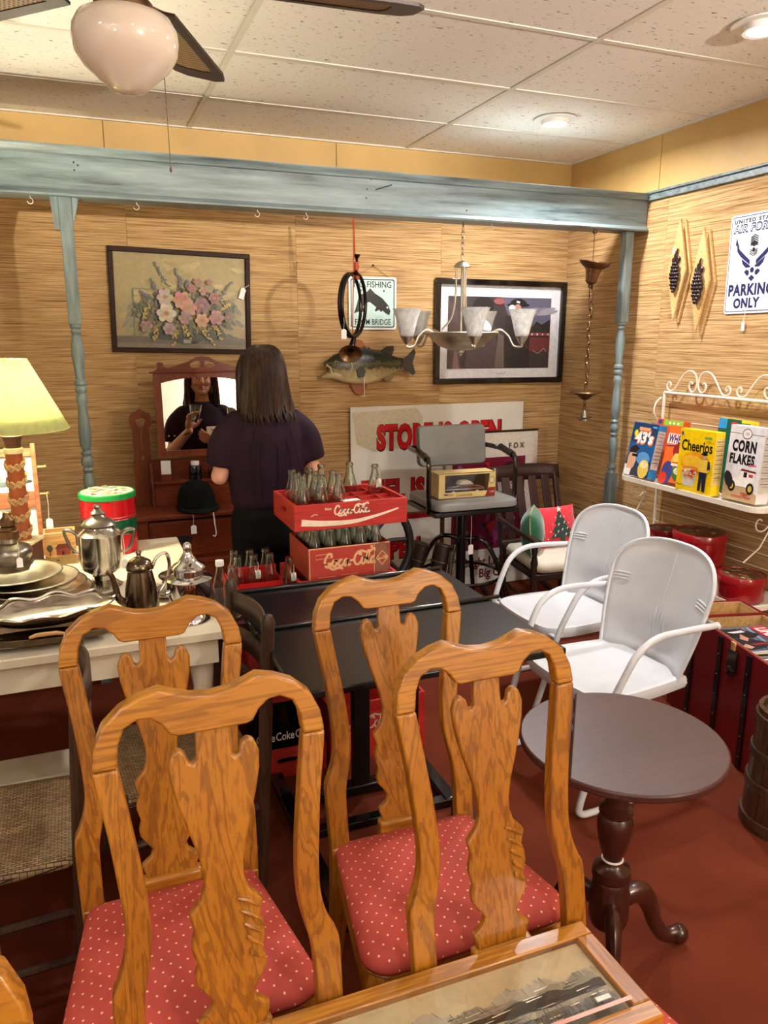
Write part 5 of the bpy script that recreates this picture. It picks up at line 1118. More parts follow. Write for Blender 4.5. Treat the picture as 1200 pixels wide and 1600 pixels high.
for x, h in ((0.23, 0.03), (0.27, 0.05), (0.3, 0.035), (0.33, 0.04)): P.poly([(x-0.006, 0.0), (x+0.006, 0.0), (x, h)], rgb(52, 38, 36))
P.rect(0.21, -0.12, X1, -0.03, rgb(104, 44, 48)); P.stroke([(0.24, -0.11), (0.28, -0.13), (0.32, -0.1), (0.34, -0.12)], 0.004, rgb(170, 150, 140), 4)
P.ell(0.12, 0.18, 0.06, 0.028, rgb(22, 20, 24)); P.ell(0.12, 0.17, 0.085, 0.012, rgb(22, 20, 24)); P.ell(0.115, 0.14, 0.03, 0.035, rgb(178, 130, 112)); P.ell(0.075, 0.15, 0.025, 0.02, rgb(210, 206, 214)); P.stroke([(0.105, 0.19), (0.13, 0.185)], 0.012, rgb(214, 210, 216))
P.poly([(0.03, 0.1), (0.19, 0.11), (0.22, -0.22), (0.02, -0.22)], rgb(38, 32, 34)); P.stroke([(0.17, 0.09), (0.22, 0.03), (0.17, -0.04), (0.2, -0.1)], 0.02, rgb(62, 48, 46), 5); P.ell(0.165, 0.02, 0.022, 0.026, rgb(196, 148, 122))
P.ell(-0.13, 0.16, 0.075, 0.055, rgb(26, 20, 24)); P.ell(-0.155, 0.11, 0.03, 0.045, rgb(172, 98, 92)); P.stroke([(-0.12, 0.15), (-0.09, 0.1), (-0.1, 0.05)], 0.03, rgb(190, 120, 108), 5)
P.poly([(-0.22, 0.08), (-0.05, 0.07), (0.0, -0.22), (-0.26, -0.22)], rgb(74, 62, 66)); P.ell(-0.22, 0.05, 0.03, 0.09, rgb(150, 90, 88)); P.poly([(X0, Y0), (-0.28, Y0), (-0.3, 0.12), (X0, 0.2)], rgb(78, 58, 56)); P.poly([(-0.34, Y0), (-0.29, Y0), (-0.32, -0.06)], rgb(128, 96, 92))
P.poly([(-0.04, -0.22), (0.03, -0.22), (0.02, -0.02), (-0.02, -0.0)], rgb(110, 96, 92)); P.ell(-0.02, 0.19, 0.04, 0.02, rgb(150, 84, 84))
P.stroke([(-0.02, -0.252), (0.0, -0.262), (0.015, -0.25), (0.03, -0.262), (0.04, -0.246)], 0.002, rgb(60, 60, 66), 4)
P.build('print', 'print_glass', t, TR(0, 0, 0.0088))
# no fishing sign
t = wthing('no_fishing_sign', 'square mint metal sign reading no fishing from bridge', 'sign', 1.655, 1.811, 0.0, YB-0.006)
MB().prism([(x, y) for x, y in [(-0.15, -0.142), (-0.142, -0.15), (0.142, -0.15), (0.15, -0.142), (0.15, 0.142), (0.142, 0.15), (-0.142, 0.15), (-0.15, 0.142)]], 0.0015).build('plate', 'white_wire', t, ang=None)
P = Paint(0.0001); K = rgb(18, 24, 26); mint = rgb(196, 224, 216)
P.rect(-0.147, -0.147, 0.147, 0.147, rgb(226, 236, 230)); P.rrect(-0.138, -0.138, 0.138, 0.138, 0.012, K); P.rrect(-0.132, -0.132, 0.132, 0.132, 0.009, mint)
P.text('NO FISHING', 0, 0.105, 0.05, K, 0.86, 0.012); P.text('FROM BRIDGE', 0, -0.108, 0.046, K, 0.78, 0.012)
fish = [(-0.118, -0.058), (-0.098, 0.0), (-0.085, 0.045), (-0.04, 0.062), (-0.016, 0.085), (0.012, 0.058), (0.06, 0.03), (0.1, -0.012), (0.112, -0.045), (0.104, -0.066), (0.085, -0.058), (0.06, -0.04), (0.052, -0.05), (0.04, -0.036), (0.018, -0.046), (0.012, -0.04), (0.022, -0.022), (-0.02, 0.008), (-0.05, 0.0), (-0.062, -0.02), (-0.05, -0.05), (-0.09, -0.048)]
P.poly(fish, K); P.ell(0.092, -0.022, 0.006, 0.006, mint)
for x in (-0.075, 0.07): P.ell(x, 0.072, 0.006, 0.006, rgb(70, 64, 58))
P.build('sign_face', 'print_metal', t, TR(0, 0, 0.0017))
MB().tube([(-0.1, 0.148, -0.001), (0.005, 0.215, -0.001), (0.105, 0.148, -0.001)], 0.0014, 5).build('hanging_wire', 'old_brass', t); MB().ball(0.005, 0.215, 0.0, 0.006, seg=8, rings=5).build('nail', 'iron', t)
# mounted bass
t = wthing('mounted_bass', 'mounted largemouth bass on an oval wooden plaque', 'fish trophy', 1.60, 1.452, 0.0, YB)
ov = [(0.07*math.cos(2*PI*k/28), 0.165*math.sin(2*PI*k/28)) for k in range(28)]
MB().prism(ov, 0.018, TR(-0.04, -0.01, 0.001)).build('plaque', 'plaque_wood', t, bevel=0.005, ang=40)
m, nt, b = newmat('bass_skin'); tc = nd(nt, 'ShaderNodeTexCoord'); sp_ = nd(nt, 'ShaderNodeSeparateXYZ'); nt.links.new(tc.outputs['Object'], sp_.inputs[0])
n = nd(nt, 'ShaderNodeTexNoise'); n.inputs['Scale'].default_value = 45; nt.links.new(tc.outputs['Object'], n.inputs['Vector']); mm = nd(nt, 'ShaderNodeMath', operation='MULTIPLY_ADD'); mm.inputs[1].default_value = 0.05; nt.links.new(n.outputs[0], mm.inputs[0]); nt.links.new(sp_.outputs['Y'], mm.inputs[2])
mr = nd(nt, 'ShaderNodeMapRange'); mr.inputs['From Min'].default_value = -0.06; mr.inputs['From Max'].default_value = 0.10; nt.links.new(mm.outputs[0], mr.inputs[0])
r = ramp(nt, mr.outputs[0], [(0.0, rgb(206, 188, 140)), (0.38, rgb(150, 134, 92)), (0.5, rgb(40, 42, 28)), (0.58, rgb(84, 80, 50)), (0.72, rgb(36, 38, 26)), (1.0, rgb(20, 22, 16))]); nt.links.new(r.outputs[0], b.inputs['Base Color']); b.inputs['Roughness'].default_value = 0.25
vo = nd(nt, 'ShaderNodeTexVoronoi'); vo.inputs['Scale'].default_value = 170; nt.links.new(tc.outputs['Object'], vo.inputs['Vector']); bump(nt, b, vo.outputs['Distance'], 0.3, 0.002)
plain('fin', rgb(44, 42, 28), 0.4, var=0.3, nscale=50); plain('fin_pale', rgb(120, 100, 58), 0.4, var=0.25); plain('fish_mouth', rgb(186, 168, 130), 0.5, var=0.2)
rings = []
for x, zc, hh, tt in ((-0.245, 0.0, 0.034, 0.022), (-0.215, 0.002, 0.05, 0.032), (-0.16, 0.003, 0.066, 0.043), (-0.09, 0.004, 0.078, 0.05), (-0.01, 0.004, 0.08, 0.05), (0.07, 0.006, 0.068, 0.04), (0.14, 0.01, 0.047, 0.028), (0.195, 0.013, 0.03, 0.017), (0.225, 0.014, 0.027, 0.01)):
    rings.append([(x, zc-0.006+1.32*hh*math.sin(2*PI*k/20), 0.062+tt*math.cos(2*PI*k/20)) for k in range(20)])
MB().loft(rings).build('body', 'bass_skin', t, ang=80)
MB().loft([[(x, yy+hh*math.sin(2*PI*k/14), 0.062+tt*math.cos(2*PI*k/14)) for k in range(14)] for x, yy, hh, tt in ((-0.285, -0.062, 0.007, 0.012), (-0.265, -0.058, 0.014, 0.022), (-0.22, -0.045, 0.026, 0.03), (-0.17, -0.045, 0.04, 0.034))]).build('lower_jaw', 'fish_mouth', t)
MB().loft([[(x, yy+hh*math.sin(2*PI*k/14), 0.062+tt*math.cos(2*PI*k/14)) for k in range(14)] for x, yy, hh, tt in ((-0.268, 0.016, 0.010, 0.014), (-0.25, 0.018, 0.018, 0.024), (-0.21, 0.018, 0.026, 0.03))]).build('upper_jaw', 'bass_skin', t)
MB().tube(spline([(-0.262, 0.01, 0.085), (-0.24, -0.01, 0.095), (-0.235, -0.04, 0.093)], 5), 0.006, 7).build('lip', 'fish_mouth', t)
e = MB().ball(-0.205, 0.022, 0.096, 0.011, seg=12, rings=8).build('eye', 'gold_braid', t); MB().ball(-0.2055, 0.0225, 0.104, 0.006, seg=10, rings=6).build('pupil', 'black_gloss', e)
MB().tube(spline([(-0.14, 0.05, 0.105), (-0.115, 0.0, 0.113), (-0.13, -0.05, 0.1)], 5), 0.004, 6).build('gill_edge', 'fish_mouth', t)
def fin(name, pts, mat, z0=0.06, th=0.005): MB().prism(pts, th, TR(0, 0, z0-th/2)).build(name, mat, t, bevel=0.0015, seg=1, ang=None)
fin('tail_fin', [(0.215, 0.03), (0.255, 0.055), (0.3, 0.10), (0.31, 0.075), (0.29, 0.015), (0.31, -0.045), (0.295, -0.06), (0.25, -0.03), (0.215, -0.005)], 'fin')
fin('dorsal_fin', [(-0.06, 0.075), (-0.05, 0.11), (-0.035, 0.098), (-0.02, 0.115), (-0.005, 0.10), (0.01, 0.11), (0.02, 0.095), (0.045, 0.085), (0.06, 0.068)], 'fin')
fin('dorsal_fin', [(0.06, 0.068), (0.085, 0.09), (0.12, 0.112), (0.165, 0.115), (0.17, 0.09), (0.155, 0.06), (0.14, 0.045)], 'fin')
fin('anal_fin', [(0.09, -0.05), (0.11, -0.09), (0.14, -0.098), (0.165, -0.07), (0.16, -0.03)], 'fin_pale')
fin('pectoral_fin', [(-0.09, -0.02), (-0.06, 0.0), (-0.03, -0.025), (-0.04, -0.06), (-0.075, -0.065)], 'fin', 0.113)
price_tag(t, (-0.04, -0.02, 0.115), 0, 0.0, (0.028, 0.04)).matrix_local = TR(-0.0, -0.155, 0.0)
MB().tube([(-0.04, -0.06, 0.112), (-0.04, -0.175, 0.114)], 0.002, 5).build('tag_string', 'string', t)
# ---------------------------------------------------------------- hanging from the beam
HY = BY+0.05
t = thing('hunting_horn', 'coiled dark hunting horn hanging by an orange cord', 'horn', (1.297, HY, 1.77), math.radians(50))
plain('horn_dark', rgb(30, 22, 18), 0.25, 0.6, var=0.2); plain('cord_orange', rgb(176, 74, 40), 0.7)
L = [(0.148*math.cos(a), 0.012*math.sin(a*0.5)-0.006, 0.150*math.sin(a)) for a in [PI/2+2*PI*k/60 for k in range(61)]]
MB().tube(L, [0.009]*61, 10).build('coil', 'horn_dark', t)
MB().tube([(0.148*math.cos(a), 0.020, 0.150*math.sin(a)) for a in [PI/2+2*PI*k/60 for k in range(60)]], 0.0085, 10, closed=True).build('coil', 'horn_dark', t)
MB().tube(spline([(0.0, -0.006, 0.15), (0.03, -0.008, 0.18), (0.025, -0.006, 0.215)], 5), [0.008, 0.006], 8).build('lead_pipe', 'horn_dark', t)
MB().lathe([(0.006, 0.0), (0.008, 0.01), (0.017, 0.022), (0.018, 0.028), (0.0, 0.026)], 14, TR(0.025, -0.006, 0.213)).build('mouthpiece', 'horn_dark', t)
RB = TR(0, 0, 0, 0, 0, -math.radians(50))
MB().tube(spline([(0.0, 0.0, -0.148), (-0.008, 0.0, -0.175), (-0.02, -0.01, -0.2), (-0.035, -0.025, -0.213)], 5), [0.010, 0.022], 12, M=RB).build('bell_throat', 'horn_dark', t)
MB().lathe([(0.02, 0.0), (0.03, 0.025), (0.052, 0.045), (0.058, 0.05), (0.054, 0.05), (0.03, 0.03), (0.012, 0.0)], 28, RB @ TR(-0.035, -0.02, -0.213, math.radians(112), 0, math.radians(-12)), sx=1.0, sy=0.8).build('bell', 'old_brass', t)
MB().tube([(0.02, 0, 0.22), (0.004, 0, 0.40), (0.0, 0, 0.408), (-0.004, 0, 0.40), (0.0, 0.0, 0.22), (0.0, 0.01, -0.14)], 0.003, 6).build('cord', 'cord_orange', t)
MB().tube([(0.018, -0.006, 0.205), (0.02, -0.006, 0.16), (0.03, -0.006, 0.13)], [0.011, 0.012], 8).build('cord_wrap', 'cord_orange', t)
price_tag(t, (-0.149*math.cos(0.3), 0.0, -0.06), -math.radians(50), 0.055, (0.026, 0.046))
# chandelier
t = thing('chandelier', 'brushed nickel five-arm chandelier with frosted glass shades', 'chandelier', (1.888, HY, 0))
m, nt, b = newmat('frosted_glass'); b.inputs['Base Color'].default_value = rgb(232, 236, 236); b.inputs['Roughness'].default_value = 0.35; b.inputs['Transmission Weight'].default_value = 0.3; b.inputs['IOR'].default_value = 1.3
n = nd(nt, 'ShaderNodeTexNoise'); n.inputs['Scale'].default_value = 22; n.inputs['Distortion'].default_value = 2; nt.links.new(coords(nt), n.inputs['Vector']); r = ramp(nt, n.outputs[0], [(0.35, rgb(222, 226, 226)), (0.65, rgb(250, 252, 252))]); nt.links.new(r.outputs[0], b.inputs['Base Color'])
def chain(z0, z1, x=0, y=0, mat='nickel', pitch=0.026, parent=None, wob=0.0, r=0.0022):
    n_ = max(1, int((z1-z0)/pitch))
    for k in range(n_):
        zc = z0+(k+0.5)*(z1-z0)/n_; h_ = (z1-z0)/n_*0.68
        xx = x+wob*math.sin(k*1.3)
        pts = [((0.0085*math.cos(a)) if k % 2 == 0 else 0.0, 0.0 if k % 2 == 0 else 0.0085*math.cos(a), h_*math.sin(a)) for a in [2*PI*i/12 for i in range(12)]]
        MB().tube([(xx+p_[0], y+p_[1], zc+p_[2]) for p_ in pts], r, 5, closed=True).build('chain_link', mat, parent)
chain(2.005, 2.168, parent=t)
MB().tube([(0, 0, 2.165), (0, 0, 2.186)], 0.002, 5).build('hook', 'iron', t)
MB().lathe([(0.0, 2.005), (0.008, 2.0), (0.03, 1.99), (0.042, 1.975), (0.044, 1.968), (0.0, 1.968)], 28).build('top_dome', 'nickel', t)
for k in range(3):
    a = 2*PI*k/3+0.4; MB().tube(spline([(0.03*math.cos(a), 0.03*math.sin(a), 1.968), (0.032*math.cos(a), 0.032*math.sin(a), 1.82), (0.05*math.cos(a), 0.05*math.sin(a), 1.72), (0.10*math.cos(a), 0.10*math.sin(a), 1.655)], 5), 0.0055, 8).build('stem_rod', 'nickel', t)
MB().tube([(0, 0, 1.968), (0, 0, 1.62)], 0.006, 8).build('centre_rod', 'nickel', t)
MB().lathe([(0.195, 1.645), (0.2, 1.64), (0.185, 1.628), (0.165, 1.622), (0.15, 1.6), (0.11, 1.57), (0.06, 1.552), (0.0, 1.547), (0.0, 1.552), (0.06, 1.558), (0.11, 1.576), (0.145, 1.606), (0.16, 1.63)], 44).build('bowl', 'nickel', t, ang=40)
MB().lathe([(0.02, 1.55), (0.022, 1.54), (0.008, 1.532), (0.007, 1.525), (0.0, 1.52)], 16).build('finial', 'nickel', t)
for k in range(5):
    a = math.radians(-105+72*k); cx_, cy_ = 0.315*math.cos(a), 0.315*math.sin(a); dx, dy = math.cos(a), math.sin(a)
    ar = MB().tube(spline([(0.15*dx, 0.15*dy, 1.635), (0.2*dx, 0.2*dy, 1.655), (0.245*dx, 0.245*dy, 1.625), (0.275*dx, 0.275*dy, 1.575), (0.315*dx, 0.315*dy, 1.57), (0.315*dx, 0.315*dy, 1.59)], 5), 0.006, 8).build('arm', 'nickel', t)
    MB().lathe([(0.006, 1.58), (0.014, 1.588), (0.03, 1.615), (0.034, 1.622), (0.0, 1.624)], 20, TR(cx_, cy_, 0)).build('shade_cup', 'nickel', ar)
    MB().lathe([(0.03, 1.622), (0.036, 1.63), (0.045, 1.67), (0.055, 1.71), (0.07, 1.752), (0.073, 1.757), (0.069, 1.756), (0.05, 1.708), (0.04, 1.668), (0.03, 1.634)], 28, TR(cx_, cy_, 0)).build('glass_shade', 'frosted_glass', ar, ang=60)
MB().lathe([(0.0, 0.0), (0.055, 0.004), (0.062, 0.012), (0.055, 0.018), (0.0, 0.008)], 24, TR(0.075, -0.07, 1.68, 0.6, 0.35, 0)).build('loose_glass_dish', 'frosted_glass', t)
# brass pendant on a chain near the corner
t = thing('pendant_fixture', 'old brass pendant fixture hanging on a long chain', 'pendant lamp', (2.70, HY+0.01, 0))
MB().tube([(0, 0, 2.187), (0, 0, 2.03)], 0.0025, 6).build('hook_wire', 'old_brass', t); MB().lathe([(0.0, 2.186), (0.012, 2.182), (0.012, 2.172), (0.0, 2.168)], 12).build('hook_cap', 'old_brass', t)
MB().lathe([(0.085, 2.024), (0.086, 2.018), (0.07, 2.0), (0.045, 1.985), (0.036, 1.95), (0.03, 1.915), (0.012, 1.9), (0.01, 1.885), (0.0, 1.88)], 32, TR(0, 0, 1.95, 0.12, 0.1, 0) @ TR(0, 0, -1.95)).build('canopy', 'old_brass', t)
chain(1.32, 1.92, 0.0, 0.0, 'old_brass', 0.036, t, 0.006, 0.003)
MB().tube(spline([(0.005, 0.0, 1.9), (0.02, 0.0, 1.75), (-0.015, 0, 1.6), (0.018, 0, 1.45), (0.0, 0, 1.33)], 8), 0.002, 5).build('lamp_wire', 'old_brass', t)
MB().lathe([(0.0, 1.318), (0.088, 1.316), (0.092, 1.308), (0.05, 1.295), (0.02, 1.27), (0.0, 1.262)], 32, TR(0, 0, 0, 0.0, 0.0, 0)).build('lower_canopy', 'old_brass', t)
chain(1.205, 1.27, 0, 0, 'old_brass', 0.03, t, 0, 0.003)
MB().lathe([(0.0, 1.212), (0.014, 1.208), (0.022, 1.19), (0.026, 1.168), (0.036, 1.16), (0.036, 1.15), (0.0, 1.152)], 24).build('socket_bell', 'pewter', t)
for s in (-1, 1): MB().tube([(s*0.03, 0, 1.165), (s*0.05, 0, 1.163)], 0.003, 6).build('set_screw', 'old_brass', t)

# ---------------------------------------------------------------- dresser with mirror
DX, DY = 0.62, 4.09
t = thing('dresser', 'reddish wooden dresser with shaped mirror behind the woman', 'dresser', (DX, DY, 0))
dw, dd = 0.80, 0.46
MB().bx(-dw/2-0.012, dw/2+0.012, -dd/2-0.02, dd/2, 0.725, 0.752).build('top', 'mahogany_x', t, bevel=0.008, seg=3, ang=40)
for s in (-1, 1): MB().bx(s*(dw/2-0.02)-0.01, s*(dw/2-0.02)+0.01, -dd/2+0.02, dd/2, 0.04, 0.725).build('side_panel', 'mahogany_z', t, ang=None)
for s in (-1, 1): MB().bx(s*(dw/2-0.025)-0.025, s*(dw/2-0.025)+0.025, -dd/2, -dd/2+0.03, 0.0, 0.725).build('front_stile', 'mahogany_z', t, bevel=0.003, ang=None)
MB().bx(-dw/2+0.03, dw/2-0.03, dd/2-0.015, dd/2, 0.04, 0.725).build('back_panel', 'mahogany_x', t, ang=None)
for z0, z1 in ((0.52, 0.715), (0.31, 0.505), (0.09, 0.295)):
    d_ = MB().bx(-dw/2+0.052, dw/2-0.052, -dd/2-0.002, -dd/2+0.02, z0, z1).build('drawer', 'mahogany_x', t, bevel=0.004, ang=None)
    MB().ringprism([(-0.335, z0+0.012), (0.335, z0+0.012), (0.335, z1-0.012), (-0.335, z1-0.012)], [(-0.327, z0+0.02), (0.327, z0+0.02), (0.327, z1-0.02), (-0.327, z1-0.02)], 0.004, Matrix(((1, 0, 0, 0), (0, 0, -1, -dd/2-0.002), (0, 1, 0, 0), (0, 0, 0, 1)))).build('drawer_bead', 'mahogany_x', d_, ang=None)
    for s in (-1, 1):
        MB().prism([(s*0.19-0.045, (z0+z1)/2-0.012), (s*0.19+0.045, (z0+z1)/2-0.012), (s*0.19+0.05, (z0+z1)/2+0.012), (s*0.19, (z0+z1)/2+0.022), (s*0.19-0.05, (z0+z1)/2+0.012)], 0.003, Matrix(((1, 0, 0, 0), (0, 0, -1, -dd/2-0.002), (0, 1, 0, 0), (0, 0, 0, 1)))).build('handle_plate', 'iron', d_, ang=None)
        MB().tube(spline([(s*0.19-0.03, -dd/2-0.006, (z0+z1)/2), (s*0.19-0.025, -dd/2-0.02, (z0+z1)/2-0.012), (s*0.19+0.025, -dd/2-0.02, (z0+z1)/2-0.012), (s*0.19+0.03, -dd/2-0.006, (z0+z1)/2)], 4), 0.004, 6).build('bail_handle', 'iron', d_)
for z in (0.505, 0.295, 0.055): MB().bx(-dw/2+0.03, dw/2-0.03, -dd/2+0.004, -dd/2+0.02, z, z+0.016).build('drawer_rail', 'mahogany_x', t, ang=None)
# mirror stand: two pierced boards, glove-box shelf, swinging mirror
for s in (-1, 1):
    xo = s*0.335
    outl = [(-0.048, 0.752), (0.048, 0.752), (0.048, 0.98), (0.042, 1.0), (0.042, 1.16), (0.052, 1.17), (0.055, 1.215), (0.045, 1.235), (0.02, 1.245), (0.0, 1.26), (-0.02, 1.245), (-0.045, 1.235), (-0.055, 1.215), (-0.052, 1.17), (-0.042, 1.16), (-0.042, 1.0), (-0.048, 0.98)]
    hole = [(0.004, 1.005), (0.009, 0.995), (0.004, 0.985), (0.004, 1.0), (0.004, 1.02), (0.003, 1.1), (0.004, 1.165), (0.012, 1.175), (0.026, 1.19), (0.024, 1.205), (0.0, 1.212), (-0.024, 1.205), (-0.026, 1.19), (-0.012, 1.175), (-0.004, 1.165), (-0.003, 1.1), (-0.004, 1.02)]
    n_ = 48
    def ring_resample(pts, n_):
        c0 = sum(p_[0] for p_ in pts)/len(pts); L_ = [0]
        for i in range(len(pts)): L_.append(L_[-1]+math.dist(pts[i], pts[(i+1) % len(pts)]))
        out_ = []
        for k in range(n_):
            d0 = L_[-1]*k/n_
            for i in range(len(pts)):
                if L_[i] <= d0 < L_[i+1]+1e-12:
                    f_ = (d0-L_[i])/max(1e-9, L_[i+1]-L_[i]); p_, q_ = pts[i], pts[(i+1) % len(pts)]; out_.append((p_[0]+(q_[0]-p_[0])*f_, p_[1]+(q_[1]-p_[1])*f_)); break
        return out_
    # board split in four slabs round the pierced slot
    Mb = Matrix(((1, 0, 0, xo), (0, 0, -1, 0.06), (0, 1, 0, 0), (0, 0, 0, 1)))
    bd_ = MB()
    bd_.prism([(-0.048, 0.752), (0.048, 0.752), (0.048, 0.98), (0.0455, 0.987), (-0.0455, 0.987), (-0.048, 0.98)], 0.02, Mb)
    for q in (-1, 1): bd_.prism([(q*0.0455, 0.987), (q*0.042, 1.0), (q*0.042, 1.16), (q*0.052, 1.17), (q*0.0555, 1.195), (q*0.025, 1.195), (q*0.014, 1.172), (q*0.004, 1.16), (q*0.003, 1.02), (q*0.009, 0.997), (q*0.001, 0.987)], 0.02, Mb)
    bd_.prism([(-0.0555, 1.195), (-0.024, 1.195), (-0.02, 1.206), (0.0, 1.212), (0.02, 1.206), (0.024, 1.195), (0.0555, 1.195), (0.055, 1.215), (0.045, 1.235), (0.02, 1.245), (0.0, 1.26), (-0.02, 1.245), (-0.045, 1.235), (-0.055, 1.215)], 0.02, Mb)
    bd_.build('mirror_support', 'mahogany_z', t, ang=None)
    MB().prism([(0, 0.752), (0.0, 0.98), (-0.02, 0.97), (-0.05, 0.93), (-0.055, 0.89), (-0.075, 0.87), (-0.08, 0.752)], 0.014, Matrix(((0, 0, 1, s*0.30-0.007), (1, 0, 0, 0.05), (0, 1, 0, 0), (0, 0, 0, 1)))).build('side_bracket', 'mahogany_z', t, bevel=0.002, ang=None)
    MB().lathe([(0.0, 0.0), (0.01, 0.002), (0.01, 0.012), (0.005, 0.016), (0.005, 0.035)], 12, TR(s*0.285, 0.05, 1.19, 0, -s*PI/2, 0)).build('pivot_knob', 'old_brass', t)
MB().bx(-0.29, 0.29, -0.02, 0.06, 0.865, 0.88).build('glove_shelf', 'mahogany_x', t, bevel=0.003, ang=None)
MB().bx(-0.29, 0.29, -0.005, 0.06, 0.752, 0.865).build('glove_box', 'mahogany_x', t, ang=None)
MB().bx(-0.29, 0.29, 0.05, 0.062, 0.88, 0.985).build('back_board', 'mahogany_x', t, ang=None)
TILT = math.radians(-4.0)
MM = TR(0, 0.045, 1.0, TILT, 0, 0) @ Matrix(((1, 0, 0, 0), (0, 0, -1, 0), (0, 1, 0, 0), (0, 0, 0, 1)))
mw = 0.255
fr_ = MB()
for s in (-1, 1): fr_.prism([(s*mw, 0.0), (s*(mw-0.036), 0.0), (s*(mw-0.036), 0.42), (s*mw, 0.42)], 0.024, MM)
fr_.prism([(-mw+0.036, 0.0), (mw-0.036, 0.0), (mw-0.036, 0.034), (-mw+0.036, 0.034)], 0.024, MM)
ar_ = [(x_, 0.385+0.028*(1-(x_/(mw-0.036))**2)) for x_ in [(-1+2*k/16)*(mw-0.036) for k in range(17)]]
fr_.prism(ar_+[(mw-0.036, 0.435), (-mw+0.036, 0.435)], 0.024, MM); fr_.prism([(-mw, 0.42), (-mw+0.036, 0.42), (-mw+0.036, 0.435), (-mw, 0.435)], 0.024, MM); fr_.prism([(mw, 0.42), (mw-0.036, 0.42), (mw-0.036, 0.435), (mw, 0.435)], 0.024, MM)
mf = fr_.build('mirror_frame', 'mahogany_z', t, ang=None)
MB().prism([(-mw-0.02, 0.435), (mw+0.02, 0.435), (mw+0.02, 0.443), (-mw-0.02, 0.443)], 0.04, MM).build('cornice', 'mahogany_x', mf, bevel=0.003, ang=None)
half = [(mw+0.005, 0.443), (mw-0.02, 0.455), (mw-0.028, 0.47), (mw-0.02, 0.482), (mw-0.03, 0.492), (mw-0.052, 0.488), (mw-0.056, 0.468), (mw-0.08, 0.462), (0.11, 0.47), (0.07, 0.495), (0.035, 0.515), (0.0, 0.52)]
cm = MB()
for s in (-1, 1):
    cm.prism([(s*x_, y_) for x_, y_ in half[:-4]]+[(s*0.07, 0.495), (s*0.062, 0.483), (s*0.07, 0.475), (s*0.06, 0.465), (s*0.06, 0.443)], 0.018, MM)
    cm.prism([(s*0.06, 0.443), (s*0.06, 0.462), (s*0.03, 0.462), (0, 0.468), (0, 0.443)], 0.018, MM)
    cm.prism([(s*0.07, 0.495), (s*0.062, 0.485), (s*0.03, 0.498), (0.0, 0.495), (0.0, 0.52), (s*0.035, 0.515)], 0.018, MM)
cm.prism([(-0.008, 0.466), (0.008, 0.466), (0.006, 0.48), (0.012, 0.488), (0.006, 0.497), (-0.006, 0.497), (-0.012, 0.488), (-0.006, 0.48)], 0.018, MM)
cm.build('carved_crest', 'mahogany_x', mf, ang=None)
m, nt, b = newmat('mirror_silver'); b.inputs['Metallic'].default_value = 1.0; b.inputs['Roughness'].default_value = 0.012; b.inputs['Base Color'].default_value = rgb(232, 230, 222)
g_ = MB(); pts = [(-mw+0.034, 0.032), (mw-0.034, 0.032), (mw-0.034, 0.384)]+[(x_, y_+0.004) for x_, y_ in ar_[::-1]]+[(-mw+0.034, 0.384)]
g_.prism(pts, 0.004, MM, 0.008); g_.build('mirror_glass', 'mirror_silver', t, ang=None)
gb = MB(); bev = [(x_*0.93, 0.21+(y_-0.21)*0.93) for x_, y_ in pts]; gb.ringprism(pts, bev, 0.0006, MM, 0.0125); gb.build('mirror_bevel', 'mirror_silver', t, ang=None)
MB().bx(-mw+0.006, mw-0.006, 0.006, 0.43, 0.0, 0.006, MM).build('mirror_back', 'mahogany_z', t, ang=None)
# things on the dresser
t = thing('riding_helmet', 'black velvet riding helmet on the dresser edge with white tags', 'helmet', (0.522, 3.95, 0.754), 0.1)
plain('black_velvet', rgb(14, 17, 16), 0.95, var=0.3, nscale=25, spec=0.15)
MB().lathe([(0.1, 0.0), (0.101, 0.02), (0.098, 0.06), (0.086, 0.10), (0.062, 0.13), (0.03, 0.146), (0.0, 0.15)], 32, None, sx=0.97, sy=1.12).build('shell', 'black_velvet', t, ang=80)
br = MB(); br.grid(lambda u, v: ((0.1+0.03*v*math.sin(PI*u)+0.002)*math.cos(PI+PI*u)*0.99, (0.112+0.05*v*math.sin(PI*u))*math.sin(PI+PI*u), 0.018-0.012*v*math.sin(PI*u)), 24, 4); br.build('peak', 'black_velvet', t, solid=0.004)
MB().ball(0, 0, 0.152, 0.008, 0.008, 0.004, 10, 6).build('button', 'black_velvet', t)
MB().tube(spline([(0.045, -0.155, 0.004), (0.047, -0.165, -0.05), (0.052, -0.163, -0.10), (0.046, -0.163, -0.118), (0.036, -0.163, -0.112)], 5), 0.003, 6).build('white_strap', 'white_felt', t)
price_tag(t, (-0.06, -0.165, 0.006), 0, 0.055, (0.028, 0.044))
for q, (x, rr, h, lb) in enumerate(((0.545, 0.034, 0.085, 'black round jar with white lid behind the riding helmet'),)):
    t = thing('black_jar', lb, 'jar', (x, 4.10, 0.881)); MB().lathe([(0.0, 0.0), (rr, 0.002), (rr*1.02, 0.02), (rr*0.96, 0.022), (rr, 0.03), (rr, h*0.7), (rr*0.9, h*0.85), (rr*0.5, h*0.9)], 24).build('body', 'black_gloss', t); MB().lathe([(0.02, h*0.88), (0.022, h*0.9), (0.022, h*1.12), (0.0, h*1.14)], 20).build('lid', 'tag_card', t)
t = thing('white_carton', 'small white upright carton on the dresser shelf', 'box', (0.395, 4.10, 0.881), -0.2); MB().bx(-0.024, 0.024, -0.012, 0.012, 0.035, 0.105).build('carton', 'tag_card', t, bevel=0.001, ang=None); MB().bx(-0.027, 0.027, -0.014, 0.014, 0, 0.034).build('stand', 'mahogany_x', t, bevel=0.002, ang=None)
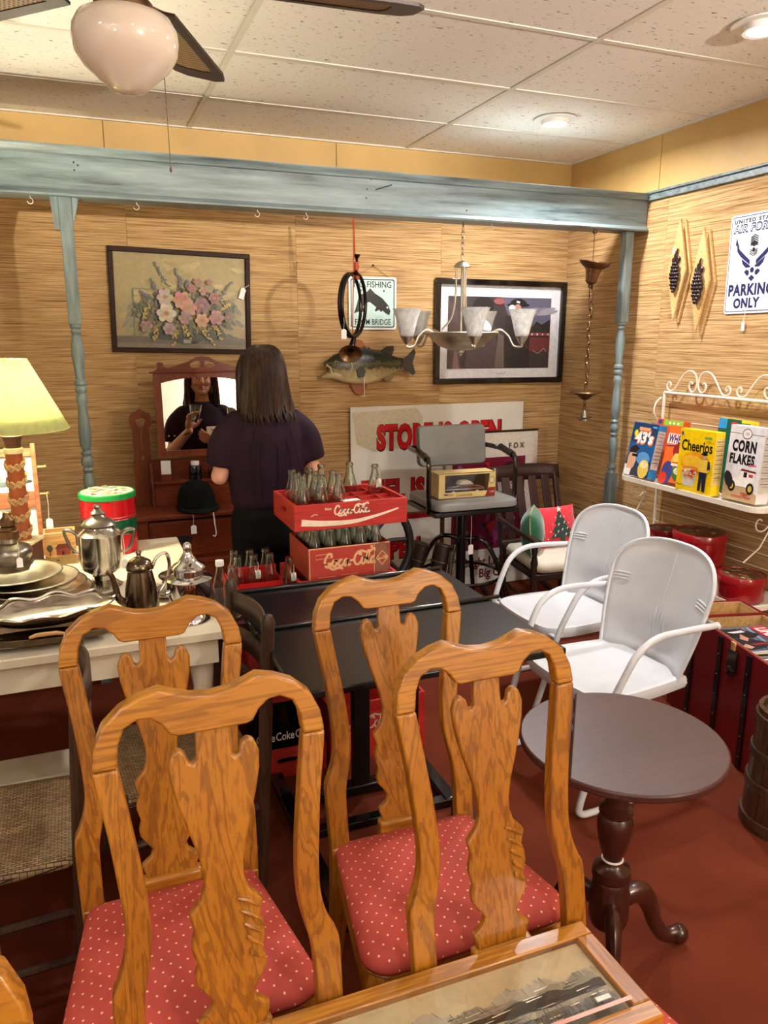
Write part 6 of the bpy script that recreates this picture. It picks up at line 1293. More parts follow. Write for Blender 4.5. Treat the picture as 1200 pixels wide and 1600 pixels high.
t = thing('small_radio', 'small black radio on the dresser shelf', 'radio', (0.66, 4.10, 0.881)); MB().bx(-0.045, 0.045, -0.02, 0.02, 0, 0.06).build('case', 'black_gloss', t, bevel=0.004); MB().bx(-0.035, 0.035, -0.0215, -0.02, 0.03, 0.05).build('dial', 'iron', t, ang=None)
for k in range(4): MB().lathe([(0.005, 0), (0.005, 0.004), (0, 0.005)], 8, TR(-0.03+0.02*k, -0.02, 0.015, PI/2, 0, 0)).build('knob', 'chrome', t)
# dried grass right of the woman
t = thing('dried_grass', 'dried wheat grass plumes beside the woman', 'dried plant', (0.97, 4.16, 0.754)); plain('straw', rgb(176, 132, 72), 0.8, var=0.2)
MB().lathe([(0.035, 0), (0.05, 0.05), (0.045, 0.12), (0.028, 0.16), (0.03, 0.18), (0.024, 0.18)], 20).build('vase', 'mahogany_z', t)
random.seed(9)
for k in range(16):
    a = random.uniform(0.1, 1.1); l_ = random.uniform(0.36, 0.5); x1, z1 = 0.30*math.sin(a)*l_/0.45, 0.12+l_*math.cos(a*0.8)*0.9
    s_ = MB(); s_.tube([(0, 0, 0.1), (x1*0.4, random.uniform(-0.02, 0.02), 0.1+z1*0.5), (x1, random.uniform(-0.05, 0.05), z1)], [0.0012, 0.0008], 5); o = s_.build('stem', 'straw', t)
    e = MB(); p0 = Vector(s_.v[-1])
    for q in range(9): e.ball(p0.x-0.006*q*math.sin(a), p0.y, p0.z-0.008*q, 0.003+0.0006*(q % 3), 0.003, 0.007, 6, 4)
    e.build('seed_head', 'straw', o)
# ---------------------------------------------------------------- right wall
RWM = lambda y, z, x=XR, rot=0.0: Matrix.Translation((x, y, z)) @ Matrix(((0, 0, -1, 0), (-1, 0, 0, 0), (0, 1, 0, 0), (0, 0, 0, 1))) @ Matrix.Rotation(rot, 4, 'Z')
def rthing(name, label, cat, y, z, rot=0.0, x=XR, grp=None):
    t = thing(name, label, cat, group=grp); t.matrix_world = RWM(y, z, x, rot); return t
# two diamond plaques with grapes
plain('grape_dark', rgb(40, 24, 22), 0.18, var=0.3, coat=0.4)
for i, (y, z, lb) in enumerate(((3.32, 1.955, 'diamond wooden plaque with dark grapes, nearer the corner'), (3.15, 1.892, 'diamond wooden plaque with dark grapes, nearer the parking sign'))):
    t = rthing('grape_plaque', lb, 'plaque', y, z, 0.0, XR, 'diamond grape plaques')
    MB().prism([(0, 0.258), (0.066, 0), (0, -0.258), (-0.066, 0)], 0.012, TR(0.012, -0.006, 0.001)).build('back_board', 'pale_pine_z', t, ang=None)
    MB().prism([(0, 0.258), (0.066, 0), (0, -0.258), (-0.066, 0)], 0.012, TR(-0.004, 0.004, 0.022)).build('front_board', 'pale_pine_z', t, bevel=0.001, seg=1, ang=None)
    MB().bx(-0.02, 0.02, -0.12, 0.12, 0.0125, 0.022).build('spacer', 'pale_pine_z', t, ang=None)
    random.seed(20+i)
    rows = [(-0.10, 1), (-0.085, 2), (-0.068, 3), (-0.05, 3), (-0.032, 4), (-0.014, 4), (0.004, 3), (0.02, 3), (0.036, 2)]
    for yy, n_ in rows:
        for k in range(n_):
            x_ = (k-(n_-1)/2)*0.0165+random.uniform(-0.002, 0.002)
            MB().ball(x_-0.004, yy, 0.042+0.006*math.cos(x_*40), 0.0108 if i == 0 else 0.0135, seg=8, rings=6).build('grape', 'grape_dark', t)
    for k, (lx, ly, a) in enumerate(((-0.016, 0.052, 0.6), (0.014, 0.055, -0.5), (-0.004, 0.072, 0.1))):
        MB().ball(lx-0.004, ly, 0.04, 0.014, 0.02, 0.007, 8, 6, R=Matrix.Rotation(a, 4, 'Z')).build('leaf', 'grape_dark', t)
    MB().tube([(-0.004, 0.07, 0.04), (-0.002, 0.098, 0.042), (0.004, 0.112, 0.041)], [0.006, 0.004], 7).build('stem', 'grape_dark', t)
    if i == 0: MB().prism([(-0.03, 0.10), (-0.012, 0.115), (-0.012, 0.135), (-0.028, 0.132)], 0.001, TR(0.0, -0.02, 0.045)).build('price_tag', 'tag_card', t, ang=None)
# parking sign
t = rthing('parking_sign', 'white metal air force parking only sign with blue emblem', 'sign', 2.853, 1.957, math.radians(0.6), XR-0.004)
MB().prism([(x, y) for x, y in [(-0.152, -0.218), (-0.142, -0.228), (0.142, -0.228), (0.152, -0.218), (0.152, 0.218), (0.142, 0.228), (-0.142, 0.228), (-0.152, 0.218)]], 0.0015).build('plate', 'white_enamel', t, ang=None)
P = Paint(0.0001); NV = rgb(24, 32, 92); WH = rgb(232, 238, 246); K = rgb(20, 22, 34)
P.rrect(-0.151, -0.227, 0.151, 0.227, 0.014, WH); P.rrect(-0.146, -0.219, 0.146, 0.219, 0.012, NV); P.rrect(-0.142, -0.215, 0.142, 0.215, 0.010, WH)
P.fit('UNITED STATES', -0.13, 0.187, 0.13, 0.206, K, 0.05, 0, 0, 1.3); P.fit('AIR FORCE', -0.128, 0.148, 0.128, 0.178, NV, 0.07, 0.12, 0.006, 1.12); P.fit('AIR FORCE', -0.128, 0.148, 0.128, 0.178, WH, -0.005, 0.12, -0.001, 1.12)
P.fit('PARKING', -0.132, -0.146, 0.132, -0.09, NV, 0.045, 0, 0, 1.1); P.fit('ONLY', -0.095, -0.204, 0.06, -0.155, NV, 0.045, 0, 0, 1.1)
for s in (-1, 1):
    P.poly([(s*0.018, 0.014), (s*0.082, 0.066), (s*0.105, 0.1), (s*0.098, 0.06), (s*0.075, 0.034), (s*0.018, -0.006)][::s], NV)
    P.poly([(s*0.088, 0.078), (s*0.108, 0.125), (s*0.112, 0.09), (s*0.106, 0.088)][::s], NV)
    P.poly([(s*0.012, -0.012), (s*0.07, 0.026), (s*0.06, 0.0), (s*0.04, -0.018), (s*0.015, -0.018)][::s], NV)
    P.poly([(s*0.018, -0.034), (s*0.032, -0.026), (s*0.048, -0.036), (s*0.028, -0.056), (s*0.018, -0.05)][::s], NV)
P.poly([(0.006, 0.002), (0.0, 0.02), (-0.006, 0.002)], WH); P.ell(0, -0.03, 0.0115, 0.0125, NV); P.poly([(0, -0.052), (0.018, -0.066), (0, -0.082), (-0.018, -0.066)], NV)
for k in range(5): yy = 0.128-0.009*k; P.stroke([(-0.022, yy-0.012), (0.0, yy), (0.022, yy-0.012)], 0.005, K)
P.poly([(-0.022, 0.088), (0, 0.104), (0.022, 0.088), (0, 0.074)], K); P.ell(0, 0.062, 0.009, 0.009, K)
for k in range(3): yy = 0.052-0.009*k; P.stroke([(-0.022, yy+0.012), (0.0, yy), (0.022, yy+0.012)], 0.004, K)
P.build('sign_face', 'print_metal', t, TR(0, 0, 0.0017))
MB().tube([(-0.012, -0.197, 0.003), (-0.022, -0.27, 0.004)], 0.0015, 5).build('tag_string', 'string', t); MB().bx(-0.03, -0.014, -0.31, -0.27, 0.002, 0.006).build('price_tag', 'tag_card', t, ang=None)

# ---------------------------------------------------------------- white wire rack
RX0, RX1, RY0, RY1 = 2.69, 2.965, 2.40, 3.335
t = thing('wire_rack', 'white scrolled wire rack holding cereal boxes and red tins', 'rack', ((RX0+RX1)/2, (RY0+RY1)/2, 0))
ox, oy = (RX0+RX1)/2, (RY0+RY1)/2
def wire(name, pts, r=0.005, seg=8, mat='white_wire', n=0, closed=False):
    p_ = [(x-ox, y-oy, z) for x, y, z in pts]
    if n: p_ = spline(p_, n, closed)
    return MB().tube(p_, r, seg, closed).build(name, mat, t)
for y in (RY0+0.02, RY1-0.0):
    wire('rear_upright', [(RX1, y, 0.0), (RX1, y, 1.325)], 0.008)
wire('top_rail', [(RX1, RY0+0.02, 1.325), (RX1, RY1, 1.325)], 0.008)
for z in (1.18, 1.10, 0.75, 0.68, 0.61, 0.54, 0.40, 0.30): wire('back_wire', [(RX1, RY0+0.02, z), (RX1, RY1, z)], 0.0022, 6)
# scrolls along the top
for c0 in (3.10, 2.62):
    for s in (-1, 1):
        cp = [(0.034, 1.380), (0.044, 1.390), (0.058, 1.378), (0.054, 1.354), (0.032, 1.340), (0.010, 1.360), (0.006, 1.400), (0.026, 1.436), (0.062, 1.446), (0.10, 1.428), (0.135, 1.385), (0.165, 1.346), (0.192, 1.336), (0.214, 1.346), (0.220, 1.368), (0.204, 1.382), (0.190, 1.370), (0.197, 1.358)]
        wire('top_scroll', [(RX1, c0+s*a, z) for a, z in cp], 0.0042, 7, n=5)
for z in (0.885, 0.43, 0.10):
    rr = 0.06; out = []
    for cx, cy, a0 in ((RX0+rr, RY0+rr, PI), (RX1-0.004, RY0+0.01, 1.5*PI), (RX1-0.004, RY1-0.01, 0), (RX0+rr, RY1-rr, PI/2)):
        q = rr if cx < RX0+0.1 else 0.006
        for k in range(7): a = a0+PI/2*k/6; out.append((cx+q*math.cos(a)-ox, cy+q*math.sin(a)-oy))
    MB().prism(out, 0.006, None, z-0.012).build('shelf_plate', 'white_wire', t, ang=None)
    MB().bar([(x_, y_, z-0.004) for x_, y_ in out], 0.004, 0.026, (0, 0, 1), closed=True).build('shelf_rim', 'white_wire', t, bevel=0.001, seg=1, ang=None)
for y in (RY0+0.09, RY1-0.005):
    wire('side_scroll', [(RX1-0.02, y+0.004, 1.30), (RX1-0.05, y+0.008, 1.27), (RX1-0.06, y+0.008, 1.22), (RX1-0.03, y+0.004, 1.15), (RX1-0.06, y+0.008, 1.04), (RX1-0.12, y+0.004, 0.90)], 0.004, 7, n=6)
    pts = [(RX0+0.13+0.004*k*math.cos(0.45*k), y, 0.80+0.004*k*math.sin(0.45*k)) for k in range(2, 14)]
    wire('side_scroll', pts+[(RX0+0.2, y, 0.78), (RX0+0.14, y, 0.68), (RX0+0.05, y, 0.62)], 0.0035, 7)

# ---------------------------------------------------------------- cereal boxes
def cereal(name, label, y0, w, h, d, x, lean, paint, colour, grp='cereal boxes on the wire rack', z=0.888, rz=0.0, side=None):
    """front face looks to -X, left edge of the front at y0"""
    plain('card_'+name+label[:4], colour, 0.4, var=0.04)
    t = thing('cereal_box', label, 'box', group=grp)
    t.matrix_world = Matrix.Translation((x, y0-w/2, z+d*math.sin(lean))) @ Matrix(((0, 0, -1, 0), (-1, 0, 0, 0), (0, 1, 0, 0), (0, 0, 0, 1))) @ Matrix.Rotation(-lean, 4, 'X') @ Matrix.Rotation(rz, 4, 'Y')
    MB().bx(-w/2, w/2, 0.0, h, -d, 0).build('carton', 'card_'+name+label[:4], t, bevel=0.0012, seg=1, ang=None)
    MB().bx(-w/2+0.001, w/2-0.001, h-0.001, h+0.0012, -d*0.62, -0.001).build('top_flap', 'card_'+name+label[:4], t, ang=None)
    P = Paint(0.00012); paint(P, w, h); P.build('printed_front', 'print_gloss', t, TR(0, 0, 0.0006))
    P = Paint(0.0001)
    sc_ = side or rgb(206, 200, 190)
    P.rect(-d+0.004, 0.05, -0.004, h-0.03, sc_)
    for k in range(9):
        yy = h-0.045-k*(h-0.11)/9; P.rect(-d+0.008, yy, -0.01, yy+0.003, rgb(90, 84, 84)); P.rect(-d+0.008, yy-0.012, -0.02, yy-0.01, rgb(150, 142, 138))
    P.build('printed_side', 'print_gloss', t, Matrix(((0, 0, 1, w/2+0.0006), (0, 1, 0, 0), (1, 0, 0, 0), (0, 0, 0, 1))))
    return t
def p43(P, w, h):
    P.rect(-w/2, 0, w/2, h, rgb(18, 60, 100)); P.rect(-w/2, h*0.3, w/2, h*0.62, rgb(24, 86, 146)); P.ell(0.03, h*0.35, 0.05, 0.035, rgb(90, 150, 200))
    P.rect(-0.045, h*0.86, 0.04, h*0.92, rgb(240, 160, 110)); P.fit("43's", -0.062, h*0.62, 0.074, h*0.85, rgb(230, 110, 40), 0.06, 0.1, 0.008); P.fit("43's", -0.062, h*0.62, 0.074, h*0.85, rgb(246, 244, 240), 0.045, 0.1)
    P.ell(-0.062, h*0.8, 0.014, 0.018, rgb(220, 210, 50))
    P.poly([(-w/2, 0), (-0.03, 0), (-0.045, h*0.16), (-w/2, h*0.2)], rgb(236, 232, 226)); P.poly([(-0.08, h*0.12), (-0.03, h*0.12), (-0.018, h*0.28), (-0.025, h*0.42), (-0.085, h*0.44)], rgb(216, 166, 128)); P.poly([(-0.09, h*0.30), (-0.075, h*0.52), (-0.045, h*0.58), (-0.01, h*0.53), (-0.03, h*0.44), (-0.075, h*0.42)], rgb(34, 24, 22)); P.rect(-0.055, h*0.36, -0.012, h*0.41, rgb(16, 14, 16)); P.poly([(-0.045, 0), (0.01, 0), (0.005, h*0.14), (-0.02, h*0.18), (-0.04, h*0.12)], rgb(60, 62, 72))
    P.ell(0.05, h*0.16, 0.04, 0.05, rgb(226, 196, 90)); P.ell(0.05, h*0.24, 0.03, 0.02, rgb(240, 220, 150)); P.rect(w/2-0.04, h*0.93, w/2-0.008, h*0.96, rgb(110, 170, 220))
def pwh(P, w, h):
    P.rect(-w/2, 0, w/2, h, rgb(238, 106, 40)); P.rect(-w/2, h*0.68, w/2, h*0.86, rgb(244, 240, 236)); P.fit('WHEATIES', -w/2+0.008, h*0.695, w/2-0.006, h*0.845, rgb(236, 110, 50), 0.06, 0, 0.003, 1.1); P.fit('WHEATIES', -w/2+0.008, h*0.695, w/2-0.006, h*0.845, rgb(52, 56, 116), 0.03, 0, 0, 1.1)
    P.poly([(-w/2, h*0.62), (w/2, h*0.68), (w/2, h*0.7), (-w/2, h*0.64)], rgb(50, 54, 110)); P.ell(-0.01, h*0.58, 0.03, 0.035, rgb(150, 40, 46)); P.poly([(-0.04, h*0.36), (0.06, h*0.40), (0.06, h*0.54), (-0.02, h*0.52)], rgb(240, 196, 90)); P.ell(-0.05, h*0.16, 0.04, 0.06, rgb(60, 66, 130)); P.ell(0.03, h*0.2, 0.045, 0.045, rgb(70, 120, 60)); P.ell(0.03, h*0.22, 0.035, 0.02, rgb(230, 226, 200)); P.ell(-0.07, h*0.06, 0.03, 0.03, rgb(200, 60, 40)); P.rect(-0.03, h*0.3, 0.05, h*0.34, rgb(248, 240, 210))
def pch(P, w, h):
    P.rect(-w/2, 0, w/2, h, rgb(246, 206, 16)); P.ell(0, h*0.47, 0.085, 0.055, rgb(240, 160, 30), n=24); P.ell(-0.02, h*0.5, 0.06, 0.03, rgb(244, 190, 50), n=20); P.ell(-0.02, h*0.36, 0.05, 0.02, rgb(230, 130, 40))
    P.fit('Cheerios', -0.088, h*0.66, 0.09, h*0.84, rgb(20, 18, 16), 0.025)
    P.poly([(-0.075, h*0.3), (0.015, h*0.3), (0.0, h*0.1), (-0.06, h*0.1)], rgb(214, 208, 200)); P.ell(-0.03, h*0.3, 0.046, 0.026, rgb(232, 206, 170), n=20)
    random.seed(2)
    for k in range(36): P.ell(-0.03+random.uniform(-0.038, 0.038), h*0.3+random.uniform(-0.018, 0.022), 0.006, 0.005, rgb(*random.choice(((206, 150, 80), (226, 184, 120), (190, 40, 44), (240, 230, 210)))), 0, 8)
    P.poly([(0.03, h*0.06), (0.045, h*0.06), (0.05, h*0.26), (0.056, h*0.06), (0.072, h*0.04), (0.075, h*0.38), (0.032, h*0.38)], rgb(30, 34, 60)); P.poly([(0.026, h*0.36), (0.08, h*0.36), (0.09, h*0.44), (0.076, h*0.56), (0.03, h*0.56), (0.018, h*0.44)], rgb(236, 196, 70)); P.poly([(0.074, h*0.4), (0.092, h*0.42), (0.086, h*0.54), (0.074, h*0.55)], rgb(40, 44, 80)); P.ell(0.053, h*0.605, 0.011, 0.016, rgb(206, 154, 116)); P.ell(0.053, h*0.645, 0.02, 0.006, rgb(24, 22, 22)); P.ell(0.053, h*0.655, 0.012, 0.01, rgb(24, 22, 22))
    P.rect(0.045, h*0.88, 0.085, h*0.92, rgb(120, 160, 60)); P.ell(-0.085, h*0.93, 0.008, 0.01, rgb(90, 90, 120)); P.stroke([(-0.095, h*0.12), (-0.07, h*0.1), (-0.06, h*0.12)], 0.004, rgb(60, 40, 30))
def pcf(P, w, h):
    P.rect(-w/2, 0, w/2, h, rgb(222, 220, 222)); P.poly([(-w/2, 0), (w/2, 0), (w/2, h*0.12), (0, h*0.26), (-w/2, h*0.34)], rgb(186, 158, 118)); P.rect(-w/2, h*0.895, w/2, h*0.902, rgb(110, 40, 50)); P.ell(0.0, h*0.9, 0.026, 0.024, rgb(120, 50, 56)); P.ell(0.0, h*0.9, 0.022, 0.02, rgb(236, 232, 230)); P.text('100', 0, h*0.9, 0.02, rgb(120, 60, 66), 0.8)
    P.fit('CORN', -0.07, h*0.655, 0.058, h*0.815, rgb(14, 14, 16), 0.05, 0, 0, 1.12); P.fit('FLAKES', -0.076, h*0.49, 0.058, h*0.63, rgb(14, 14, 16), 0.05, 0, 0, 1.12)
    P.stroke([(0.03, h*0.49), (0.05, h*0.5), (0.07, h*0.505)], 0.006, rgb(214, 90, 90))
    P.poly([(-0.05, h*0.2), (0.065, h*0.2), (0.07, h*0.42), (0.0, h*0.43), (-0.01, h*0.32), (-0.05, h*0.3)], rgb(238, 234, 226)); P.poly([(-0.01, h*0.41), (0.075, h*0.4), (0.075, h*0.425), (0.0, h*0.44)], rgb(120, 40, 44)); P.rect(0.012, h*0.33, 0.03, h*0.4, rgb(30, 30, 34)); P.rect(0.04, h*0.34, 0.062, h*0.38, rgb(180, 60, 60)); P.ell(-0.045, h*0.19, 0.02, 0.026, rgb(24, 24, 24)); P.ell(-0.045, h*0.19, 0.011, 0.015, rgb(190, 166, 60)); P.ell(0.055, h*0.19, 0.02, 0.026, rgb(24, 24, 24)); P.ell(0.055, h*0.19, 0.011, 0.015, rgb(190, 166, 60)); P.ell(-0.065, h*0.27, 0.022, 0.04, rgb(40, 40, 44), 0.4)
    P.text('100th', 0.03, h*0.105, 0.022, rgb(190, 40, 44), 0.9, 0.02); P.text('Anniversary Present', 0.012, h*0.065, 0.018, rgb(190, 40, 44), 0.72, 0.02)
def pback1(P, w, h):
    P.rect(-w/2, 0, w/2, h, rgb(226, 90, 40)); P.rect(-w/2+0.05, h*0.9, w/2, h, rgb(150, 200, 50)); 
    for k in range(3): P.ell(-0.0+0.03*k, h*0.95, 0.008, 0.007, rgb(230, 236, 230))
    P.ell(-w/2+0.022, h*0.95, 0.016, 0.012, rgb(60, 70, 140))
def pback2(P, w, h): P.rect(-w/2, 0, w/2, h, rgb(20, 92, 72)); P.rect(-w/2, h*0.86, -w/2+0.05, h, rgb(50, 150, 210)); P.ell(0.0, h*0.93, 0.024, 0.014, rgb(180, 60, 50)); P.rect(0.04, h*0.96, w/2, h, rgb(230, 214, 50))
cereal('a', 'dark blue cereal box with large number 43, leftmost on the rack', 3.320, 0.19, 0.282, 0.055, 2.712, 0.20, p43, rgb(40, 130, 190))
cereal('b', 'orange wheat cereal box half hidden behind the yellow box', 3.095, 0.19, 0.285, 0.055, 2.755, 0.20, pwh, rgb(238, 106, 40))
cereal('c', 'bright yellow cereal box with a man in hat printed on it', 2.895, 0.205, 0.300, 0.062, 2.697, 0.02, pch, rgb(246, 206, 16), rz=0.10, side=rgb(226, 196, 120))
cereal('d', 'white corn flakes box with an old truck printed on it', 2.655, 0.185, 0.338, 0.075, 2.745, 0.06, pcf, rgb(226, 224, 226), rz=0.05)
cereal('e', 'orange and lime cereal box standing behind the blue box', 3.285, 0.19, 0.30, 0.05, 2.855, 0.12, pback1, rgb(220, 96, 46))
cereal('f', 'green cereal box with yellow top standing behind the corn flakes', 2.86, 0.19, 0.345, 0.05, 2.86, 0.10, pback2, rgb(232, 220, 60))
# ---------------------------------------------------------------- red tins on the lower shelf
plain('tin_dark_red', rgb(146, 14, 22), 0.2, var=0.08, coat=0.4)
def tin(label, x, y, z, r, h, seedn):
    t = thing('cake_tin', label, 'tin', (x, y, z), group='round red tins on the wire rack')
    MB().lathe([(0.0, 0.001), (r*0.985, 0.0), (r, 0.004), (r, h*0.78)], 40).build('body', 'tin_dark_red', t, ang=40)
    MB().lathe([(r*1.0, h*0.70), (r*1.025, h*0.72), (r*1.025, h*0.96), (r*1.0, h), (r*0.95, h), (r*0.94, h*0.975), (0.0, h*0.98)], 40).build('lid', 'tin_dark_red', t, ang=40)
    P = Paint(0.0001); P.ell(0, 0, r*0.92, r*0.92, rgb(110, 60, 44), n=32); random.seed(seedn)
    for k in range(40): a, q = random.uniform(0, 6.28), r*0.82*math.sqrt(random.random()); P.ell(q*math.cos(a), q*math.sin(a), 0.014, 0.009, rgb(*random.choice(((150, 110, 80), (90, 60, 46), (190, 160, 120), (120, 30, 30), (80, 84, 70)))), random.uniform(0, 3), 8)
    P.build('lid_print', 'print_gloss', t, TR(0, 0, h*0.981)); return t
tin('large round red tin with picture lid, lower of two, on the rack', 2.83, 2.855, 0.433, 0.125, 0.115, 1)
tin('large round red tin with picture lid, stacked on another tin', 2.83, 2.852, 0.550, 0.128, 0.125, 2)
tin('smaller round red tin at the rack shelf end', 2.80, 2.545, 0.433, 0.105, 0.115, 3)
tin('small red tin at the far end of the rack shelf', 2.84, 3.10, 0.433, 0.09, 0.20, 4)
t = thing('round_tray', 'round painted tray with red rim leaning under the rack shelf', 'tray', (2.80, 2.62, 0.27), rot=(0, math.radians(-68), 0))
MB().lathe([(0.0, 0.0), (0.125, 0.0), (0.145, 0.018), (0.15, 0.018), (0.148, 0.012), (0.128, -0.006), (0.0, -0.006)], 40).build('pan', 'tin_dark_red', t, ang=40)
P = Paint(0.0001); P.ell(0, 0, 0.122, 0.122, rgb(120, 128, 104), n=30); random.seed(8)
for k in range(40): a, q = random.uniform(0, 6.28), 0.1*math.sqrt(random.random()); P.ell(q*math.cos(a), q*math.sin(a), 0.018, 0.01, rgb(*random.choice(((150, 150, 120), (170, 110, 90), (90, 100, 80)))), random.uniform(0, 3), 8)
P.build('tray_picture', 'print_gloss', t, TR(0, 0, 0.0012))

# ---------------------------------------------------------------- red trunk with magazines
plain('trunk_red', rgb(112, 10, 18), 0.35, var=0.15, nscale=6); wood('trunk_lining', rgb(140, 104, 60), rgb(184, 146, 92), rgb(200, 164, 110), 'x', 1.0, 0.6)
t = thing('trunk', 'open red trunk with black bands and wood-lined tray', 'trunk', (2.385, 2.46, 0), math.radians(14-180))
# local: x along the front towards the camera, y pointing back from the front face
TL, TD, TH = 0.71, 0.315, 0.475
t.matrix_world = Matrix.Translation((2.375, 2.50, 0)) @ Matrix(((-0.242, 0.970, 0, 0), (-0.970, -0.242, 0, 0), (0, 0, 1, 0), (0, 0, 0, 1)))
MB().bx(0, TL, 0, 0.014, 0.0, TH).build('front_board', 'trunk_red', t, bevel=0.003, ang=None)
MB().bx(0, TL, TD-0.014, TD, 0.0, TH).build('back_board', 'trunk_red', t, bevel=0.003, ang=None)
for x in (0, TL-0.014): MB().bx(x, x+0.014, 0.014, TD-0.014, 0, TH).build('end_board', 'trunk_red', t, bevel=0.003, ang=None)
MB().bx(0.014, TL-0.014, 0.014, TD-0.014, 0.0, 0.012).build('bottom_board', 'trunk_lining', t, ang=None)
MB().bx(0.016, TL-0.016, 0.016, TD-0.016, TH-0.09, TH-0.08).build('tray_floor', 'trunk_lining', t, ang=None)
for q in ((0.0145, TL-0.0145, 0.0145, 0.020), (0.0145, TL-0.0145, TD-0.02, TD-0.0145), (0.0145, 0.020, 0.02, TD-0.02), (0.17, 0.182, 0.02, TD-0.02), (TL-0.02, TL-0.0145, 0.02, TD-0.02)): MB().bx(*q, TH-0.08, TH-0.004).build('tray_wall', 'trunk_lining', t, ang=None)
MB().bx(0.168, 0.184, 0.014, TD-0.014, TH-0.004, TH+0.002).build('divider_trim', 'trunk_red', t, ang=None)
for x in (0.17, 0.37, 0.56):
    MB().bx(x-0.014, x+0.014, -0.006, 0.0, 0.0, TH-0.01).build('black_band', 'black_metal', t, bevel=0.001, seg=1, ang=None)
    for k in range(5): MB().ball(x, -0.007, 0.05+0.085*k, 0.006, 0.004, 0.006, 8, 5).build('rivet', 'black_gloss', t)
lt = MB().bx(0.43, 0.49, -0.008, 0.0, TH-0.12, TH-0.03).build('latch_plate', 'black_gloss', t, bevel=0.003)
MB().lathe([(0.0, 0.012), (0.016, 0.01), (0.022, 0.004), (0.022, 0.0)], 16, TR(0.46, -0.008, TH-0.115, PI/2, 0, 0)).build('latch_knob', 'black_gloss', lt)
MB().bx(0.448, 0.472, -0.009, -0.0, TH-0.03, TH+0.004).build('hasp', 'pale_pine_x', t, bevel=0.002)
TW = t.matrix_world.copy()
def magazine(label, x, y, z, w, h, rz, title, seedn, dark):
    tt = thing('magazine', label, 'magazine', group='magazines in the red trunk'); tt.matrix_world = TW @ TR(x, y, z, 0.0, 0, rz)
    MB().bx(-w/2, w/2, -h/2, h/2, 0, 0.006).build('pages', 'tag_card', tt, ang=None)
    P = Paint(0.0001); random.seed(seedn); P.rect(-w/2, -h/2, w/2, h/2, rgb(*dark))
    for k in range(16): P.stroke([(-w/2+0.01, h/2-0.02-0.008*k), (0, h/2-0.03-0.009*k), (w/2-0.01, h/2-0.05-0.008*k)], 0.006, rgb(*random.choice(((120, 136, 160), (150, 160, 176), (86, 100, 126), (70, 80, 100)))), 4)
    P.poly([(-w*0.46, -h*0.45), (-w*0.05, -h*0.42), (0.0, 0.0), (-0.03, 0.05), (-w*0.4, 0.0)], rgb(26, 28, 36)); P.poly([(0.0, -h*0.45), (w*0.46, -h*0.4), (w*0.4, -0.01), (0.05, 0.03), (0.0, -0.03)], rgb(34, 36, 44)); P.poly([(-0.045, -0.03), (0.0, -0.022), (0.03, -0.045), (0.0, -0.06)], rgb(190, 140, 122)); P.poly([(0.05, -0.07), (0.085, -0.055), (0.1, -0.08), (0.07, -0.095)], rgb(196, 146, 128)); P.poly([(-0.08, 0.0), (-0.06, 0.006), (-0.055, -0.05), (-0.07, -0.07)], rgb(214, 210, 206)); P.poly([(0.05, 0.02), (0.065, 0.02), (0.07, -0.04), (0.055, -0.05)], rgb(150, 40, 46))
    if title: P.rect(-w/2+0.012, h/2-0.075, -w/2+0.125, h/2-0.012, rgb(206, 24, 34)); P.text(title, -w/2+0.068, h/2-0.043, 0.068, rgb(244, 240, 236), 0.72, 0.03)
    P.build('cover', 'print_gloss', tt, TR(0, 0, 0.0062)); return tt
magazine('picture magazine with red title box lying on top in the trunk', 0.34, 0.158, TH-0.045, 0.24, 0.265, 0.05, 'LIFE', 1, (88, 100, 120))
magazine('picture magazine lying under another in the trunk', 0.34, 0.158, TH-0.0535, 0.24, 0.265, 0.0, None, 2, (60, 62, 70))
magazine('magazine nearest the right edge in the trunk', 0.575, 0.158, TH-0.0625, 0.20, 0.27, 0.0, None, 3, (120, 124, 130))
# wooden firkin at right edge
t = thing('wooden_firkin', 'dark stave wooden bucket with hoops at the right edge', 'bucket', (2.115, 1.635, 0))
n_ = 16
for k in range(n_):
    a0, a1 = 2*PI*k/n_+0.008, 2*PI*(k+1)/n_-0.008; am = (a0+a1)/2
    V = []
    for r0, r1, z in ((0.138, 0.124, 0.0), (0.118, 0.106, 0.425)):
        V += [(r0*math.cos(a0), r0*math.sin(a0), z), (r0*1.008*math.cos(am), r0*1.008*math.sin(am), z), (r0*math.cos(a1), r0*math.sin(a1), z), (r1*math.cos(a1), r1*math.sin(a1), z), (r1*math.cos(a0), r1*math.sin(a0), z)]
    mm_ = MB(); mm_._add(V, [(0, 1, 6, 5), (1, 2, 7, 6), (2, 3, 8, 7), (3, 4, 9, 8), (4, 0, 5, 9), (0, 4, 3, 2, 1), (5, 6, 7, 8, 9)]); mm_.build('stave', 'barrel_wood', t, ang=None)
for z in (0.03, 0.16, 0.27, 0.39):
    r0 = 0.1405-0.0203*z/0.425+0.002; MB().lathe([(r0, z-0.016), (r0+0.003, z-0.014), (r0+0.0015, z+0.014), (r0-0.002, z+0.016)], 36).build('hoop', 'dark_chair', t)
MB().lathe([(0.0, 0.02), (0.122, 0.02), (0.122, 0.035), (0.0, 0.035)], 24).build('bottom', 'barrel_wood', t)
MB().tube(spline([(-0.09, -0.06, 0.43), (-0.105, -0.07, 0.44), (-0.118, -0.075, 0.40), (-0.125, -0.08, 0.33)], 5), 0.0025, 6).build('white_string', 'string', t)

